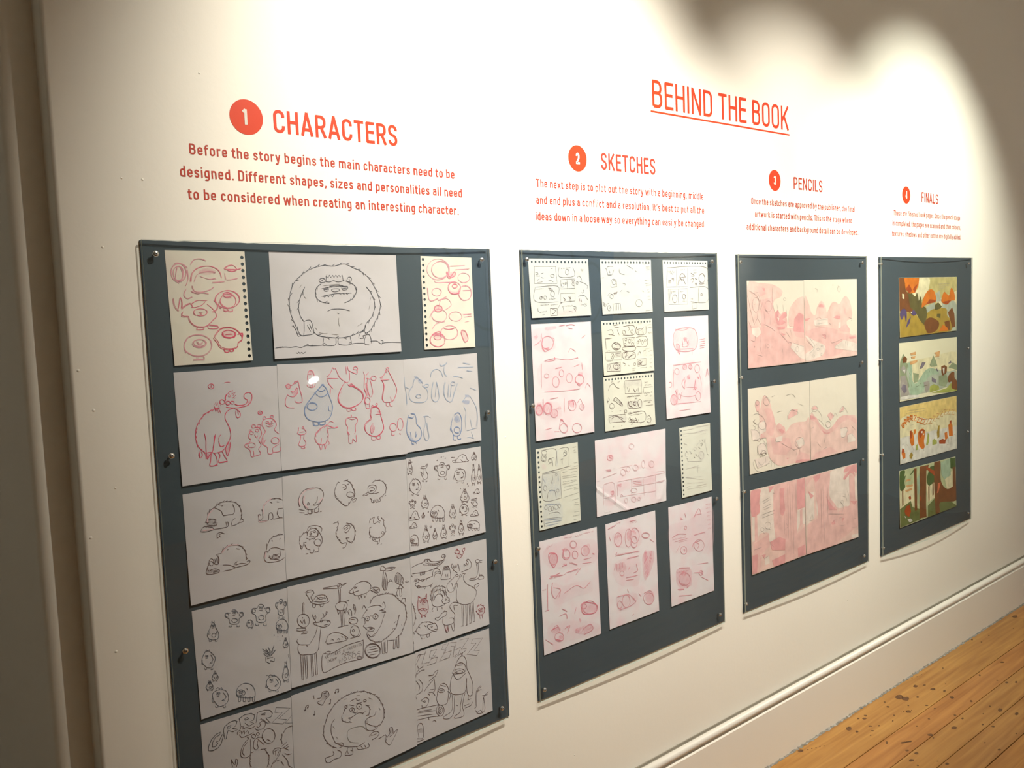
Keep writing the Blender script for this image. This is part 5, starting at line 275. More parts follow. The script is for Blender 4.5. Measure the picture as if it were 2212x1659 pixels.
('ink2',1.1,'p','55,27 57,33 66,27 72,34 74,28/109,33 113,39 120,31 123,35 126,28/326,50 333,55 338,52 340,57/347,51 349,56/325,67 330,72 335,66 340,71/346,67 350,72 357,67 359,73 367,68 370,73 376,68 381,74/317,111 323,118 328,111 336,117 344,110 349,117 353,109 360,117 367,112 372,116/378,109 383,117/322,125 329,131 337,124 340,129 347,124/365,132 369,138 374,129 379,136 385,128/311,155 315,160 322,154 327,159 333,154 336,161 341,157 346,160/353,155 357,163 364,158 367,162 373,156 377,162 385,158/346,167 351,171 354,167 357,170 362,167 365,171 371,167/327,182 329,185 331,182 334,184 336,182 338,185 340,182 343,184/346,183 347,185 349,183 352,185 354,183 357,186 359,183 361,186 364,184 365,186 368,183 370,186 373,183 375,186 377,183 379,186 382,184 383,186 386,184 388,187/177,121 185,127 192,120 201,129 209,119 216,128 225,117 234,126 242,119 252,130 259,118 267,128 275,119 286,128/240,135 243,140 248,137 253,140 258,136/177,208 183,214 190,208 193,214 200,207 208,215 211,208 216,212/224,207 230,213 236,208 240,213 245,206 251,214 255,206 264,214 267,209 275,213 280,208 286,214 289,208 295,213/200,221 203,226 210,223 211,227 217,223/222,227 225,222 228,227 233,221/238,228 243,221 246,226 251,221 257,227 260,223 264,228 269,223 272,228/278,222 283,227 287,222 289,226 295,222/52,187 54,190 57,187 59,190 64,185/113,190 117,194 120,189 122,194 126,189/199,273 200,277 205,273 209,277 214,270/276,277 278,281 282,274 282,281 285,274/54,272 57,275 59,270 61,274 65,270/122,272 125,274 128,271 130,273')],
'G4':[('red4',1,'F','165,125 184,119 198,127 193,143 173,146/185,350 202,341 215,346 215,365 194,370'),
('red2',1,'F','97,159 117,156 135,186 131,211 121,219 99,193/40,452 79,451 97,495 45,494/276,361 300,359 299,372/158,287 184,282 183,303 164,304/211,286 234,286 234,307 213,306/80,422 100,419 98,461 85,460/161,369 174,366 166,416'),
('red1',1,'F','94,80 273,79 275,194 96,193/66,282 306,278 319,486 109,509 52,486'),
('red2',1.6,'s','94,80 273,79 275,194 96,188 94,80/157,141 159,175 209,169 210,140/96,188 255,189/242,188 240,226/97,155 123,161 135,186/66,278 320,274/72,300 61,403/151,293 154,285 164,280 177,280 187,286 190,295 187,303 177,308 165,308 155,302 151,293/211,306 205,299 204,291 210,285 220,283 230,285 236,292 237,300 231,306 221,308 211,306/308,316 300,329 287,334 272,331 263,319 261,305 268,293 282,287 296,291 306,302 308,316/117,318 111,327 100,331 88,328 80,320 78,310 84,301 95,297 107,300 115,308 117,318/168,353 141,381 146,406 166,421/304,346 319,391 314,447/268,374 267,417 239,431/179,413 260,420/139,435 131,456 197,470 258,467/77,501 311,511/58,503 42,494 33,478 36,460 48,448 66,446 82,455 91,471 88,489 75,501 58,503/284,500 271,494 262,480 263,465 272,452 286,448 300,454 308,468 308,484 299,496 284,500/105,447 113,446 120,450 124,460 123,470 118,477 110,479 102,474 98,465 99,455 105,447/311,141 367,139/311,154 366,152/317,167 366,165/317,180 365,178/316,192 358,190/24,375 43,373 49,394 29,401/365,364 381,318 387,357/108,542 208,544/94,72 159,81 212,72'),
('red3',1.6,'s','109,193 127,215 135,195/174,371 160,391 159,420/261,378 253,433 273,421/80,422 92,461 84,493/289,363 296,372/157,146 162,167/196,143 202,165')],
'H1':[('blue1',1,'F','35,132 152,135 155,264 38,258/41,280 152,289 161,388 40,401/140,28 150,25 146,100 136,102'),
('red1',1,'F','37,84 61,84 64,106 41,106'),
('grey2',1.2,'l','36,10 136,18 129,101/160,18 224,23 224,112/37,127 131,123 239,116/69,44 72,55 66,65 56,69 45,66 36,58 34,47 39,38 49,34 61,36 69,44/40,26 38,19 44,14 54,13 66,15 74,21 75,28 69,33 59,34 47,32 40,26/44,32 34,59/102,63 104,69 102,74 96,77 89,77 83,72 81,66 83,61 89,58 96,58 102,63/80,87 104,80 112,99/100,58 119,57/167,74 187,74/211,43 211,52 207,59 200,61 194,58 190,50 190,41 194,34 201,32 207,35 211,43/197,61 207,58/159,131 162,272/39,131 154,134/39,131 37,262 162,272/138,144 139,150 134,153 128,151 125,146 127,141 133,140 138,144/61,269 67,238 87,220 116,228 126,263/131,236 127,229 131,223 140,222 147,228 147,235 140,239 131,236/45,210 54,218/54,218 47,216 42,210 40,201 44,193 50,190 57,191 63,198 64,207 61,214 54,218/82,327 74,324 67,318 66,310 70,304 78,301 86,304 93,310 94,318 90,324 82,327/126,325 117,324 110,318 107,311 109,303 116,300 125,301 132,306 136,314 133,321 126,325/99,326 94,325 91,321 90,314 91,308 95,305 99,305 103,310 104,316 102,322 99,326/140,304 144,300 148,301 152,306 153,312 151,318 147,322 143,321 139,317 138,310 140,304/58,296 61,302 60,309 56,313 51,314 45,311 43,305 43,298 47,294 53,293 58,296/72,336 129,339 148,353/67,342 76,337/37,358 167,371/32,364 35,400/140,28 142,89/95,168 98,186 108,184/105,148 109,177'),
('fgrey',1.2,'l','43,50 52,65 67,53/49,44 67,48/83,61 105,62/109,70 112,102/193,38 208,51 192,60/187,63 212,55/177,79 176,101/37,127 239,116/121,316 116,322/83,309 87,324/61,266 69,242/122,237 126,263'),
('blue2',1,'s','32,364 157,377/41,380 156,387/45,395 127,396/77,222 121,226/43,153 56,176/144,147 147,180/50,289 151,299'),
('fgrey',0.8,'p','254,20 257,24 261,21 264,24 269,21 272,24 275,21 278,24/259,38 261,42 266,37 268,40 273,37/262,48 265,51 268,49 270,52 274,48 277,51 280,49/259,102 264,109 268,103 271,108 276,103 282,108/259,122 262,125 267,121 270,125 276,121 280,125 282,121 286,125/167,126 169,130 173,128 175,131 177,127 180,130 183,127 185,130 189,127 190,130 195,127/220,132 222,136 225,133 229,136 231,133 234,136 238,133 241,136 244,132 247,136 251,133 254,136 257,133 260,137/264,133 267,136 271,133 274,136 278,134 280,136 284,132/174,143 176,145 179,142 182,146 186,142 188,144 191,141 194,144 197,140 198,144/202,140 206,144 208,140/238,149 239,152 242,149 244,151 247,148 250,151 251,149 254,151 257,149 259,151 261,148 263,151 267,149/268,151 271,149 272,152 275,149 277,151/172,162 175,165 179,162 180,166 184,162 185,165 189,162 191,166 194,163 197,166/199,163 202,166 204,163 206,167 210,163 212,166 215,163 219,167 221,164/223,168 227,164 228,167 231,164/234,167 236,164 240,168 242,164 245,167 249,165/250,168 254,164 256,169 259,165 261,168/264,166 267,168/176,171 180,174 183,172 184,175 187,171 190,175 193,172 196,175 199,172 201,176 203,172 206,175 210,172 213,176 214,173/216,176 220,172 222,176 226,174/229,176 231,173 234,177 237,174 238,177 242,175 244,178 248,174 249,177 252,174 255,178 258,175 262,177 264,175 266,178/247,175 249,179 253,176 255,178 258,176/259,179 264,176 265,178 268,176 271,180 273,176 277,179/176,189 178,194 183,190 184,193/189,191 192,193 195,189 197,195 202,191/204,193 207,191 210,194 214,191 217,196 220,191 223,196 226,192/230,195 233,192 235,195 238,191 243,195 245,192 248,197/252,192 255,197 258,192 261,197 265,193 268,197 271,194/173,201 177,205 182,201 185,206 189,200 194,206 199,201 203,206/205,200 210,205/215,203 219,207 221,202 224,206 228,202 230,205/233,201 236,205 240,201 242,204 246,200 250,203/253,200 256,203 260,199 263,203 267,198 269,202/273,198 275,202/184,218 187,222 190,217 192,221 196,218 197,221 201,218/203,220 205,218 209,220 212,218/214,221 218,217 219,221 221,217 224,221 228,218 230,220 234,217 235,220/239,218 241,221 245,218 247,220 250,217 252,220 255,217 258,220 260,217/263,221 266,218 268,221 272,217 274,220 277,218 279,220/179,235 182,238 184,236 187,238 189,235 192,238/196,235 197,238 200,235 203,237 205,234 208,238/212,235 215,238 216,234 219,238/222,233 225,236 227,233 230,237/233,233 236,237 238,233 242,236 244,233 246,236 250,233/252,235 254,232 257,236 260,231 264,236 265,232 268,235/253,240 255,243 257,240 260,243 263,240/265,243 267,240 270,243 271,240 274,243/277,240 279,243 281,240 283,243/182,271 184,274 188,270 189,272 193,270 195,272 198,268 202,272 204,268 207,271 210,268/212,271 216,268 217,271 221,267 224,271 227,267 228,271 232,267 235,269 237,267 239,269 243,266 246,269 249,265 250,269 254,265 257,267 259,265 262,268 265,265 268,267 270,264 273,267 276,263/280,266 283,263 285,266 287,262/236,294 238,297 239,295 242,298 244,295 247,297 250,294 251,297 254,295 256,297 258,294 260,298/263,294 265,298 268,294 269,297 272,295 274,297 277,295 279,297 281,294/255,310 258,314 259,311 262,314 263,311 265,315/268,312 270,315 272,312 275,315 277,313/249,322 251,326 254,323 256,325 258,323 261,326 264,323 266,326 267,323 270,327 272,324 275,327 278,325 280,327/248,358 251,363 253,358 255,363 258,359 260,362/264,360 267,363 269,360 272,364/275,360 278,365 281,361/236,378 240,382 243,378 245,382/250,378 252,383 257,379 259,382 261,379 266,382 268,379 272,383 275,379 279,384 281,379/240,398 242,401 244,398 245,401 248,398 250,400 251,398 253,401 255,398 256,401 259,399 260,400')],
'H2':[('red3',1,'F','102,98 127,96 131,112 108,115/108,289 131,290 132,311 110,307/167,264 185,260 192,278 172,275'),
('red1',1,'F','90,89 137,92 136,124 93,121/276,247 361,253 359,293 280,291/376,263 469,255 471,292 381,292/53,247 137,252 134,320 55,314/162,261 255,258 253,301 166,294/59,325 134,327 132,366 62,360/76,167 116,170 115,187 80,182/306,180 353,180 352,201 305,198/418,171 467,174 466,203 422,201/267,342 346,349 345,381 271,372'),
('red1',1.4,'s','52,254 48,354/168,248 366,250/276,244 267,335/371,255 559,254/371,258 373,353/475,249 475,381/162,254 164,325/53,244 137,250 137,370/179,331 471,347/280,291 540,303/54,317 139,317/71,167 116,170/50,208 160,197/181,172 285,173/258,177 266,184 268,193 265,200 257,204 247,203 240,196 237,187 241,180 249,176 258,177/290,193 291,183 299,176 312,175 324,181 331,190 330,200 321,206 309,207 297,202 290,193/366,163 373,157 381,161 387,171 388,184 384,196 376,201 368,198 362,187 362,174 366,163/447,171 460,177 466,188 465,199 455,206 442,207 430,201 423,190 425,179 434,172 447,171/302,75 292,80 280,79 269,74 264,65 266,57 276,52 289,53 300,58 305,67 302,75/487,239 553,246/484,298 551,297/272,302 286,301 302,305 313,312 315,320 307,326 292,327 276,323 265,315 264,307 272,302/337,362 340,367 339,373 334,376 327,376 322,373 319,367 320,362 324,359 331,359 337,362/287,350 298,354 304,362 304,371 297,377 287,378 276,374 269,366 270,357 276,351 287,350/223,346 229,348 234,355 235,364 232,371 226,375 220,373 215,366 214,357 217,350 223,346/411,345 471,347/191,203 192,193 200,185 212,184 224,190 231,200 230,211 222,218 209,219 198,213 191,203'),
('red2',1.4,'s','121,120 108,120 96,115 89,106 91,97 101,92 115,92 127,98 133,107 131,115 121,120/104,98 123,115/110,292 130,291 130,309 114,310/167,266 193,263 187,279/286,263 349,269/291,275 354,277/296,283 354,288/179,331 190,319 205,332/81,175 116,177'),
('grey1',1.2,'p','56,394 61,402 65,397 68,401 74,396 77,401 82,397/87,402 92,397 95,402 102,396 105,403/9,218 12,220 15,218 18,220 20,217 22,219 25,217')],
'H3':[('grey1',1,'F','154,37 252,35 255,49 154,52/174,166 210,164 221,208 184,214'),
('grey1',1.2,'l','35,19 125,18/35,38 154,45/155,10 272,12/148,44 252,37/40,50 70,53/38,95 67,106/139,129 146,132 151,137 151,143 145,147 137,148 130,145 125,140 126,134 131,130 139,129/53,175 46,168 45,159 49,151 57,147 66,149 73,156 74,166 70,174 62,177 53,175/84,143 101,157/151,121 213,90/200,162 214,170 221,183 220,197 209,207 194,208 181,200 173,187 175,173 186,163 200,162/238,90 236,136/242,144 253,177/64,205 202,221/50,248 171,243/42,297 204,333/142,362 234,365/52,356 82,353/159,241 157,287/149,178 161,188'),
('fgrey',1.2,'l','188,118 200,112 206,124 193,126/169,131 187,145/207,93 216,110 199,135/182,94 185,98/95,163 113,160/55,188 67,188 64,201/48,161 54,150 66,144/143,170 161,188 173,182/124,186 136,192/253,185 265,194/54,146 63,146'),
('grey1',0.9,'p','36,15 38,20 42,15 48,19 50,16 54,18 57,16 62,19 65,16 68,19 74,15 77,20 80,14 83,19 88,15 93,20 95,16 100,19/103,15 108,20 112,16 114,20/156,13 158,17 165,13 168,17 173,12 176,15 181,12/186,16 191,12 195,16 198,11 203,16 209,12/212,16 216,12 222,16 224,12 230,17 235,12 239,18 244,12/248,18 253,14 256,18 260,13 264,17/196,56 201,62 204,57 207,60 213,57 217,61 221,57 224,60 229,55/233,60 238,56 242,61 245,56/225,91 229,102 231,108 234,120 236,126/242,138 245,150 248,154 250,163 253,168/87,245 89,247 91,245 94,249/98,246 99,249 103,246 105,249 109,248 111,250 113,248 116,251 118,249/122,251 124,248 127,252 130,250 133,252 136,250 137,253 141,251 143,254 146,252 148,254 151,252 154,254 157,253 160,256 162,253 166,257 169,254 171,256/175,255 176,258 180,255 182,257/48,297 51,299 54,297 56,300 58,297 62,300 65,298 67,302 69,298 72,301/75,299 78,302 80,299 84,302 86,299 89,304 92,301 94,303 96,301 100,304 102,301/105,305 108,302 110,305 112,303 116,306/118,304 121,306 124,303 126,308 129,304/131,307 136,305 137,309 141,306/142,309 146,306 148,309 151,307 153,309 157,307/160,311 163,307 165,311 168,309 171,311 174,309 177,313 179,310 182,312 184,310/186,313 189,310 193,314/57,367 59,370 64,366 68,371 71,366 74,370 78,367 81,371 82,367 86,370/89,368 93,371 98,369 101,373/103,369 106,372 109,369 112,373 116,369 119,373 124,370/125,373 130,370 133,373 136,370 140,374/143,371 145,374 150,371 153,375 155,371 159,375 163,371 166,376 169,372 173,376 177,373 180,375 182,373 185,377 190,374/193,377 197,373 199,376 203,374 206,377 210,374 213,378 217,375 220,378/225,374 227,379 229,375 233,378/58,332 61,336 63,333 67,336/69,333 72,336 76,335 78,338 80,334 82,338 86,336 89,338 91,336 94,339/97,337 100,339 102,336 105,339 108,337 110,341 112,338 115,341/118,338 121,342 123,338 127,343 130,340 132,343/135,340 137,344 141,341 143,344 145,341 148,344 152,342 153,345/156,343 159,345 163,344 165,347 167,343 170,347 173,344 175,347 179,345 182,348 184,346 187,348 189,346 193,349/195,346 198,349 201,348 204,350')],
'I1':[('red3',1,'F','154,68 186,68 185,85 163,87/78,76 100,74 104,88 82,87/234,510 258,513 247,535 219,527/157,479 180,478 174,497/105,516 136,521 131,537 108,534/251,463 269,468 264,487/155,146 182,152 177,164'),
('red2',1,'F','225,511 324,510 362,541 303,557 228,533/282,395 378,412 376,454 290,438/73,75 113,83 115,137 70,134/306,90 354,86 352,134 309,132/58,466 112,467 115,495 61,487'),
('red1',1,'F','70,227 149,260 260,265 355,281 352,343 238,342 91,346/60,433 363,507 380,574 63,541/53,31 384,65 378,195 57,144'),
('red2',2.0,'s','116,101 117,119 108,134 92,138 75,131 63,116 62,97 71,83 87,78 104,85 116,101/159,119 153,102 157,87 169,78 186,79 200,90 207,106 203,122 191,131 174,130 159,119/215,70 210,58 213,48 224,42 238,44 250,52 256,64 252,75 241,80 227,79 215,70/261,110 264,123 259,134 249,139 236,136 227,126 224,113 228,102 239,97 252,100 261,110/310,86 329,89 344,101 350,118 344,134 329,141 310,138 295,126 289,108 295,93 310,86/54,203 135,189/171,197 263,197/43,228 37,359/19,362 45,362/79,229 68,274 92,313 130,282/86,258 130,275 119,313/156,302 241,281 296,308 345,285/360,458 328,455 298,439 283,417 286,397 308,386 339,388 369,404 385,427 382,448 360,458/308,418 295,419 280,414 270,405 268,396 275,390 288,390 302,394 312,403 315,412 308,418/134,378 170,401/114,413 160,412 168,441/58,472 94,455 111,487/147,490 184,480 164,515/128,544 109,544 91,535 79,520 80,506 91,497 109,497 128,506 139,521 139,535 128,544/276,525 334,513 352,546 284,555/235,397 224,428/201,149 255,175/303,158 361,157/293,177 359,184/12,507 63,548/63,192 152,206/243,227 282,195'),
('red3',1.8,'s','59,105 65,73 113,90 115,131/159,73 166,115 202,123/150,158 182,159/75,135 92,152 110,136/277,401 302,386 387,421 375,461 289,445 277,401/82,526 126,546/58,472 103,464/371,138 385,145'),
('red2',1.2,'p','46,40 52,50 62,34 75,42 88,28/248,14 257,26 265,18 270,26 280,16 286,23 294,17 299,23/310,15 314,21 324,16 329,21 337,17 342,24 349,17 356,22 361,17/368,24 374,16 379,24 385,17/171,12 176,17 182,12 189,19 195,12 200,21/206,15 215,22 219,15 225,21/63,204 68,208 73,203 76,208 83,201/86,209 92,202 98,208 100,203 107,207 111,202 117,207 122,201 125,207 132,202 135,207 141,202 146,206 149,201/156,206 159,201 166,208 171,199/181,196 185,203 189,195 195,204/199,197 206,203 209,197 216,204 222,198 225,202 232,197/235,202 242,199 246,203 252,198 257,205 261,197 268,205/271,198 275,205 282,200/7,249 12,255 17,249 20,254 26,249 30,256 33,249')],
'I2':[('red3',1,'F','299,222 326,220 337,341 304,352/348,225 370,226 362,265 345,291/70,77 105,74 105,95 74,96/167,79 189,68 197,121 170,122/199,78 230,77 240,100'),
('red2',1,'F','67,237 139,238 148,283 76,274/288,227 381,224 378,291 337,356 293,368/300,451 365,459 369,513 308,505'),
('red1',1,'F','65,59 263,68 269,172 82,140/58,227 255,235 238,392 73,338/70,409 225,433 212,495 86,500'),
('red2',2.0,'s','114,74 122,97 120,120 107,136 90,138 74,125 66,103 69,79 81,64 98,62 114,74/182,60 196,76 202,105 199,135 187,156 171,158 157,142 151,113 154,83 166,63 182,60/251,143 230,149 208,138 194,114 194,88 207,68 228,62 250,73 264,96 264,123 251,143/230,110 243,123 249,143 244,162 231,172 214,170 201,157 196,137 201,118 214,108 230,110/70,187 257,198/70,180 86,169/25,72 38,103/17,28 77,18/349,123 351,133 340,139 322,138 302,132 290,123 288,114 299,108 317,108 337,114 349,123/68,230 56,263/78,232 76,267/98,236 97,265/119,234 123,263/161,221 256,227/105,281 119,281 130,290 131,303 121,309 107,304 100,292 105,281/168,288 180,269/233,266 242,305 209,312/146,326 240,334/145,341 208,348/78,480 71,468 70,455 76,445 87,442 98,448 105,460 106,473 99,483 89,486 78,480/110,442 119,425 137,419 155,427 168,446 170,468 161,486 143,492 125,484 112,465 110,442/70,416 162,425 203,464/87,492 170,492 223,476/193,447 218,475/355,518 331,521 305,511 287,492 283,471 296,456 320,453 347,462 365,481 369,503 355,518/289,448 344,447 370,490/246,438 262,460/153,393 163,410/199,543 188,548/191,18 243,21/356,153 388,174'),
('red2',1.2,'p','22,25 31,32 38,19 47,31 61,19 70,27 75,17/79,8 83,16 90,7 97,16 105,6 114,16 120,8/72,177 76,183 82,177 91,187 94,179 101,189/109,183 117,188 122,182 127,192 133,183/140,192 146,184 155,194 160,186 169,197 174,188 179,199 188,190 193,200 202,194 207,200/212,194 219,202 228,195 235,204 243,199 249,206 253,200 259,206 268,199/190,20 197,31 204,22 213,30 216,25 224,32/234,25 241,35 247,28 253,36')],
'I3':[('red3',1,'F','98,401 139,403 144,431 103,426/120,272 144,273 132,289/59,496 111,501 117,514 70,506/277,434 302,444 289,464/105,77 124,82 119,94 107,91'),
('red2',1,'F','57,381 181,393 183,503 65,482/141,500 168,495 147,513'),
('red1',1,'F','5,111 180,107 404,46 394,337 221,301 21,266'),
('red2',2.0,'s','110,82 127,93/146,62 157,87/229,100 279,55 302,98/241,87 303,90/161,150 155,157 145,156 138,148 139,139 148,136 157,141 161,150/25,183 83,172 153,186/47,211 164,211/92,243 56,273/153,272 155,287 146,298 130,300 112,294 100,281 97,267 106,256 123,253 141,259 153,272/210,275 223,254 284,251/237,245 263,240 293,249 315,268 320,290 306,307 279,312 249,303 228,284 223,262 237,245/235,249 271,272 258,293/75,377 181,393/73,437 84,417 111,410 144,418 170,438 179,463 167,483 139,490 107,482 81,462 73,437/85,433 83,463 130,482/59,496 117,510/141,508 165,498/216,432 289,449 301,467/299,441 302,455 291,463 274,460 264,447 268,434 284,432 299,441/276,469 349,510/255,386 353,400/69,537 187,558/225,208 335,206'),
('red2',1.3,'p','57,393 69,402 74,392 89,401 97,390 107,405 120,396 132,403 138,395 150,407 164,395 168,406 180,394/223,201 232,209 239,201 245,209/250,202 260,209 265,204 272,210 279,203 286,211 294,206/299,211 308,206 314,214 320,206 330,214 334,208/344,38 350,45 357,40 367,47/376,39 381,49 390,39/345,63 353,70 360,64 368,69/376,62 381,70 390,63/354,89 361,95 367,89 376,95 380,86 388,93/352,111 360,118 366,109 372,116 383,111/356,135 362,143 375,138 381,146 390,138/362,166 368,171 375,165 380,172 387,165/361,189 370,197 376,188 384,196 394,189/25,193 29,197 36,192 39,199 46,193 50,198 55,192 62,201 66,194/73,201 77,195 83,202 89,196 93,202 98,196 105,201 111,197 116,202/122,197 126,202 131,198 136,204 143,198 146,204 152,199/83,219 88,224 94,218 102,224 108,219 117,225 121,217 130,225/138,218 144,226 148,219 157,227 164,220')],
'J1a':[('pk1',1,'F','2,37 119,14 230,20 300,30 389,67 370,107 298,126 291,186 419,303 511,317 641,348 640,554 -9,547/458,237 478,181 544,131 611,112 645,124 643,269 474,305'),
('pk2',1,'F','-4,295 68,288 170,297 293,287 363,341 435,391 499,420 600,530 321,548 -9,547/101,34 178,39 202,84 141,103/293,287 291,217 331,198 367,219 403,205 438,262 419,313/141,123 281,106 280,287 144,291/502,316 641,343 640,390 538,375'),
('pk3',1,'F','511,337 522,255 580,215 636,232 638,353/299,222 331,192 344,208 339,243 385,219 422,205 435,236 384,255 420,277 329,289/319,304 410,302 409,318 328,319/363,341 418,354 381,362/160,49 195,49 185,69'),
('pk0',1,'F','490,414 631,443 639,533 581,519 470,444/34,297 118,295 143,331 91,359 41,336/321,238 348,244 338,264'),
('grey2',1.0,'l','3,91 29,179 52,239 68,279/116,83 149,148 139,182 175,123/16,62 74,82 124,122 113,181 94,250/283,30 271,125 295,207/134,351 123,415 139,461/56,174 51,146 61,120 82,106 105,109 122,128 127,156 117,183 96,197 73,194 56,174/64,151 81,146/246,135 262,151 265,173 252,191 229,199 206,194 190,178 188,156 200,138 223,130 246,135/182,183 225,214/324,152 331,192/391,158 399,205/431,190 435,221/171,278 240,300 292,328/41,82 117,73/68,274 103,240 136,281/87,467 147,481/184,403 174,453/213,408 220,412 223,419 221,427 214,431 206,432 199,427 197,420 199,412 205,408 213,408/554,477 544,476 536,469 533,458 536,447 545,441 556,442 564,449 567,460 563,471 554,477/370,439 378,470/453,407 490,414/345,340 453,417/418,333 472,382/509,415 631,448/474,325 482,362/173,193 188,283/242,235 240,285/415,133 404,130 401,121 408,114 420,114 428,121 426,129 415,133/2,247 34,297/23,370 65,382 74,348/63,421 60,419 60,414 63,412 66,413 68,417 66,420 63,421/254,422 253,437')],
'J1b':[('pk1',1,'F','-3,125 56,162 84,221 133,238 164,180 215,144 264,183 284,227 347,163 399,156 452,171 506,128 549,118 603,169 623,270 546,301 599,393 687,408 688,548 7,551 -10,545'),
('pk2',1,'F','-7,355 130,329 251,326 416,352 427,374 566,392 609,410 500,444 488,510 350,535 226,533 248,453 89,402/376,268 398,246 461,243 471,276/438,341 535,312 588,353 588,376 448,364/174,181 214,155 244,172 244,198 183,191/504,244 526,200 547,251/50,378 110,365 260,383 249,415 109,392'),
('pk3',1,'F','576,409 665,410 664,424 582,426/-5,260 73,257 34,275 0,276/366,265 408,252 461,259 450,281/174,181 194,165 234,171 239,190/209,375 265,378 265,410'),
('pk0',1,'F','2,381 50,389 109,413 248,458 227,511 146,533 7,546 -1,498 98,461/383,466 500,428 631,451 686,465 685,522 382,482/112,275 293,265 292,314 121,312/433,303 465,298 459,342 427,341'),
('grey2',1.0,'l','137,57 166,68 156,84/451,86 439,83 431,74 430,63 436,52 447,47 458,50 466,58 467,70 461,81 451,86/439,39 444,55/366,30 365,44/142,265 182,256 212,273/152,276 273,275/141,302 252,296/171,309 181,299/106,438 118,435 133,437 141,441 135,445 120,446 107,443 106,438/157,482 141,479 137,472 148,468 165,468 176,474 173,480 157,482/80,520 77,514 89,509 106,511 116,517 111,523 95,524 80,520/218,460 206,460 195,458 193,454 203,452 216,453 223,456 218,460/205,511 208,516 203,521 192,521 185,517 186,511 195,508 205,511/50,389 117,456 48,500/11,403 107,461/331,419 341,441 479,421/382,477 404,456 425,473/543,424 553,486/608,467 619,479/303,298 334,315/568,269 623,282 600,298/219,381 260,383 260,405 219,397/89,412 109,403/522,434 532,468/629,513 607,523/131,318 251,326')],
'J2a':[('pk1',1,'F','72,117 89,82 121,94 127,142 162,65 202,64 242,115 257,155 292,244 369,335 438,309 473,284 553,273 651,279 707,271 702,551 519,545 329,537 215,459 186,336 114,327 118,187'),
('pk2',1,'F','175,146 249,154 288,234 269,318 227,322 187,289 198,196/303,269 337,254 404,291 412,330 369,340 311,304/235,342 335,345 454,370 487,437 416,477 265,451/528,527 574,474 699,516 702,551 528,546/449,213 494,179 564,186 554,220 440,241/81,90 121,90 119,150 87,156/570,280 596,298 578,301/600,323 622,331 622,356/123,295 154,309 182,326 138,330'),
('pk3',1,'F','528,532 590,530 702,546 702,554 523,548/328,296 370,296 403,320 369,330/416,496 450,501 424,507/540,400 567,401 562,413/127,296 147,296 138,311'),
('pk0',1,'F','21,260 91,268 114,309 113,346 34,327/100,232 173,221 187,289 114,309/88,371 169,362 191,432 102,429/532,399 621,380 638,432 566,448/293,345 377,341 368,378 292,378/54,455 215,454 222,503 84,520'),
('grey2',1.0,'l','47,170 95,166 150,191 181,232 187,289/46,207 69,228 100,241 92,264/36,267 76,257 45,235/124,268 107,253 106,235 120,222 146,218 172,226 189,241 191,258 176,272 151,275 124,268/21,260 91,278 114,313 113,346 58,325/91,415 89,389 106,369 136,363 168,373 188,396 190,423 172,443 142,449 111,438 91,415/42,337 122,328/138,330 169,362 184,388/54,460 37,481 67,527 115,544/85,469 124,503 165,485/207,462 231,485 172,515/247,482 238,529/280,487 271,538/526,395 547,380 579,378 610,390 627,411 625,434 604,449 572,451 542,439 524,418 526,395/504,454 592,451/539,469 529,497/583,460 573,498/427,80 496,77 539,105/259,74 293,68/314,180 382,177/440,241 441,212 485,183 563,206 554,224/162,70 186,58 234,105/226,80 237,95 235,111 219,121 197,123 177,114 166,100 168,84 183,73 205,72 226,80/80,104 77,94 81,85 91,80 104,82 113,89 117,99 112,108 102,113 90,111 80,104/87,147 111,158/565,147 635,169/293,350 300,374 359,377/351,386 452,433/469,435 521,466'),
('ink2',1.3,'l','86,432 88,376/111,411 126,437 159,427 191,441/172,420 179,430 176,440 165,445 150,445 137,438 131,428 134,419 144,413 159,413 172,420/135,405 143,416/167,410 167,419/118,445 109,463/174,458 173,496/70,201 54,213 77,229/121,342 130,329/185,365 193,389/574,459 569,478/138,330 186,332')],
'J2b':[('pk1',1,'F','-2,240 71,263 117,308 163,349 240,363 298,344 368,295 478,291 622,323 620,547 -10,548'),
('pk2',1,'F','-2,235 71,258 117,308 201,359 279,347 368,295 479,286 611,332 606,364 508,321 397,335 327,369 210,396 125,350 61,292 -3,265/17,187 64,176 100,205 35,204/379,255 429,218 449,241 389,261/213,258 261,242 309,273 260,304/56,504 247,488 344,532 9,548'),
('pk3',1,'F','144,357 201,384 249,380 239,392 162,382/-2,237 44,250 71,273 -3,265'),
('pk0',1,'F','386,375 467,374 487,398 445,440 395,439/486,435 548,426 599,470 588,490 485,488/192,322 231,311 259,335 220,351'),
('grey2',1.0,'l','18,194 22,183 39,176 61,177 81,184 91,197 87,208 70,215 47,215 27,207 18,194/91,209 137,250 146,291/-2,225 45,210/99,276 145,301 164,329/192,321 200,308 218,303 238,306 254,316 260,331 252,343 234,349 213,346 198,335 192,321/232,280 252,246 280,270/290,287 320,254 349,283/369,259 419,217 459,237 499,278/389,256 449,251/386,375 467,374 487,393 445,440 395,434/446,425 487,398/475,492 486,435 537,430 598,475/171,417 180,464/76,435 123,472/5,331 42,320/538,367 600,411/151,491 208,483')],
'J3a':[('pk1',1,'F','3,2 636,12 633,552 -1,546'),
('pk0',1,'F','113,20 203,15 271,66 268,354 193,366 194,313 93,299 64,333 69,170 103,163/523,218 629,223 632,336 564,323 525,371/14,166 42,165 37,334 9,335/342,226 354,229 350,364 338,368/139,468 190,466 200,515 143,516'),
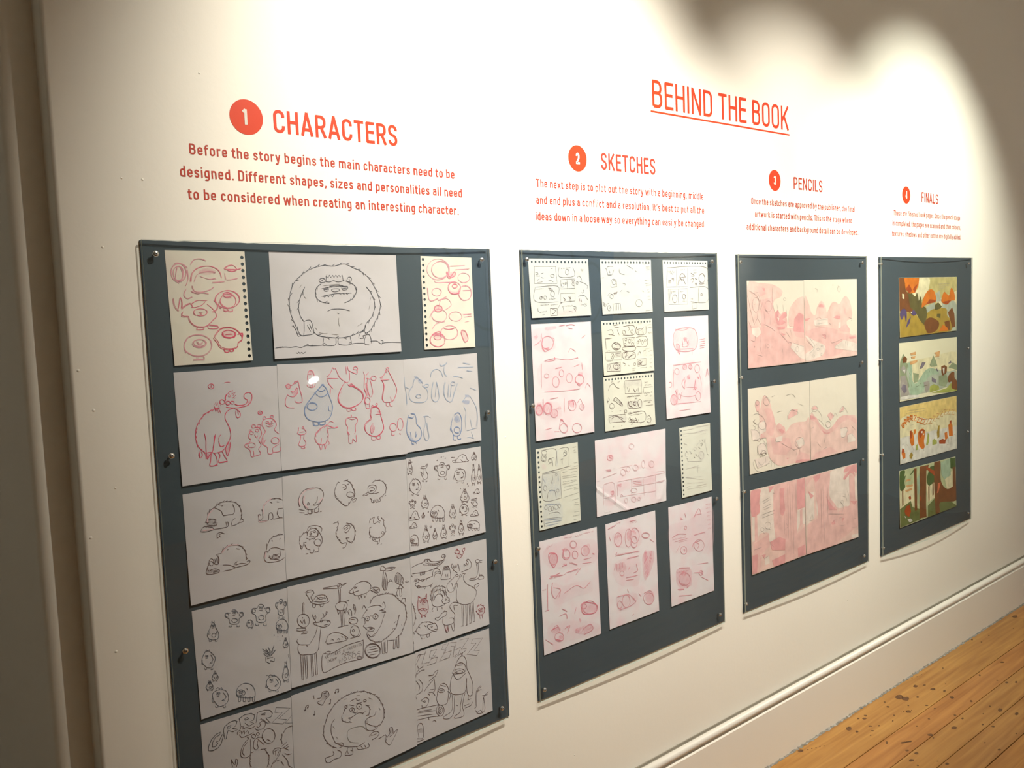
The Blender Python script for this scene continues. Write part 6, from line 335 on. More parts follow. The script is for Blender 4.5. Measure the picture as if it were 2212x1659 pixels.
('pk2',1,'F','278,7 522,13 525,371 509,541 375,533 379,397 268,354/25,351 194,319 203,401 111,436 23,423/566,226 597,225 595,329 563,337/525,385 626,349 633,547 521,544/42,158 69,163 70,334 36,341/1,418 111,442 85,549 2,544'),
('pk3',1,'F','8,9 113,13 101,51 112,46 94,95 104,130 86,166 9,165/535,10 636,16 635,217 541,222 530,178/203,8 272,13 214,50/330,42 389,45 375,97 391,195 360,230 331,211/204,375 309,362 385,391 377,465 225,433/223,500 305,497 376,492 375,553 245,565/529,483 622,474 633,547 533,546/6,426 67,426 52,548 2,544/111,442 156,445 133,467'),
('grey2',1.0,'l','127,95 213,79/133,109 218,94/137,136 229,125/143,150 228,142/119,179 268,173/124,200 267,193/151,254 158,242 175,237 196,241 213,252 219,267 212,280 194,285 173,281 157,269 151,254/142,280 132,287 115,285 103,275 105,266 120,263 136,270 142,280/127,293 149,310/195,286 218,297/394,284 417,315 393,318/248,55 271,66/24,391 113,389/215,390 249,418/133,473 179,463/522,39 522,246/375,97 374,355/449,27 450,439/425,24 421,398/483,101 479,514/639,302 626,335')],
'J3b':[('pk1',1,'F','-1,0 698,5 704,555 -5,540'),
('pk0',1,'F','321,17 541,13 512,75 582,79 585,287 522,291 424,288 317,197/6,116 108,119 110,303 26,330 3,339/661,91 700,89 697,276 665,263/139,188 165,185 162,284 140,294/436,378 506,384 505,435 435,429/603,522 701,526 704,555 617,547'),
('pk2',1,'F','123,1 314,2 310,181 410,300 404,578 163,542 156,283 133,137/582,79 661,76 665,271 585,302/26,337 155,311 163,542 -2,539/423,317 694,283 702,473 405,534/9,12 110,14 7,67'),
('pk3',1,'F','541,13 691,13 690,73 654,60 668,99 611,61 525,99 505,81 583,42 512,46/98,12 201,6 188,33 135,60 110,28/32,99 107,147 68,161/326,379 368,365 381,397 340,396/478,371 506,376 477,401/264,173 343,259 410,300 302,281/593,266 694,283 650,306'),
('grey2',1.0,'l','453,249 494,286 479,327/523,202 550,266/552,185 572,225/481,210 523,224/465,258 465,245 476,239 490,244 497,256 491,267 477,268 465,258/52,306 79,269 90,306/39,311 90,314/340,382 381,361/422,405 436,364 478,371/435,422 505,428/232,398 245,429/226,81 230,512/280,54 286,379/199,112 198,434/619,405 677,408/604,469 647,474/288,307 506,347')],
'K1':[('sand',1,'F','-6,1 1032,-2 1018,451 1,462'),
('cream',1,'F','339,2 517,1 491,106 363,185 263,217 129,146 314,92/621,190 1029,113 1029,322 836,291 701,240'),
('mist',1,'F','621,131 701,108 728,192 647,203/452,233 608,202 608,273 464,280/741,217 919,196 1018,235 1025,451 905,449 892,354 782,314'),
('ochre',1,'F','3,289 165,271 262,286 362,335 516,270 674,251 823,261 836,315 892,354 905,446 463,456 1,461'),
('moss',1,'F','117,129 190,113 263,148 301,120 325,184 363,150 388,220 452,245 464,304 425,378 337,334 263,274 153,248/608,225 674,203 741,241 701,257 608,267/647,298 714,300 707,335 640,321'),
('brown',1,'F','-6,1 83,1 106,89 142,123 165,181 165,254 3,255 -1,99/425,355 516,323 634,345 687,382 633,434 489,451 425,396/782,368 878,359 892,445 809,423/850,292 933,251 975,308 990,419 933,422/-3,233 165,226 250,262 262,286 165,271'),
('orange',1,'F','83,1 339,3 326,57 264,120 166,124 106,89/375,237 401,174 465,117 543,95 608,119 634,190 516,182 439,221/728,186 782,121 836,140 878,147 919,87 975,130 989,192 919,196 836,225 755,211/673,442 754,391 836,418 850,446'),
('rust',1,'F','106,89 166,50 215,102 166,124/439,221 516,176 634,184 621,202 490,211/741,205 836,195 919,190 836,226/227,91 264,68 314,46 264,120'),
('violet',1,'F','9,272 57,240 116,259 116,327 103,343 80,291 44,324 20,312/177,277 238,251 287,287 238,302/103,394 128,344 189,301 164,357'),
('cream',1,'F','46,122 81,128 81,167 51,161/177,266 207,267 201,281'),
('moss',1.4,'l','239,125 251,228/288,120 276,183/154,124 165,226/190,124 195,227/326,144 313,218/71,21 106,50'),
('grey2',1.2,'p','673,53 680,58 686,53 691,56 699,52 706,56 710,52 717,57 725,52 730,56 734,50 740,56 747,51 753,55 760,51/767,55 772,51 779,56 786,51 793,55 798,50 802,55 809,49/817,53 822,49 829,54 834,49 842,54 846,49 854,54 860,48 867,52 871,48 880,53 884,48 890,54/682,70 689,74 693,71 697,73 704,70 710,75 719,69 725,73 731,69 734,74 742,68/749,73 754,69 759,74 765,68 771,72 778,68 783,73 792,68 796,73 803,68/811,72 817,68 821,73 827,67 834,72 840,68 846,72 853,66/860,71 867,66 871,71 877,67/688,89 695,92 699,88 706,92 713,87/721,91 727,87 731,92 739,87 745,91 749,86 756,90 762,85 768,89/775,86 782,89 789,84 794,89')],
'K2':[('cream',1,'F','4,185 180,151 515,142 1028,130 1028,317 503,277 179,319 3,290'),
('mist',1,'F','8,305 180,172 212,215 222,348 333,332 423,261 561,240 860,283 984,281 1028,317 1028,416 799,413 631,426 178,426 7,441'),
('mint',1,'F','115,172 180,166 212,215 211,307 266,337 333,306 423,251 515,231 631,250 679,291 538,291 446,325 422,376 377,414 265,435 178,416 146,362 157,251'),
('sage',1,'F','9,160 41,112 73,89 94,146 137,179 114,248 157,353 50,354 8,290/515,205 561,155 585,131 632,181 655,225 538,222/860,250 946,213 1028,240 1028,284/678,312 811,290 860,359 799,408 678,387/223,246 322,264 310,325 233,329'),
('lime',1,'F','503,383 584,368 678,392 690,420 514,431/823,421 897,389 1028,389 1028,461 798,457 537,438'),
('rock',1,'F','8,260 93,257 125,315 135,361 156,414 7,441/9,200 73,174 115,218 82,246/400,337 503,335 514,394 445,430'),
('mauve',1,'F','18,356 50,324 103,338 113,385 70,401/549,307 631,335 631,362 549,344/333,223 378,175 446,179 401,213 367,226/848,217 909,194 921,217/631,234 667,263 667,274 631,255'),
('orangep',1,'F','180,90 273,81 273,106 191,106/191,116 268,116 256,136 202,132/169,156 300,149 295,169 180,182/597,110 703,100 691,148 608,148 632,128'),
('brown',1,'F','41,127 84,105 126,127 115,157 62,159/726,230 787,224 835,243 823,291 750,312 726,284/854,326 909,297 971,296 978,346 1028,383 1028,450 921,429 921,375 860,375'),
('white',1,'F','7,421 178,421 332,435 321,450 6,446/51,213 93,211 83,241/750,248 787,245 781,293 762,292'),
('moss',1.6,'l','158,241 179,263/189,335 189,356/492,235 515,268/573,262 561,277/333,347 355,344/774,357 762,367/266,362 321,357/400,369 480,365'),
('grey2',1.1,'p','602,146 607,150 610,145 617,149 619,145 624,148 630,145/633,149 638,145 642,148 647,145 652,148/656,144 660,147 665,144 669,147 672,144 678,147/682,144 686,147 690,143/598,162 600,164 605,161 609,164 613,161 619,164 623,161 626,164/631,161 635,165 639,161 645,165 649,161/653,165 658,161 663,164 667,162 669,164/674,161 678,164 683,160 687,164 691,161/698,164 702,162 706,164 710,161 714,164')],
'K3':[('yellow',1,'F','0,0 1024,3 1024,147 794,139 555,151 260,103 -1,105'),
('cream',1,'F','-1,105 129,78 260,92 440,175 555,167 794,122 1024,147 1025,258 -3,241'),
('white',1,'F','-3,241 1025,258 1022,459 -3,451'),
('orange',1,'F','161,205 215,222 237,271 236,323 192,333 160,292/304,238 349,214 405,218 428,258 405,318 416,367 370,377 314,338 298,289/19,361 52,350 83,375 83,411 40,415/226,202 259,201 270,228 237,245/855,238 905,216 936,247 943,337 868,333/782,295 831,290 843,346 794,362'),
('rust',1,'F','315,234 371,214 428,231 394,243 348,285 326,272/673,347 745,340 806,358 794,389 685,375/30,327 62,336 73,363 19,366/880,203 918,201 918,229 880,230/166,206 193,204 193,266 171,268'),
('lime',1,'F','439,354 462,299 474,253 497,277 497,325 473,359/258,336 292,325 303,373 258,373/555,332 590,320 637,342 637,369 555,369'),
('ochre',1,'F','638,272 673,217 691,219 685,316 649,328/148,399 181,378 214,403 181,435 153,420'),
('white',1,'F','354,231 382,231 377,249 357,244/388,253 411,255 405,268 390,264'),
('brown',1.5,'l','855,337 855,397/905,343 899,408/314,370 314,385/393,380 399,397/149,240 149,270/203,334 214,367/638,203 650,220/106,306 127,319/30,413 19,427/818,403 855,403'),
('grey2',1.1,'p','118,40 121,43 126,41 130,44 134,40 139,44 143,41 146,43 150,40 153,44/157,41 162,44 166,42 170,44/173,40 177,44 182,41 186,45 191,41 195,45 197,41 202,45 205,41 209,45 214,42 216,45 220,42/224,46 230,43 233,45 236,42 240,46 244,42 248,45/254,43 256,46 261,42 264,47/270,43 273,47 277,44 280,47 286,43 290,47 293,43 296,47 302,44 306,48 309,44 312,47 317,44 321,47 325,44 329,48 333,44/337,48 342,45 346,49 350,45 354,48 358,45 364,48 365,46/370,49 376,45 379,48 382,45/387,49 391,46 396,49 399,46 404,49 408,47 412,50 416,47 420,50 424,46 429,50 431,47 437,51 440,47/108,56 111,60 116,58 120,60 123,57 128,60 132,57 134,60 139,57/143,61 146,58 152,61 155,58 158,61/162,58 167,61 171,59 175,61 179,59/183,62 187,59 191,63 195,59 199,63 203,60 206,62 211,60 215,62 219,60/222,63 227,61 230,64 233,60/239,63 243,60 246,63 250,60 255,64 257,61 262,65 266,62 271,64 276,61 279,65 282,62 287,65 292,62 296,66 298,62 304,66 307,63 311,66 316,63 318,66 324,63 326,67 331,63 336,66 339,63 342,67 347,64 353,68 355,64/360,67 365,64 368,67 372,64 376,67 380,64 384,67/388,64 392,68 397,65 400,68 405,65 409,68 414,66/21,293 26,297 37,293 42,299 51,294 57,300 66,293/72,238 81,244 85,238 93,243 99,238 104,244/112,240 116,244/171,157 179,163 185,159 188,162 197,158 203,163 208,158 213,163 219,159 227,163/314,199 320,204 327,199 333,205 341,201 349,204 353,201 362,204 366,201 372,204/379,201 385,205 392,200 400,205 407,200/954,331 963,334 972,331 977,334 985,329 992,334/238,420 241,424 249,419 259,424 267,421 274,425 279,420'),
('orange',9.0,'p','70,136 48,126 27,143 48,165 69,160 69,148 52,146/72,144 72,104 106,112 106,126 72,124 110,148/119,128 120,88 154,96 154,110 119,108 158,132/174,124 174,84 209,91 209,105 174,104 213,128/230,90 274,94 230,130 274,135/286,109 330,114 285,149 330,154/338,124 383,129 338,165 383,170/389,137 434,142 388,178 434,183'),
('orangep',7.5,'p','446,140 492,145 445,181 491,186/505,140 551,145 504,182 551,187/570,128 617,133 570,169 617,175/637,115 684,120 636,157 684,162/704,103 752,108 704,145 752,150/771,98 820,103 771,140 820,145/840,99 890,104 840,141 890,146/921,111 971,117 921,154 971,160')],
'K4':[('pale',1,'F','4,-2 1016,27 1023,458 0,451'),
('cream',1,'F','3,148 236,135 234,317 1,320/456,164 609,170 608,312 481,331/792,175 1016,119 1016,283 845,280'),
('orangep',1,'F','94,101 129,84 188,88 188,104/105,131 224,138 224,155 129,151/93,168 212,165 211,182 105,187/766,70 872,68 859,84 779,84'),
('leaf',1,'F','13,10 95,11 82,54 106,52 82,99 93,146 12,155/177,58 249,17 236,44 189,59/469,125 533,42 622,43 609,182 507,201 475,173/913,110 899,23 1009,33 1016,112 940,120'),
('green',1,'F','1,303 187,268 210,324 331,357 355,448 0,451/481,360 608,317 845,364 1016,448 1023,458 480,459/186,353 270,346 331,380 331,403/792,343 872,320 872,393 778,364'),
('brown',1,'F','249,17 292,18 292,361 249,359/346,15 520,23 463,67 449,354 455,449 331,437/609,18 720,19 726,189 845,280 1016,277 1023,406 712,371 699,446 621,444/954,109 1009,111 1016,283 954,273/570,176 590,179 589,285 570,293/494,199 513,202 512,319 493,333/41,154 61,157 59,280 40,288'),
('rust',1,'F','74,333 104,299 163,293 186,353 150,392 91,365/457,25 609,88 609,129 470,56/332,270 357,257 369,288 344,296/146,233 175,221 193,247 169,260'),
('redo',1,'F','647,283 660,249 667,203 726,201 699,244 673,281'),
('white',1,'F','120,409 174,408 210,432 162,440/-10,1 8,4 4,26 -12,15/68,371 97,380 91,393'),
('mint',1,'F','297,99 333,76 345,198 301,260/726,35 906,24 913,170 792,187 739,143')],
}
TEXT=[('title', 'BEHIND THE BOOK', 1.8836, 2.5591, 2.0734, 2.0702, 2.0765, 2.1464), ('h1', 'CHARACTERS', 0.7593, 1.044, 1.8872, 1.8876, 1.8868, 1.9322), ('p1', 'Before the story begins the main characters need to be', 0.5913, 1.193, 1.83, 1.8318, 1.8281, 1.8506), ('p1', 'designed. Different shapes, sizes and personalities all need', 0.5716, 1.2118, 1.7887, 1.7901, 1.7873, 1.8085), ('p1', 'to be considered when creating an interesting character.', 0.5835, 1.2001, 1.7484, 1.7499, 1.747, 1.7674), ('h2', 'SKETCHES', 1.6724, 1.8906, 1.8855, 1.8848, 1.8862, 1.9281), ('p2', 'The next step is to plot out the story with a beginning, middle', 1.4411, 2.1025, 1.8276, 1.8257, 1.8296, 1.8453), ('p2', 'and end plus a conflict and a resolution. It’s best to put all the', 1.439, 2.1047, 1.7869, 1.7849, 1.7888, 1.8045), ('p2', 'ideas down in a loose way so everything can easily be changed.', 1.4352, 2.1088, 1.747, 1.7449, 1.7491, 1.7646), ('h3', 'PENCILS', 2.583, 2.7627, 1.8898, 1.8902, 1.8894, 1.9293), ('p3', 'Once the sketches are approved by the publisher, the final', 2.3423, 2.9779, 1.8308, 1.8292, 1.8324, 1.8491), ('p3', 'artwork is started with pencils. This is the stage where', 2.3609, 2.9573, 1.791, 1.7899, 1.7921, 1.8086), ('p3', 'additional characters and background detail can be developed.', 2.3161, 3.0012, 1.7498, 1.7488, 1.7507, 1.767), ('h4', 'FINALS', 3.4998, 3.6497, 1.8941, 1.8948, 1.8933, 1.9356), ('p4', 'These are finished book pages. Once the pencil stage', 3.2686, 3.855, 1.8351, 1.8337, 1.8364, 1.8523), ('p4', 'is completed, the pages are scanned and then colours,', 3.2596, 3.8626, 1.7956, 1.7944, 1.7968, 1.8133), ('p4', 'textures, shadows and other extras are digitally added.', 3.2548, 3.8649, 1.7549, 1.7544, 1.7555, 1.7721)]
BADGES=[(0.7053, 1.9108), (1.5873, 1.9066), (2.4745, 1.9105), (3.3719, 1.9148)]
STAINS=[(3.133,-0.078,0.012,-0.012,-0.019,-0.009),(3.138,-0.1,0.01,-0.01,-0.017,-0.009),(2.515,-0.038,0.008,-0.007,-0.009,-0.005),(3.268,-0.078,0.006,-0.007,-0.013,-0.006),(3.302,-0.097,0.005,-0.004,-0.008,-0.003),(3.289,-0.136,0.008,-0.008,-0.011,-0.004),(3.303,-0.173,0.005,-0.004,-0.008,-0.003),(3.181,-0.126,0.004,-0.004,-0.009,-0.005),(3.028,-0.087,0.005,-0.005,-0.007,-0.004),(3.056,-0.06,0.003,-0.003,-0.005,-0.003),(2.904,-0.064,0.004,-0.005,-0.006,-0.004),(2.865,-0.057,0.003,-0.003,-0.006,-0.003),(2.881,-0.072,0.005,-0.006,-0.007,-0.004),(2.772,-0.071,0.008,-0.008,-0.014,-0.008),(2.772,-0.102,0.004,-0.004,-0.007,-0.004),(2.841,-0.115,0.006,-0.006,-0.005,-0.003),(2.866,-0.134,0.003,-0.003,-0.006,-0.003),(2.78,-0.148,0.002,-0.002,-0.005,-0.002),(2.815,-0.137,0.004,-0.004,-0.004,-0.003),(2.979,-0.134,0.003,-0.003,-0.005,-0.003),(2.934,-0.151,0.002,-0.002,-0.005,-0.002),(3.043,-0.156,0.007,-0.008,-0.01,-0.006),(3.089,-0.134,0.002,-0.003,-0.006,-0.003),(3.137,-0.18,0.004,-0.004,-0.005,-0.003),(3.132,-0.212,0.003,-0.003,-0.006,-0.002),(3.267,-0.215,0.006,-0.007,-0.01,-0.005),(3.284,-0.279,0.004,-0.004,-0.009,-0.004),(3.54,-0.208,0.003,-0.003,-0.009,-0.004),(3.733,-0.22,0.007,-0.006,-0.009,-0.003),(3.542,-0.308,0.005,-0.004,-0.01,-0.003),(3.571,-0.331,0.004,-0.004,-0.01,-0.003),(3.29,-0.343,0.003,-0.003,-0.005,-0.003),(3.284,-0.381,0.006,-0.006,-0.016,-0.006),(3.292,-0.432,0.006,-0.005,-0.013,-0.004),(3.211,-0.35,0.002,-0.002,-0.006,-0.002),(3.123,-0.314,0.003,-0.003,-0.008,-0.003),(3.13,-0.285,0.004,-0.004,-0.006,-0.003),(3.127,-0.381,0.003,-0.003,-0.007,-0.003),(3.136,-0.412,0.004,-0.004,-0.006,-0.003),(3.032,-0.323,0.008,-0.008,-0.01,-0.005),(3.038,-0.233,0.003,-0.003,-0.005,-0.003),(2.766,-0.282,0.005,-0.004,-0.007,-0.003),(2.771,-0.312,0.005,-0.005,-0.007,-0.004),(2.715,-0.321,0.007,-0.006,-0.01,-0.004),(2.771,-0.21,0.003,-0.003,-0.009,-0.005),(2.925,-0.288,0.007,-0.008,-0.01,-0.005),(2.774,-0.41,0.005,-0.005,-0.007,-0.003),(2.769,-0.382,0.003,-0.002,-0.004,-0.001),(2.698,-0.35,0.002,-0.003,-0.005,-0.002),(2.912,-0.305,0.002,-0.002,-0.005,-0.002),(3.0,-0.438,0.002,-0.002,-0.005,-0.002),(3.138,-0.486,0.002,-0.002,-0.005,-0.002),(2.984,-0.489,0.004,-0.004,-0.007,-0.002),(3.898,-0.035,0.004,-0.003,-0.009,-0.004),(3.896,-0.075,0.002,-0.003,-0.007,-0.003),(3.509,-0.078,0.002,-0.002,-0.007,-0.003),(3.997,-0.067,0.003,-0.003,-0.007,-0.003),(4.158,-0.109,0.002,-0.002,-0.008,-0.002),(4.319,-0.058,0.011,-0.011,-0.016,-0.006),(3.369,-0.149,0.002,-0.002,-0.005,-0.002),(3.538,-0.274,0.003,-0.003,-0.005,-0.003),(2.955,-0.228,0.002,-0.002,-0.005,-0.002)]

# ------------------------------------------------------------------ the room shell
XR, YB, ZC, XL = 6.4, -4.6, 3.15, -2.6
WX = 0.3622                                   # left end of the exhibition wall
bm = bmesh.new()
n = 8; r = 0.007; prof = [(XR, 0.0)]
for k in range(n+1):
    a = math.pi/2*k/n; prof.append((WX + r - r*math.sin(a), r - r*math.cos(a)))
prof += [(WX, 0.057)]
bot = [bm.verts.new((x, y, 0)) for x, y in prof]; top = [bm.verts.new((x, y, ZC)) for x, y in prof]
for k in range(len(prof)-1):
    f = bm.faces.new((bot[k], bot[k+1], top[k+1], top[k])); f.smooth = 0 < k <= n
# specks of filler under the paint
rng = random.Random(3)
for x, z, q in ((0.505,1.78,.0025),(0.62,1.98,.002),(0.43,1.66,.0025),(0.40,0.95,.0028),(0.42,1.24,.002),(0.47,1.78,.002),(1.31,1.22,.0025),(1.33,0.9,.002),(0.395,1.38,.003),(2.2,0.95,.002),(0.376,1.45,.003),(0.374,1.16,.003),(1.5,0.35,.002),(2.9,0.42,.002)):
    cyl(bm, (x, 0.0, z), (0,-1,0), q, q*0.3, 0.0012, 8)
tag(obj('wall_front', bm, M['wall']), kind='structure')
# recessed strip left of the wall, its rounded plaster corner and the long reveal behind it
bm = bmesh.new(); prof = [(WX, 0.057), (0.3235, 0.057)]
r = 0.020
for k in range(1, 11):
    a = math.pi/2*k/10; prof.append((0.3235 - r*math.sin(a), 0.057 + r - r*math.cos(a)))
prof += [(0.3035, 0.75), (0.297, 0.757), (0.297, 3.6), (XL, 3.6)]
bot = [bm.verts.new((x, y, 0)) for x, y in prof]; top = [bm.verts.new((x, y, ZC)) for x, y in prof]
for k in range(len(prof)-1):
    f = bm.faces.new((bot[k], bot[k+1], top[k+1], top[k])); f.smooth = k < 12
tag(obj('wall_left', bm, M['wall']), kind='structure')
bm = bmesh.new(); box(bm, XL, XR, YB-0.1, YB, 0, ZC); tag(obj('wall_back', bm, M['back']), kind='structure')
bm = bmesh.new(); box(bm, XR, XR+0.1, YB, 0.0, 0, ZC); tag(obj('wall_right', bm, M['wall']), kind='structure')
bm = bmesh.new(); box(bm, XL-0.1, XL, YB, 3.6, 0, ZC); tag(obj('wall_far_left', bm, M['back']), kind='structure')
bm = bmesh.new(); box(bm, XL, XR, YB, 3.6, ZC, ZC+0.1); tag(obj('ceiling', bm, M['ceiling']), kind='structure')

# floor: pine planks along the wall, laid over a dark sub-floor, with stains in the varnish
bm = bmesh.new(); cl = bm.loops.layers.float_color.new('plank_tone')
for f in box(bm, XL, XR, YB, 3.6, -0.03, -0.006, 1): pass
seams = [0.06, -0.194, -0.296, -0.398, -0.504]
while seams[-1] > YB: seams.append(seams[-1] - rng.uniform(0.1, 0.112))
for k in range(len(seams)-1):
    y1, y0 = seams[k], max(seams[k+1], YB)
    cuts = [XL] + ([4.309] if k == 0 else sorted(rng.uniform(-1.5, 2.2) if j == 0 else rng.uniform(4.6, 6) for j in range(2))) + [XR]
    for j in range(len(cuts)-1):
        t = rng.uniform(0.86, 1.08); tint = (t, t*rng.uniform(0.95, 1.03), t*rng.uniform(0.88, 1.05), 1)
        if k == 1: tint = (0.92, 0.84, 0.8, 1)
        g = 0.0013 if k != 3 else 0.0022
        for f in box(bm, cuts[j]+0.0008, cuts[j+1]-0.0008, y0+g, y1-0.0013, -0.006, 0.0, 0):
            for l in f.loops: l[cl] = tint
def stain(cx, cy, ax, ay, bx, by, z=0.0004):
    ph = rng.random()*6; pts = []
    for k in range(12):
        t = 6.28318*k/12; q = rng.uniform(0.75, 1.1)
        pts.append(bm.verts.new((cx + q*(ax*math.cos(t) + bx*math.sin(t)), cy + q*(ay*math.cos(t) + by*math.sin(t)), z)))
    try:
        f = bm.faces.new(pts); f.normal_update(); f.material_index = 2
        if f.normal.z < 0: f.normal_flip()
    except ValueError: pass
for s_ in STAINS: stain(*s_)
for k in range(90):                            # nail holes and knots further along the boards
    x = rng.uniform(1.5, 6.2); y = rng.uniform(-4.3, -0.56); q = rng.uniform(0.002, 0.007)
    stain(x, y, q, 0, 0, q*0.6)
for x0, y0, x1, y1, w_ in ((2.806,-.247,2.835,-.262,.004),(2.54,-.05,2.60,-.075,.0022),(3.30,-.03,3.42,-.052,.002),(3.02,-.14,3.06,-.16,.002)):   # scuffs
    for q in range(5):
        t = q/4; stain(x0+(x1-x0)*t, y0+(y1-y0)*t, w_*1.8, 0, 0, w_)
tag(obj('floor', bm, [M['pine'], M['seam'], M['stain']]), kind='structure')

# skirting: flat board, small ledge, torus bead, dusty quirk at the wall
pr = [(0, 0.2255), (-0.0035, 0.2255), (-0.0038, 0.2195), (-0.006, 0.219)]
for k in range(0, 13):
    a = math.radians(100 - 195*k/12); pr.append((-0.0125 - 0.0118*math.cos(a) * (1 if math.cos(a) > 0 else 1), 0.2085 + 0.0118*math.sin(a)))
pr += [(-0.0125, 0.1955), (-0.0122, 0.191), (-0.0200, 0.1885), (-0.0222, 0.1865), (-0.0222, 0.0)]
bm = bmesh.new()
L = [bm.verts.new((WX+0.002, y, z)) for y, z in pr]; R_ = [bm.verts.new((XR, y, z)) for y, z in pr]
for k in range(len(pr)-1):
    f = bm.faces.new((L[k], L[k+1], R_[k+1], R_[k])); f.smooth = 3 <= k <= 17
    f.material_index = 1 if k in (0, 1, 2) else 0
bm.faces.new(L[::-1])
tag(obj('baseboard_front', bm, [M['skirting'], M['dirt']]), kind='structure')
# crumbling grey filler and dust where skirting meets the boards
bm = bmesh.new(); x = WX; prev = None
while x < XR:
    w_ = 0.004 + 0.006*rng.random()**2; h_ = 0.002 + 0.005*rng.random()**3
    row = [bm.verts.new((x, -0.0215, h_+0.001)), bm.verts.new((x, -0.0225-w_*0.35, h_*0.8+0.0006)), bm.verts.new((x, -0.0225-w_, 0.0005))]
    if prev:
        for k in range(2): bm.faces.new((prev[k], prev[k+1], row[k+1], row[k])).material_index = 1 if rng.random() < 0.3 else 0
    prev = row; x += rng.uniform(0.004, 0.012)
tag(obj('trim_1', bm, [M['caulk'], M['dirt']]), kind='structure')

# ------------------------------------------------------------------ display boards: slate card, bowed acrylic sheet, screws
BL = ['wide slate board of character sketches under heading 1 CHARACTERS, nearest the camera',
      'slate board of notebook and pink story sketches under heading 2 SKETCHES',
      'slate board with three pink pencil spreads under heading 3 PENCILS',
      'slate board with four full colour book spreads under heading 4 FINALS']
def lerp2(q, u, v):
    (ax, az), (bx, bz), (cx, cz), (dx, dz) = q
    return ((ax*(1-u)+bx*u)*(1-v) + (dx*(1-u)+cx*u)*v, (az*(1-u)+bz*u)*(1-v) + (dz*(1-u)+cz*u)*v)
BOW = [0.009, 0.008, 0.003, 0.013]
def yac(i, u, v):                              # distance of the back of the acrylic from the wall: it bows between its screws
    e = math.sin(math.pi*min(1, max(0, u)))
    return 0.0085 + e*(BOW[i]*(1-v)**2 + (BOW[i] if i == 3 else 0.005)*v**3)
for i, q in enumerate(BOARDS):
    cx = (q[0][0]+q[1][0])/2
    t = empty('display_panel', (cx, 0, q[2][1]))
    tag(t, BL[i], 'display board', 'slate display boards along the wall')
    rb = random.Random(50+i)
    bm = bmesh.new(); N = 60; ring = []
    for k in range(N): ring.append((k/N, 0.0008*rb.random()*(1 if i < 2 else .3)))
    pts = [lerp2(q, u, v) for u, v in ring] + [lerp2(q, 1, 0), lerp2(q, 1, 1), lerp2(q, 0, 1)]
    A = [bm.verts.new((x, -0.0030, z)) for x, z in pts]; B = [bm.verts.new((x, -0.0006, z)) for x, z in pts]
    bm.faces.new(A); bm.faces.new(B[::-1])
    for k in range(len(pts)): bm.faces.new((A[k], B[k], B[(k+1)%len(pts)], A[(k+1)%len(pts)]))
    bmesh.ops.recalc_face_normals(bm, faces=bm.faces)
    pobj('backing_board', bm, M['board'], t)
    bm = bmesh.new(); NU, NV = 28, 24; th = 0.0045; F = []; G = []
    for b_ in range(NV+1):
        F.append([]); G.append([])
        for a_ in range(NU+1):
            u, v = a_/NU, b_/NV; x, z = lerp2(q, u*(1-0.012/0.79), v); y = yac(i, u, v)
            F[-1].append(bm.verts.new((x, -(y+th), z))); G[-1].append(bm.verts.new((x, -y, z)))
    for b_ in range(NV):
        for a_ in range(NU):
            f = bm.faces.new((F[b_][a_], F[b_+1][a_], F[b_+1][a_+1], F[b_][a_+1])); f.smooth = True
            f = bm.faces.new((G[b_][a_], G[b_][a_+1], G[b_+1][a_+1], G[b_+1][a_])); f.smooth = True
    rim = [(0, k) for k in range(NU)] + [(k, NU) for k in range(NV)] + [(NV, k) for k in range(NU, 0, -1)] + [(k, 0) for k in range(NV, 0, -1)]
    ra = [bm.verts.new(F[b_][a_].co) for b_, a_ in rim]; rg = [bm.verts.new(G[b_][a_].co) for b_, a_ in rim]
    for k in range(len(rim)):
        f = bm.faces.new((ra[k], rg[k], rg[(k+1) % len(rim)], ra[(k+1) % len(rim)])); f.material_index = 1
    pobj('acrylic_sheet', bm, [M['acrylic'], M['acrylic_edge']], t)
    pts = list(SCREWS[i])
    if i == 0: pts.append((0.5150, 0.5650))
    for x, z in pts:
        bm = bmesh.new(); yy = yac(i, (x-q[0][0])/(q[1][0]-q[0][0]), (q[0][1]-z)/(q[0][1]-q[3][1])) + 0.0045
        cyl(bm, (x, -0.0005, z), (0,-1,0), 0.0022, 0.0022, yy, 10)
        cyl(bm, (x, -yy, z), (0,-1,0), 0.0058, 0.0055, 0.0008, 18)
        cyl(bm, (x, -yy-0.0008, z), (0,-1,0), 0.0044, 0.0040, 0.0022, 18)
        cyl(bm, (x, -yy-0.003, z), (0,-1,0), 0.0040, 0.0022, 0.0008, 18)
        cyl(bm, (x, -yy-0.0039, z), (0,-1,0), 0.0017, 0.0017, 0.0002, 6, 1)
        pobj('screw', bm, [M['metal'], M['darkmetal']], t)

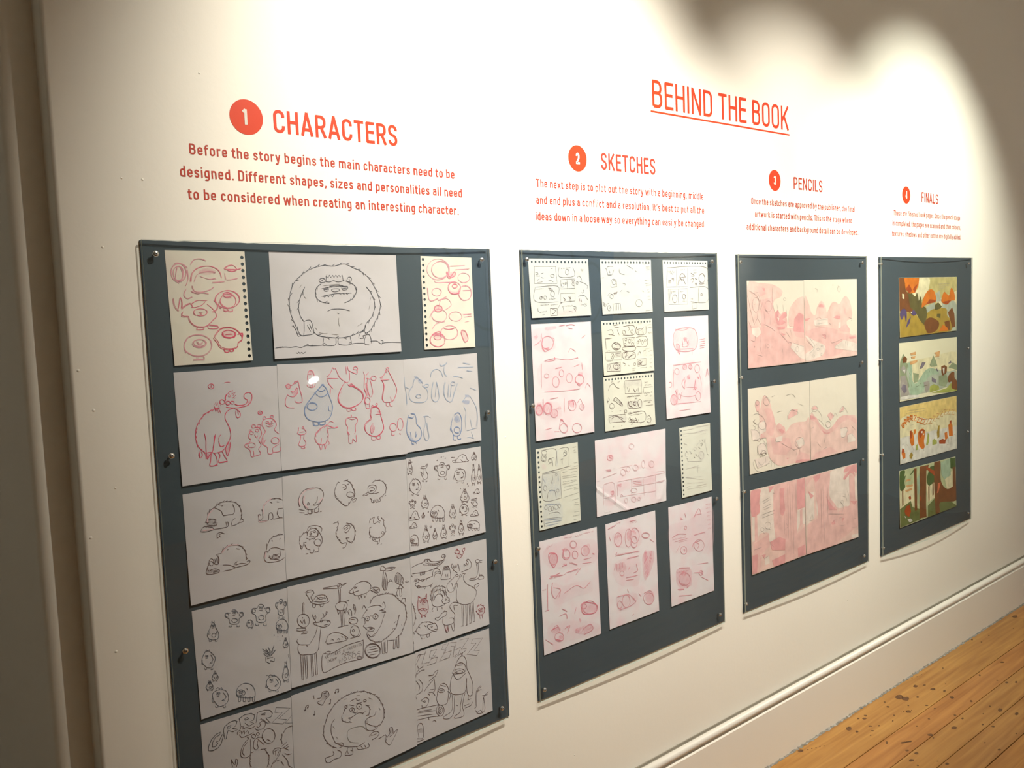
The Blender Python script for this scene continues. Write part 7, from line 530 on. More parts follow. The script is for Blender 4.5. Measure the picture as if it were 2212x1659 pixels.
# ------------------------------------------------------------------ sheets of paper and what is drawn on them
rngp = random.Random(11)
def catmull(P, sub):
    if len(P) < 3: 
        a, b = P[0], P[-1]; return [(a[0]+(b[0]-a[0])*k/3, a[1]+(b[1]-a[1])*k/3) for k in range(4)]
    closed = abs(P[0][0]-P[-1][0])+abs(P[0][1]-P[-1][1]) < 1e-9
    out = []; n = len(P)
    for i in range(n-1):
        p0 = P[i-1] if i else (P[-2] if closed else P[0]); p1, p2 = P[i], P[i+1]
        p3 = P[i+2] if i+2 < n else (P[1] if closed else P[-1])
        L_ = math.hypot(p2[0]-p1[0], p2[1]-p1[1]); m = max(1, min(sub, int(L_/0.0025)))
        for k in range(m):
            t = k/m; t2 = t*t; t3 = t2*t
            out.append(tuple(0.5*(2*p1[j] + (p2[j]-p0[j])*t + (2*p0[j]-5*p1[j]+4*p2[j]-p3[j])*t2 + (3*p1[j]-p0[j]-3*p2[j]+p3[j])*t3) for j in (0, 1)))
    out.append(P[-1]); return out
def jag(P, amp, step):
    # tufts of fur along a smooth path
    out = []; acc = 0.0; side = 1
    for i in range(len(P)):
        if i: acc += math.hypot(P[i][0]-P[i-1][0], P[i][1]-P[i-1][1])
        if i and acc > step and i < len(P)-1:
            dx, dz = P[i+1][0]-P[i-1][0], P[i+1][1]-P[i-1][1]; l = math.hypot(dx, dz) or 1
            nx, nz = -dz/l, dx/l; s = rngp.uniform(0.5, 1.0)*amp
            out.append((P[i][0]+dx/l*amp*0.8+nx*s*side, P[i][1]+dz/l*amp*0.8+nz*s*side)); out.append((P[i][0]-dx/l*amp*0.5-nx*s*.2*side, P[i][1]-dz/l*amp*.5-nz*s*.2*side))
            acc = rngp.uniform(-0.4, 0.3)*step; side = 1 if rngp.random() < 0.75 else -1
        else: out.append(P[i])
    return out
def ribbon(bm, P, w, ydep, lay, mi):
    n = len(P)
    if n < 2: return
    A = []; B = []; jit = rngp.uniform(0, 0.00009)
    for i in range(n):
        a, b = P[max(0, i-1)], P[min(n-1, i+1)]
        dx, dz = b[0]-a[0], b[1]-a[1]; l = math.hypot(dx, dz) or 1e-6
        e = w*0.5*(0.55 if i in (0, n-1) else rngp.uniform(0.8, 1.12)); nx, nz = -dz/l*e, dx/l*e
        x, z = P[i]; y = -(ydep(x, z) + lay + jit)
        A.append(bm.verts.new((x+nx, y, z+nz))); B.append(bm.verts.new((x-nx, y, z-nz)))
    for i in range(n-1):
        try: f = bm.faces.new((A[i], A[i+1], B[i+1], B[i])); f.material_index = mi
        except ValueError: pass
def inv(q, x, z):
    u = (x-q[0][0])/(q[1][0]-q[0][0]); v = (q[0][1]-z)/(q[0][1]-q[3][1])
    for _ in range(3):
        px, pz = lerp2(q, u, v)
        u += (x-px)/(q[1][0]-q[0][0]); v += (pz-z)/(q[0][1]-q[3][1])
    return u, v
def seg(u, v, a, b):
    dx, dz = b[0]-a[0], b[1]-a[1]; t = ((u-a[0])*dx+(v-a[1])*dz)/(dx*dx+dz*dz); t = min(1, max(0, t))
    return math.hypot(u-a[0]-dx*t, v-a[1]-dz*t)
def depth_fn(key, q):
    r_ = random.Random(key); lift = r_.uniform(0.0018, 0.0032) if key != 'H2' else 0.0006; c1 = r_.uniform(-0.0003, 0.0006); ph = r_.uniform(0, 6)
    base = 0.0036 + (0.0004 if key in ('B2', 'C2', 'D2', 'E2') else 0.0)
    def y(x, z):
        u, v = inv(q, x, z)
        if key[0] in 'JK': return base + lift*v
        d = base + lift*max(0, v)**2.2 + c1*u*v + 0.0003*(1+math.sin(ph+5*u))*v
        if key == 'H2':                        # creased loose sheet
            d += 0.0016*max(0, 1-seg(u, v, (0, 0.63), (0.42, 1.0))/0.035)*1.0 + 0.0014*max(0, 1-seg(u, v, (1, 0.72), (0.9, 0.95))/0.06) + 0.0006*(1+math.sin(9*u+3*v))
        return d
    return y
def sheet_mesh(q, y, holes=None, nu=14, nv=14, edge=None):
    bm = bmesh.new()
    def P(u, v):
        x, z = lerp2(q, u, v); return bm.verts.new((x, -y(x, z), z))
    if not holes:
        g = [[P(a/nu, b/nv) for a in range(nu+1)] for b in range(nv+1)]
        for b in range(nv):
            for a in range(nu): bm.faces.new((g[b][a], g[b+1][a], g[b+1][a+1], g[b][a+1]))
        return bm
    side, nh, s0, s1, t0, t1, rad = holes      # real punched holes: a row of square cells, each bridged to a round hole
    m = lambda s, t: {'r': (1-t, s), 'l': (t, s), 't': (s, t)}[side]
    cell = (s1-s0)/(nh-1); S_ = [0.0]
    for k in range(nh): S_ += [s0+cell*(k-0.5), s0+cell*k]
    S_ += [s0+cell*(nh-0.5), 1.0]
    S_ = [min(1, max(0, s)) for s in S_]
    W_ = math.hypot(q[1][0]-q[0][0], q[1][1]-q[0][1]); H_ = math.hypot(q[3][0]-q[0][0], q[3][1]-q[0][1])
    ds, dt = (rad/H_, rad/W_) if side in 'lr' else (rad/W_, rad/H_)
    tm = (t0+t1)/2
    rows = [0.0, t0, t1] + [t1+(1-t1)*k/10 for k in range(1, 11)]
    V = [[P(*m(s, t)) for s in S_] for t in rows]
    mid = [P(*m(S_[k], tm)) for k in range(len(S_))]
    def face(*v):
        try: bm.faces.new(v)
        except ValueError: pass
    for b in range(len(rows)-1):
        if b == 1: continue
        for a in range(len(S_)-1): face(V[b][a], V[b+1][a], V[b+1][a+1], V[b][a+1])
    face(V[1][0], mid[0], mid[1], V[1][1]); face(mid[0], V[2][0], V[2][1], mid[1])
    e = len(S_)-1
    face(V[1][e-1], mid[e-1], mid[e], V[1][e]); face(mid[e-1], V[2][e-1], V[2][e], mid[e])
    for k in range(nh):
        a = 1+2*k
        outer = [V[1][a], V[1][a+1], V[1][a+2], mid[a+2], V[2][a+2], V[2][a+1], V[2][a], mid[a]]
        sc = S_[a+1]; inner = []
        for j in range(8):
            an = math.radians(-135+45*j); inner.append(P(*m(sc+ds*math.cos(an)*1.02, tm+dt*math.sin(an)*1.02)))
        for j in range(8): face(outer[j], outer[(j+1)%8], inner[(j+1)%8], inner[j])
    bmesh.ops.recalc_face_normals(bm, faces=bm.faces)
    return bm

G1, G2, G3, G4 = 'character sheets on the first board', 'story sketch sheets on the second board', 'pink pencil pages on the third board', 'colour spreads on the fourth board'
INFO = {
'A1': ('notebook_sheet', 'cream_paper', 'cream punched notebook page of pale red pencil beasts, top left on the first board', G1, ('r', 16, .055, .955, .012, .068, .0034)),
'A2': ('drawing_sheet', 'sheet_paper', 'white sheet with one huge round furry beast drawn in black pencil', G1, None),
'A3': ('notebook_sheet', 'cream_paper', 'narrow cream punched notebook page of red pencil beasts right of the big furry beast', G1, ('l', 16, .035, .955, .012, .075, .0032)),
'B1': ('drawing_sheet', 'sheet_paper', 'white sheet with a red pencil shaggy beast sticking out its tongue and two small bears', G1, None),
'B2': ('drawing_sheet', 'sheet_paper', 'white sheet with a crowd of red pencil creatures around one blue pear shaped beast', G1, None),
'B3': ('drawing_sheet', 'sheet_paper', 'white sheet of pale blue pencil penguin and bird like creatures', G1, None),
'C1': ('drawing_sheet', 'sheet_paper', 'white sheet with four lying sleeping beasts in pencil, one under a blanket', G1, None),
'C2': ('drawing_sheet', 'sheet_paper', 'white sheet with six round beasts in action poses in two rows', G1, None),
'C3': ('drawing_sheet', 'sheet_paper', 'white sheet crowded with dozens of tiny pencil creatures', G1, None),
'D1': ('drawing_sheet', 'sheet_paper', 'white sheet with blue black creatures arranged around its edges and an empty middle', G1, None),
'D2': ('drawing_sheet', 'sheet_paper', 'white sheet of woodland animals with a bison, a deer, a turtle and a lettered scroll', G1, None),
'D3': ('drawing_sheet', 'sheet_paper', 'white sheet with a crocodile, a moose, a red squirrel and a hedgehog', G1, None),
'E1': ('drawing_sheet', 'sheet_paper', 'white sheet with outlined letters GRRRZ above a horned mouse, lowest left on the first board', G1, None),
'E2': ('drawing_sheet', 'sheet_paper', 'white sheet with a grumpy furry beast chasing a small creature amid music notes', G1, None),
'E3': ('drawing_sheet', 'sheet_paper', 'white sheet with outlined letters ZZZZZ above a tall beast beside a log', G1, None),
'F1': ('notebook_sheet', 'whitebook', 'white punched notebook page of small storyboard boxes, top left on the second board', G2, ('t', 16, .055, .955, .02, .09, .0031)),
'F2': ('notebook_sheet', 'whitebook', 'white punched notebook page of faint blue and grey thumbnails, top middle on the second board', G2, ('t', 16, .045, .955, .02, .085, .0031)),
'F3': ('notebook_sheet', 'whitebook', 'white punched notebook page with four framed thumbnails, top right on the second board', G2, ('t', 16, .045, .955, .02, .085, .0031)),
'G1': ('sketch_sheet', 'pink_paper', 'tall pink smudged sheet with three bands of red beasts', G2, None),
'G2': ('notebook_sheet', 'notebook', 'ivory punched notebook page densely filled with twelve dark thumbnails', G2, ('t', 16, .045, .955, .02, .085, .0031)),
'G3': ('notebook_sheet', 'notebook', 'ivory punched notebook page with a caterpillar like monster and six thumbnails', G2, ('t', 16, .045, .955, .02, .085, .0031)),
'G4': ('sketch_sheet', 'pink_paper', 'tall pink smudged sheet with a red dot headed beast above a bigger one', G2, None),
'H1': ('notebook_sheet', 'notebook', 'upright ivory page punched down its left side with blue pencil frames and handwriting', G2, ('l', 16, .045, .955, .02, .09, .0031)),
'H2': ('sketch_sheet', 'pink_paper', 'creased pink landscape sheet with a grid of faint red boxes, folded at its corners', G2, None),
'H3': ('notebook_sheet', 'notebook', 'upright ivory page punched down its left side with faint grey scribbles, at the right edge', G2, ('l', 16, .045, .955, .02, .09, .0031)),
'I1': ('sketch_sheet', 'pink_paper', 'pink sheet of red creature sketches, left of the three in the bottom row', G2, None),
'I2': ('sketch_sheet', 'pink_paper', 'pink bottom row sheet with two blocks of solid red strokes at its right', G2, None),
'I3': ('sketch_sheet', 'pink_paper', 'pale pink sheet with a framed red beast near its foot, right of the bottom row', G2, None),
'J1a': ('pencil_page', 'wash_paper', 'left page of the top pink spread, with large trees and spiky towers', G3, None),
'J1b': ('pencil_page', 'wash_paper', 'right page of the top pink spread, with hills, trees and a pale winding path', G3, None),
'J2a': ('pencil_page', 'wash_paper', 'left page of the middle pink spread, with grey outlined creatures climbing a hill', G3, None),
'J2b': ('pencil_page', 'wash_paper', 'right page of the middle pink spread, with a curved dark pink ridge under empty sky', G3, None),
'J3a': ('pencil_page', 'wash_paper', 'left page of the bottom pink spread, with tree trunks and drooping fir branches', G3, None),
'J3b': ('pencil_page', 'wash_paper', 'right page of the bottom pink spread, with one wide trunk and a pale clearing', G3, None),
'K1': ('book_page', 'print_paper', 'colour spread of an autumn wood with orange trees and ochre ground', G4, None),
'K2': ('book_page', 'print_paper', 'colour spread of a pale green valley with fir trees and purple birds', G4, None),
'K3': ('book_page', 'print_paper', 'yellow topped colour spread with a wavy orange word above a row of brown animals', G4, None),
'K4': ('book_page', 'print_paper', 'colour spread of a deep green forest with tall brown trunks', G4, None)}
CATS = {'notebook_sheet': 'notebook page', 'drawing_sheet': 'drawing', 'sketch_sheet': 'sketch', 'pencil_page': 'drawing', 'book_page': 'book page'}
for key, (nm, pap, lab, grp, holes) in INFO.items():
    q = SHEETS[key]; yd = depth_fn(key, q)
    bm = sheet_mesh(q, yd, holes, nu=40 if key == 'H2' else 14, nv=40 if key == 'H2' else 14)
    for f in bm.faces:
        f.normal_update()
        if f.normal.y > 0: f.normal_flip()
    o = obj(nm, bm, M[pap]); o.data.name = nm
    sm = o.modifiers.new('paper_thickness', 'SOLIDIFY'); sm.thickness = 0.0002; sm.offset = -1
    # origin at the top left corner of the sheet
    x0, z0 = q[0]; off = Vector((x0, -0.005, z0))
    o.data.transform(Matrix.Translation(-off)); o.location = off
    tag(o, lab, CATS[nm], grp)
    bm = bmesh.new(); mats = []; idx = {}; lay = 0.00035
    colour = key[0] in 'JK'
    for ink, w, sty, txt in ART[key]:
        if ink not in idx: idx[ink] = len(mats); mats.append(M[ink])
        mi = idx[ink]; w = w/1000*(0.88 if sty != 's' else 1.0)
        for st in txt.split('/'):
            P = [(x0 + int(a.split(',')[0])/2000, z0 - int(a.split(',')[1])/2000) for a in st.split()]
            if sty == 'F':
                cx = sum(p[0] for p in P)/len(P); cz = sum(p[1] for p in P)/len(P)
                if math.hypot(P[0][0]-P[-1][0], P[0][1]-P[-1][1]) > 1e-9: P = P + [P[0]]
                Q = catmull(P, 4)[:-1] if len(P) > 7 or not colour else P[:-1]
                if not colour: Q = [(x+rngp.uniform(-.0012, .0012), z+rngp.uniform(-.0012, .0012)) for x, z in Q]
                if colour:
                    Q2 = []
                    for x, z in Q:
                        u, v = inv(q, x, z); Q2.append(lerp2(q, min(.997, max(.003, u)), min(.997, max(.003, v))))
                    Q = Q2; lay += 0.00002
                if len(Q) < 3: continue
                if colour:
                    try:
                        f = bm.faces.new([bm.verts.new((x, -(yd(x, z)+lay), z)) for x, z in Q]); f.material_index = mi
                    except ValueError: pass
                else:
                    # shading laid on with strokes: close parallel hatching inside the outline
                    ang = 0.9 + rngp.uniform(-0.25, 0.25); ca, sa = math.cos(ang), math.sin(ang)
                    R2 = [(x*ca+z*sa, -x*sa+z*ca) for x, z in Q]
                    lo = min(b for a, b in R2); hi = max(b for a, b in R2); yy = lo + 0.0006
                    while yy < hi:
                        xs = []
                        for k in range(len(R2)):
                            (a0, b0), (a1, b1) = R2[k-1], R2[k]
                            if (b0 > yy) != (b1 > yy): xs.append(a0+(yy-b0)*(a1-a0)/(b1-b0))
                        xs.sort()
                        for k in range(0, len(xs)-1, 2):
                            if xs[k+1]-xs[k] > 0.0008:
                                e0, e1 = xs[k]+rngp.uniform(-.0008, .0008), xs[k+1]+rngp.uniform(-.0008, .0008)
                                ribbon(bm, [(a*ca-yy2*sa, a*sa+yy2*ca) for a, yy2 in ((e0, yy), ((e0+e1)/2, yy+.0002), (e1, yy))], 0.00075, yd, lay, mi)
                        yy += rngp.uniform(0.0018, 0.0028) if ink in ('red1', 'blue1', 'grey1', 'wine1') else rngp.uniform(0.0013, 0.0019)
                continue
            if sty == 'p': ribbon(bm, P if len(P) > 2 else catmull(P, 3), w, yd, lay+0.0001, mi)
            elif sty == 'l': ribbon(bm, P if len(P) == 5 and P[0] == P[-1] else catmull(P, 5), w, yd, lay+0.0001, mi)
            elif sty == 'f':
                Q = catmull(P, 6); ribbon(bm, jag(Q, 0.0029 if key != 'A2' else 0.0045, 0.0075 if key != 'A2' else 0.013), w, yd, lay+0.0001, mi)
            else:                              # sketchy: the line searched for two or three times
                for k in range(3):
                    a = 0.0013; s1, s2, s3, s4 = (rngp.uniform(-a, a) for _ in range(4)); Q = catmull(P, 5); n_ = max(1, len(Q)-1)
                    Q = [(x + s1 + (s3-s1)*j/n_, z + s2 + (s4-s2)*j/n_) for j, (x, z) in enumerate(Q)]
                    ribbon(bm, Q, w*(0.62 if k == 0 else 0.42), yd, lay+0.0001, mi)
        lay += 0.00002
    for f in bm.faces:
        f.normal_update()
        if f.normal.y > 0: f.normal_flip()
    if key in ('C1', 'C2', 'H2', 'H3'):
        # figures that stand apart on the sheet are parts of their own
        bm.verts.ensure_lookup_table(); isl = []; seen = set()
        for v0 in bm.verts:
            if v0 in seen: continue
            st_ = [v0]; seen.add(v0); comp = []
            while st_:
                a = st_.pop(); comp.append(a)
                for e in a.link_edges:
                    b = e.other_vert(a)
                    if b not in seen: seen.add(b); st_.append(b)
            xs = [a.co.x for a in comp]; zs = [a.co.z for a in comp]
            isl.append([[min(xs), max(xs), min(zs), max(zs)], comp])
        merged = True; g_ = 0.006
        while merged:
            merged = False
            for a in range(len(isl)):
                for b in range(a+1, len(isl)):
                    A, B = isl[a][0], isl[b][0]
                    if A[0]-g_ < B[1] and B[0]-g_ < A[1] and A[2]-g_ < B[3] and B[2]-g_ < A[3]:
                        isl[a] = [[min(A[0], B[0]), max(A[1], B[1]), min(A[2], B[2]), max(A[3], B[3])], isl[a][1]+isl[b][1]]; del isl[b]; merged = True; break
                if merged: break
        for bb, comp in isl:
            ks = set(comp); b2 = bmesh.new(); mp_ = {v: b2.verts.new(v.co) for v in comp}
            for f in bm.faces:
                if f.verts[0] in ks:
                    nf = b2.faces.new([mp_[v] for v in f.verts]); nf.material_index = f.material_index
            d = obj('creature_drawing' if key[0] == 'C' else 'pencil_drawing', b2, mats)
            d.data.transform(Matrix.Translation(-off)); d.parent = o
        bm.free()
        continue
    d = obj('painted_picture' if key[0] == 'K' else 'pencil_drawing', bm, mats)
    d.data.transform(Matrix.Translation(-off)); d.parent = o

# ------------------------------------------------------------------ vinyl lettering on the wall
# monoline condensed grotesque: every letter is centre-lines (x, y, corner radius); cap height 1, x-height 0.74
XH = 0.74
def glyphs(h):
    B, T, X = h, 1-h, XH-h
    g = {}
    def G(c, w, *paths): g[c] = (w, paths)
    w = .46; a, R = h, w-h; r = .19
    G('A', .50, ((h*.7,0),(.25,1),(.50-h*.7,0)), ((.13,.28),(.37,.28)))
    G('B', w, ((a,B),(a,T),(R-.02,T,r),(R-.02,.54,.16),(a,.54)), ((a,.54),(R,.54,r),(R,B,r),(a,B)))
    G('C', w, ((R,.68),(R,T,r),(a,T,r),(a,B,r),(R,B,r),(R,.32)))
    G('D', w, ((a,B),(a,T),(R,T,r),(R,B,r),(a,B)))
    G('E', .40, ((.40,T),(a,T),(a,B),(.40,B)), ((a,.52),(.37,.52)))
    G('F', .38, ((.38,T),(a,T),(a,0)), ((a,.5),(.35,.5)))
    G('G', w, ((R,.68),(R,T,r),(a,T,r),(a,B,r),(R,B,r),(R,.46),(.26,.46)))
    G('H', w, ((a,0),(a,1)), ((R,0),(R,1)), ((a,.52),(R,.52)))
    G('I', 2*h, ((h,0),(h,1)))
    G('K', .46, ((a,0),(a,1)), ((a,.36),(.46-h*.6,1)), ((.20,.55),(.46-h*.5,0)))
    G('L', .38, ((a,1),(a,B),(.38,B)))
    G('N', .48, ((a,0),(a,1)), ((.48-h,0),(.48-h,1)), ((a,.97),(.48-h,.03)))
    G('O', w, ((.23,T),(R,T,r),(R,B,r),(a,B,r),(a,T,r),(.23,T)))
    G('P', .44, ((a,0),(a,T),(.44-h,T,r),(.44-h,.44,r),(a,.44)))
    G('R', .46, ((a,0),(a,T),(R,T,r),(R,.46,r),(a,.46)), ((.25,.46),(.46-h*.6,0)))
    G('S', .44, ((.44-h,.72),(.44-h,T,r),(a,T,r),(a,.55,.17),(.44-h,.45,.17),(.44-h,B,r),(a,B,r),(a,.28)))
    G('T', .42, ((0,T),(.42,T)), ((.21,T),(.21,0)))
    v = .40; Q = v-h; q = .16
    G('a', .38, ((a,.56),(a,X,q),(.38-h,X,q),(.38-h,0)), ((.38-h,.43),(a,.43,.14),(a,B,.14),(.38-h,B,.14),(.38-h,.30)))
    G('b', v, ((a,0),(a,1)), ((a,X),(Q,X,q),(Q,B,q),(a,B)))
    G('c', .37, ((.37-h,.52),(.37-h,X,q),(a,X,q),(a,B,q),(.37-h,B,q),(.37-h,.22)))
    G('d', v, ((Q,0),(Q,1)), ((Q,X),(a,X,q),(a,B,q),(Q,B)))
    G('e', .39, ((a,.36),(.39-h,.36),(.39-h,X,q),(a,X,q),(a,B,q),(.39-h,B,q),(.39-h,.20)))
    G('f', .27, ((.10,0),(.10,1-h,.14),(.27,1-h)), ((0,X),(.26,X)))
    G('g', .39, ((Q-.01,X),(a,X,q),(a,.10,q),(Q-.01,.10)), ((Q-.01,XH),(Q-.01,-.24+h,q),(a,-.24+h,q),(a,-.12)))
    G('h', v, ((a,0),(a,1)), ((a,X),(Q,X,q),(Q,0)))
    G('i', 2*h, ((h,0),(h,XH)), ((h,.86),(h,1.0)))
    G('j', .2, ((.13,XH),(.13,-.24+h,.1),(0,-.24+h)), ((.13,.86),(.13,1)))
    G('k', .38, ((a,0),(a,1)), ((a,.28),(.38-h*.6,XH)), ((.17,.42),(.38-h*.5,0)))
    G('l', 2*h, ((h,0),(h,1)))
    G('m', .62, ((a,0),(a,XH)), ((a,X),(.31,X,q),(.31,0)), ((.31,X-.05),(.31,X,.05),(.62-h,X,q),(.62-h,0)))
    G('n', v, ((a,0),(a,XH)), ((a,X),(Q,X,q),(Q,0)))
    G('o', v, ((.20,X),(Q,X,q),(Q,B,q),(a,B,q),(a,X,q),(.20,X)))
    G('p', v, ((a,-.24),(a,XH)), ((a,X),(Q,X,q),(Q,B,q),(a,B)))
    G('q', v, ((Q,-.24),(Q,XH)), ((Q,X),(a,X,q),(a,B,q),(Q,B)))
    G('r', .28, ((a,0),(a,XH)), ((a,X-.02),(.28,X,.10)))
    G('s', .36, ((.36-h,.54),(.36-h,X,q),(a,X,q),(a,.41,.13),(.36-h,.33,.13),(.36-h,B,q),(a,B,q),(a,.20)))
    G('t', .27, ((.10,.92),(.10,B,.12),(.26,B)), ((0,X),(.26,X)))
    G('u', v, ((a,XH),(a,B,q),(Q,B,q)), ((Q,0),(Q,XH)))
    G('v', .38, ((h*.6,XH),(.19,0),(.38-h*.6,XH)))
    G('w', .56, ((h*.6,XH),(.15,0),(.28,XH-.06),(.41,0),(.56-h*.6,XH)))
    G('x', .38, ((h*.6,XH),(.38-h*.6,0)), ((.38-h*.6,XH),(h*.6,0)))
    G('y', .38, ((h*.6,XH),(.20,.02)), ((.38-h*.6,XH),(.16,-.20,.05),(.02,-.24+h)))
    G('z', .36, ((.02,X),(.34,X),(.03,B),(.35,B)))
    G('.', 2*h, ((h,0),(h,.15)))
    G(',', 2*h, ((h*1.2,.15),(h*1.1,0),(h*.4,-.12)))
    G('\u2019', 2*h, ((h*1.2,1),(h*1.1,.86),(h*.5,.76)))
    G('1', .22, ((0,.80),(.22-h,.97)), ((.22-h,0),(.22-h,1)))
    G('2', .40, ((a,.70),(a,T,q),(.40-h,T,q),(.40-h,.52,.12),(a,.14,.02),(a,B),(.40,B)))
    G('3', .40, ((a,.74),(a,T,q),(.40-h,T,q),(.40-h,.53,q),(.15,.53)), ((.17,.53),(.40-h,.53,q),(.40-h,B,q),(a,B,q),(a,.26)))
    G('4', .42, ((.30,0),(.30,1),(a*.8,.26),(.42,.26)))
    return g
def fillet(P):
    # round the corners of a centre-line
    out = [P[0][:2]]
    for i in range(1, len(P)-1):
        p0, p, p2 = P[i-1], P[i], P[i+1]; r = p[2] if len(p) > 2 else 0
        if r <= 0: out.append(p[:2]); continue
        d0 = math.hypot(p0[0]-p[0], p0[1]-p[1]); d2 = math.hypot(p2[0]-p[0], p2[1]-p[1])
        r0 = min(r, d0*(0.5 if len(p0) > 2 else 1.0)); r2 = min(r, d2*(0.5 if len(p2) > 2 else 1.0))
        A = (p[0]+(p0[0]-p[0])*r0/d0, p[1]+(p0[1]-p[1])*r0/d0); D = (p[0]+(p2[0]-p[0])*r2/d2, p[1]+(p2[1]-p[1])*r2/d2)
        k = 0.552
        c1 = (A[0]+(p[0]-A[0])*k, A[1]+(p[1]-A[1])*k); c2 = (D[0]+(p[0]-D[0])*k, D[1]+(p[1]-D[1])*k)
        for j in range(7):
            t = j/6; s = 1-t
            out.append(tuple(s**3*A[m]+3*s*s*t*c1[m]+3*s*t*t*c2[m]+t**3*D[m] for m in (0, 1)))
    out.append(P[-1][:2]); 
    Q = [out[0]]
    for q in out[1:]:
        if math.hypot(q[0]-Q[-1][0], q[1]-Q[-1][1]) > 1e-5: Q.append(q)
    return Q
def stroke(bm, P, hw, place):
    # constant-width band with mitred joints; hairpin corners become two overlapping bands
    n = len(P); closed = math.hypot(P[0][0]-P[-1][0], P[0][1]-P[-1][1]) < 1e-6
    if not closed:
        for i in range(1, n-1):
            ax, ay, bx, by = P[i][0]-P[i-1][0], P[i][1]-P[i-1][1], P[i+1][0]-P[i][0], P[i+1][1]-P[i][1]
            if (ax*bx+ay*by) < 0.15*math.hypot(ax, ay)*math.hypot(bx, by) and math.hypot(ax, ay) > hw and math.hypot(bx, by) > hw:
                ext = hw*0.5/math.hypot(ax, ay); ext2 = hw*0.5/math.hypot(bx, by)
                stroke(bm, list(P[:i]) + [(P[i][0]+ax*ext, P[i][1]+ay*ext)], hw, place)
                stroke(bm, [(P[i][0]-bx*ext2, P[i][1]-by*ext2)] + list(P[i+1:]), hw, lambda u, v: tuple(a+b for a, b in zip(place(u, v), (0, -0.00002, 0))))
                return
    if closed: P = P[:-1]; n -= 1
    A = []; B = []
    for i in range(n):
        ds = []
        if i > 0 or closed: a, b = P[i-1], P[i]; ds.append((a, b))
        if i < n-1 or closed: a, b = P[i], P[(i+1) % n]; ds.append((a, b))
        ns = []
        for a, b in ds:
            dx, dy = b[0]-a[0], b[1]-a[1]; l = math.hypot(dx, dy); ns.append((-dy/l, dx/l))
        if len(ns) == 2:
            mx, my = ns[0][0]+ns[1][0], ns[0][1]+ns[1][1]; l2 = max(0.35, (mx*mx+my*my)/2); nx, ny = mx/l2, my/l2
        else: nx, ny = ns[0]
        A.append(bm.verts.new(place(P[i][0]+nx*hw, P[i][1]+ny*hw))); B.append(bm.verts.new(place(P[i][0]-nx*hw, P[i][1]-ny*hw)))
    for i in range(n if closed else n-1):
        j = (i+1) % n
        try: bm.faces.new((A[i], A[j], B[j], B[i]))
        except ValueError: pass
def line(name, s, x0, x1, za, zb, cap, material, weight, y=-0.0004, gap=0.085):
    # a line of vinyl letters set between x0 and x1 on the wall; weight = stroke width / cap height
    GL = glyphs(weight/2); pen = 0; laid = []
    for ch in s:
        if ch == ' ': pen += 0.22; continue
        w, paths = GL[ch]
        laid.append((pen, paths)); pen += w + gap
    total = pen - gap; kx = (x1-x0)/cap/total
    bm = bmesh.new()
    for px, paths in laid:
        for ip, p in enumerate(paths):
            Q = fillet([((px+q[0])*kx, *q[1:]) for q in p])
            stroke(bm, Q, weight/2, lambda u, v: (x0+u*cap, y-0.00006*ip, za+(zb-za)*u*cap/(x1-x0)+v*cap))
    for f in bm.faces:
        f.normal_update()
        if f.normal.y > 0: f.normal_flip()
    return obj(name, bm, material)
def rebase(o, x, z):
    o.data.transform(Matrix.Translation((-x, 0, -z))); o.location = (x, 0, z)
HL = {'h1': 'large red wall heading CHARACTERS', 'h2': 'red wall heading SKETCHES', 'h3': 'red wall heading PENCILS', 'h4': 'red wall heading FINALS, farthest right'}
PL = {'p1': 'red wall text of three lines beginning Before the story begins', 'p2': 'red wall text of three lines beginning The next step is to plot', 'p3': 'red wall text of three lines beginning Once the sketches are approved', 'p4': 'red wall text of three lines beginning These are finished book pages'}
paras = {}
for kind, s, x0, x1, zm, za, zb, zc in TEXT:
    if kind == 'title':
        o = line('title_lettering', s, x0, x1, 2.0705, 2.0765, 0.076, M['red'], 0.118); rebase(o, x0, za)
        tag(o, 'orange red wall title BEHIND THE BOOK with a line under it', 'lettering')
        bm = bmesh.new()
        v = [bm.verts.new(p) for p in ((1.8766,-.0004,2.0618),(1.8766,-.0004,2.0567),(2.5634,-.0004,2.0605),(2.5634,-.0004,2.0653))]; bm.faces.new(v)
        ud = obj('underline', bm, M['red']); ud.parent = o; ud.matrix_parent_inverse = Matrix.Translation(o.location).inverted()
    elif kind[0] == 'h':
        o = line('heading_lettering', s, x0, x1, za, zb, 0.0445 if kind in ('h1','h2') else 0.0395, M['redtext'] if kind != 'h1' else M['red'], 0.138); rebase(o, x0, za)
        tag(o, HL[kind], 'lettering', 'numbered headings on the wall')
    else:
        if kind not in paras:
            t = empty('paragraph_lettering', (x0, 0, 1.74)); tag(t, PL[kind], 'lettering', 'paragraphs of wall text'); paras[kind] = t
        o = line('text_line', s, x0, x1, za, zb, 0.0196, M['redtext'], 0.148); t = paras[kind]
        o.parent = t; o.matrix_parent_inverse = Matrix.Translation(t.location).inverted()
BG = ['one', 'two', 'three', 'four']
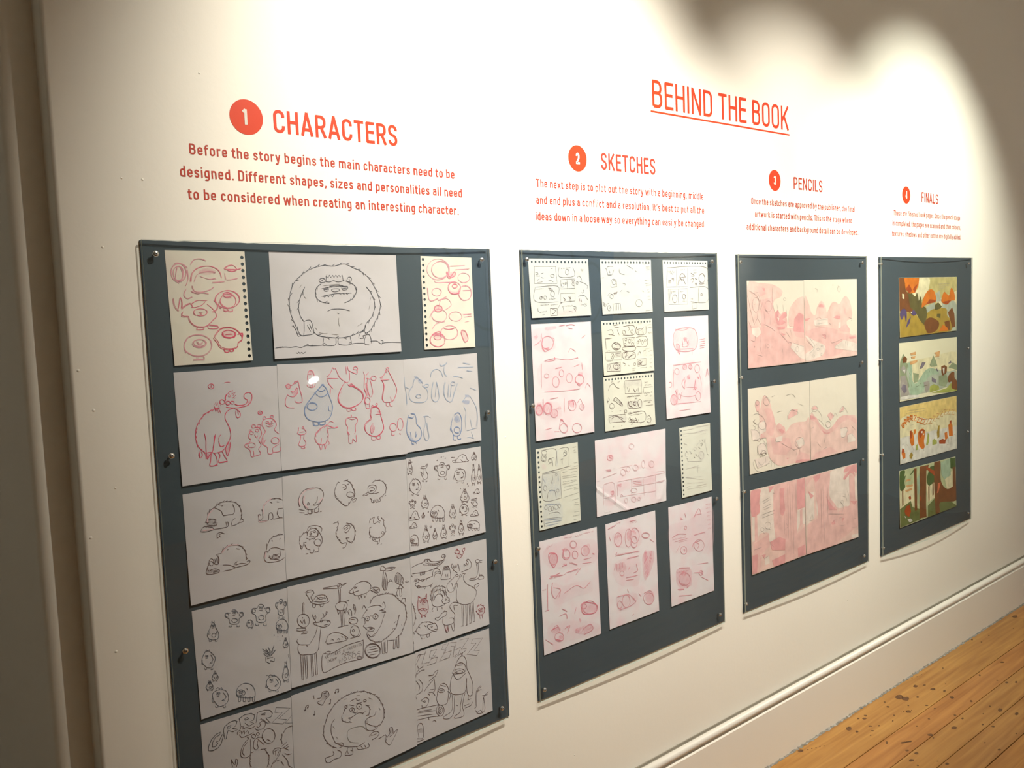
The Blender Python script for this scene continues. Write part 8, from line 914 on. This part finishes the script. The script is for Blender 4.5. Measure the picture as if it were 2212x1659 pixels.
for i, (x, z) in enumerate(BADGES):
    bm = bmesh.new(); cyl(bm, (0, -0.0001, 0), (0,-1,0), 0.0331, 0.0331, 0.0004, 64)
    o = obj('number_badge', bm, M['red']); o.location = (x, 0, z)
    tag(o, 'round orange red disc with a white numeral %d beside the heading %s' % (i+1, ('CHARACTERS', 'SKETCHES', 'PENCILS', 'FINALS')[i]), 'badge', 'number discs on the wall')
    hw_ = 0.0046 if i == 0 else 0.0072
    dgt = line('numeral', str(i+1), x-hw_-(0.002 if i == 0 else 0), x+hw_-(0.002 if i == 0 else 0), z-0.0145, z-0.0145, 0.029, M['white'], 0.19, y=-0.0008)
    dgt['label'] = 'white numeral'
    dgt.parent = o; dgt.matrix_parent_inverse = Matrix.Translation(o.location).inverted()

# ------------------------------------------------------------------ lamps: ceiling track spotlights, added fill spots, a lit lamp and a mural across the room
bm = bmesh.new(); box(bm, 0.2, 5.2, -1.32, -1.28, ZC-0.03, ZC-0.0005)
tag(obj('lighting_track', bm, M['lampbody']), 'long white lighting track on the ceiling in front of the exhibition wall', 'lighting track')
SP = [ # lamp x, aim x, aim z, watts, cone degrees, blend, description
 (1.28, 1.34, 1.85, 275, 68, 0.9, 'track spotlight shining on the board nearest the camera'),
 (1.9, 1.8, 1.15, 155, 64, 0.9, 'track spotlight shining on the gap between first and second boards'),
 (2.6, 2.6, 1.5, 190, 61, 0.92, 'track spotlight shining on the third board'),
 (3.45, 3.5, 1.55, 260, 68, 0.92, 'track spotlight shining on the fourth board'),
]
def spotlamp(x, y, aim, watts, cone, blend, lab, col=(1.0, 0.935, 0.815)):
    pos = Vector((x, y, ZC-0.16)); d = (Vector(aim)-pos).normalized()
    t = empty('track_spotlight', (x, y, ZC)); tag(t, lab, 'spotlight', 'track spotlights on the ceiling')
    bm = bmesh.new(); box(bm, x-0.05, x+0.05, y-0.018, y+0.018, ZC-0.055, ZC-0.0305); cyl(bm, (x, y, ZC-0.16), (0,0,1), 0.008, 0.008, 0.11, 10); pobj('stem', bm, M['lampbody'], t)
    bm = bmesh.new(); cyl(bm, pos-d*0.09, d, 0.03, 0.045, 0.14, 24, caps=False); cyl(bm, pos-d*0.09, d, 0.03, 0.03, 0.002, 24); pobj('lamp_housing', bm, M['lampbody'], t)
    bm = bmesh.new(); cyl(bm, pos+d*0.025, d, 0.040, 0.040, 0.002, 24); pobj('lens', bm, M['lens'], t)
    ld = bpy.data.lights.new('spot_beam', 'SPOT'); ld.energy = watts; ld.color = col; ld.spot_size = math.radians(cone); ld.spot_blend = blend; ld.shadow_soft_size = 0.012
    lo = bpy.data.objects.new('spot_beam', ld); C.objects.link(lo); lo.location = pos + d*0.056
    lo.rotation_euler = d.to_track_quat('-Z', 'Y').to_euler(); lo.parent = t; lo.matrix_parent_inverse = Matrix.Translation(t.location).inverted()
for x, ax, az, w_, cone, bl, lab in SP: spotlamp(x, -1.3, (ax, 0, az), w_, cone, bl, lab, (0.97, 0.97, 0.83) if x > 3 else (1.0, 0.935, 0.815))
spotlamp(5.2, -2.3, (5.9, YB, 1.9), 560, 90, 0.5, 'added spotlight brightening the blue mural across the room')  # added lamp, strengthens the mural's mirror image in the acrylic
spotlamp(2.2, -2.6, (2.2, YB, 1.2), 180, 110, 0.5, 'added fill spotlight bouncing off the plain wall across the room')  # added fill, bounces ambient light back into the room
spotlamp(-0.9, 1.2, (XL, 1.6, 1.2), 220, 110, 0.6, 'added fill spotlight brightening the side room on the left')  # added fill, lifts the dark reveal at the left
# round lamp on the wall across the room, seen mirrored in the first acrylic sheet
LX, LZ = 3.04, 0.975
t = empty('wall_lamp', (LX, YB, LZ)); tag(t, 'small lit round lamp on the wall across the room', 'lamp')
bm = bmesh.new(); cyl(bm, (LX, YB+0.0005, LZ), (0,1,0), 0.09, 0.085, 0.035, 32); pobj('lamp_base', bm, M['lampbody'], t)
bm = bmesh.new(); cyl(bm, (LX, YB+0.0355, LZ), (0,1,0), 0.055, 0.045, 0.03, 32); bmesh.ops.rotate(bm, cent=(LX, YB, LZ), matrix=Matrix.Rotation(math.radians(14), 3, 'Y'), verts=bm.verts); [setattr(v.co, 'z', LZ+(v.co.z-LZ)*0.42) for v in bm.verts]; bmesh.ops.rotate(bm, cent=(LX, YB, LZ), matrix=Matrix.Rotation(math.radians(-14), 3, 'Y'), verts=bm.verts); pobj('diffuser', bm, M['glow'], t)
# blue mural with line-drawn rounds across the room, seen mirrored in the second acrylic sheet
bm = bmesh.new(); box(bm, 4.55, 7.6 if XR > 7.6 else XR-0.02, YB+0.0005, YB+0.02, 1.22, 2.6)
t = obj('mural_board', bm, M['blue']); tag(t, 'large blue mural board on the wall across the room', 'mural')
bm = bmesh.new()
for cx, cz, r_ in ((5.3, 1.75, 0.33), (5.9, 1.6, 0.25), (5.0, 2.2, 0.18)):
    P = [(cx+r_*math.cos(k*0.2618), cz+r_*1.15*math.sin(k*0.2618)) for k in range(25)]
    ribbon(bm, P, 0.03, lambda x, z: -YB-0.0215, 0, 0)
for f in bm.faces:
    f.normal_update()
    if f.normal.y < 0: f.normal_flip()
d = obj('mural_outline', bm, M['mline']); d.parent = t
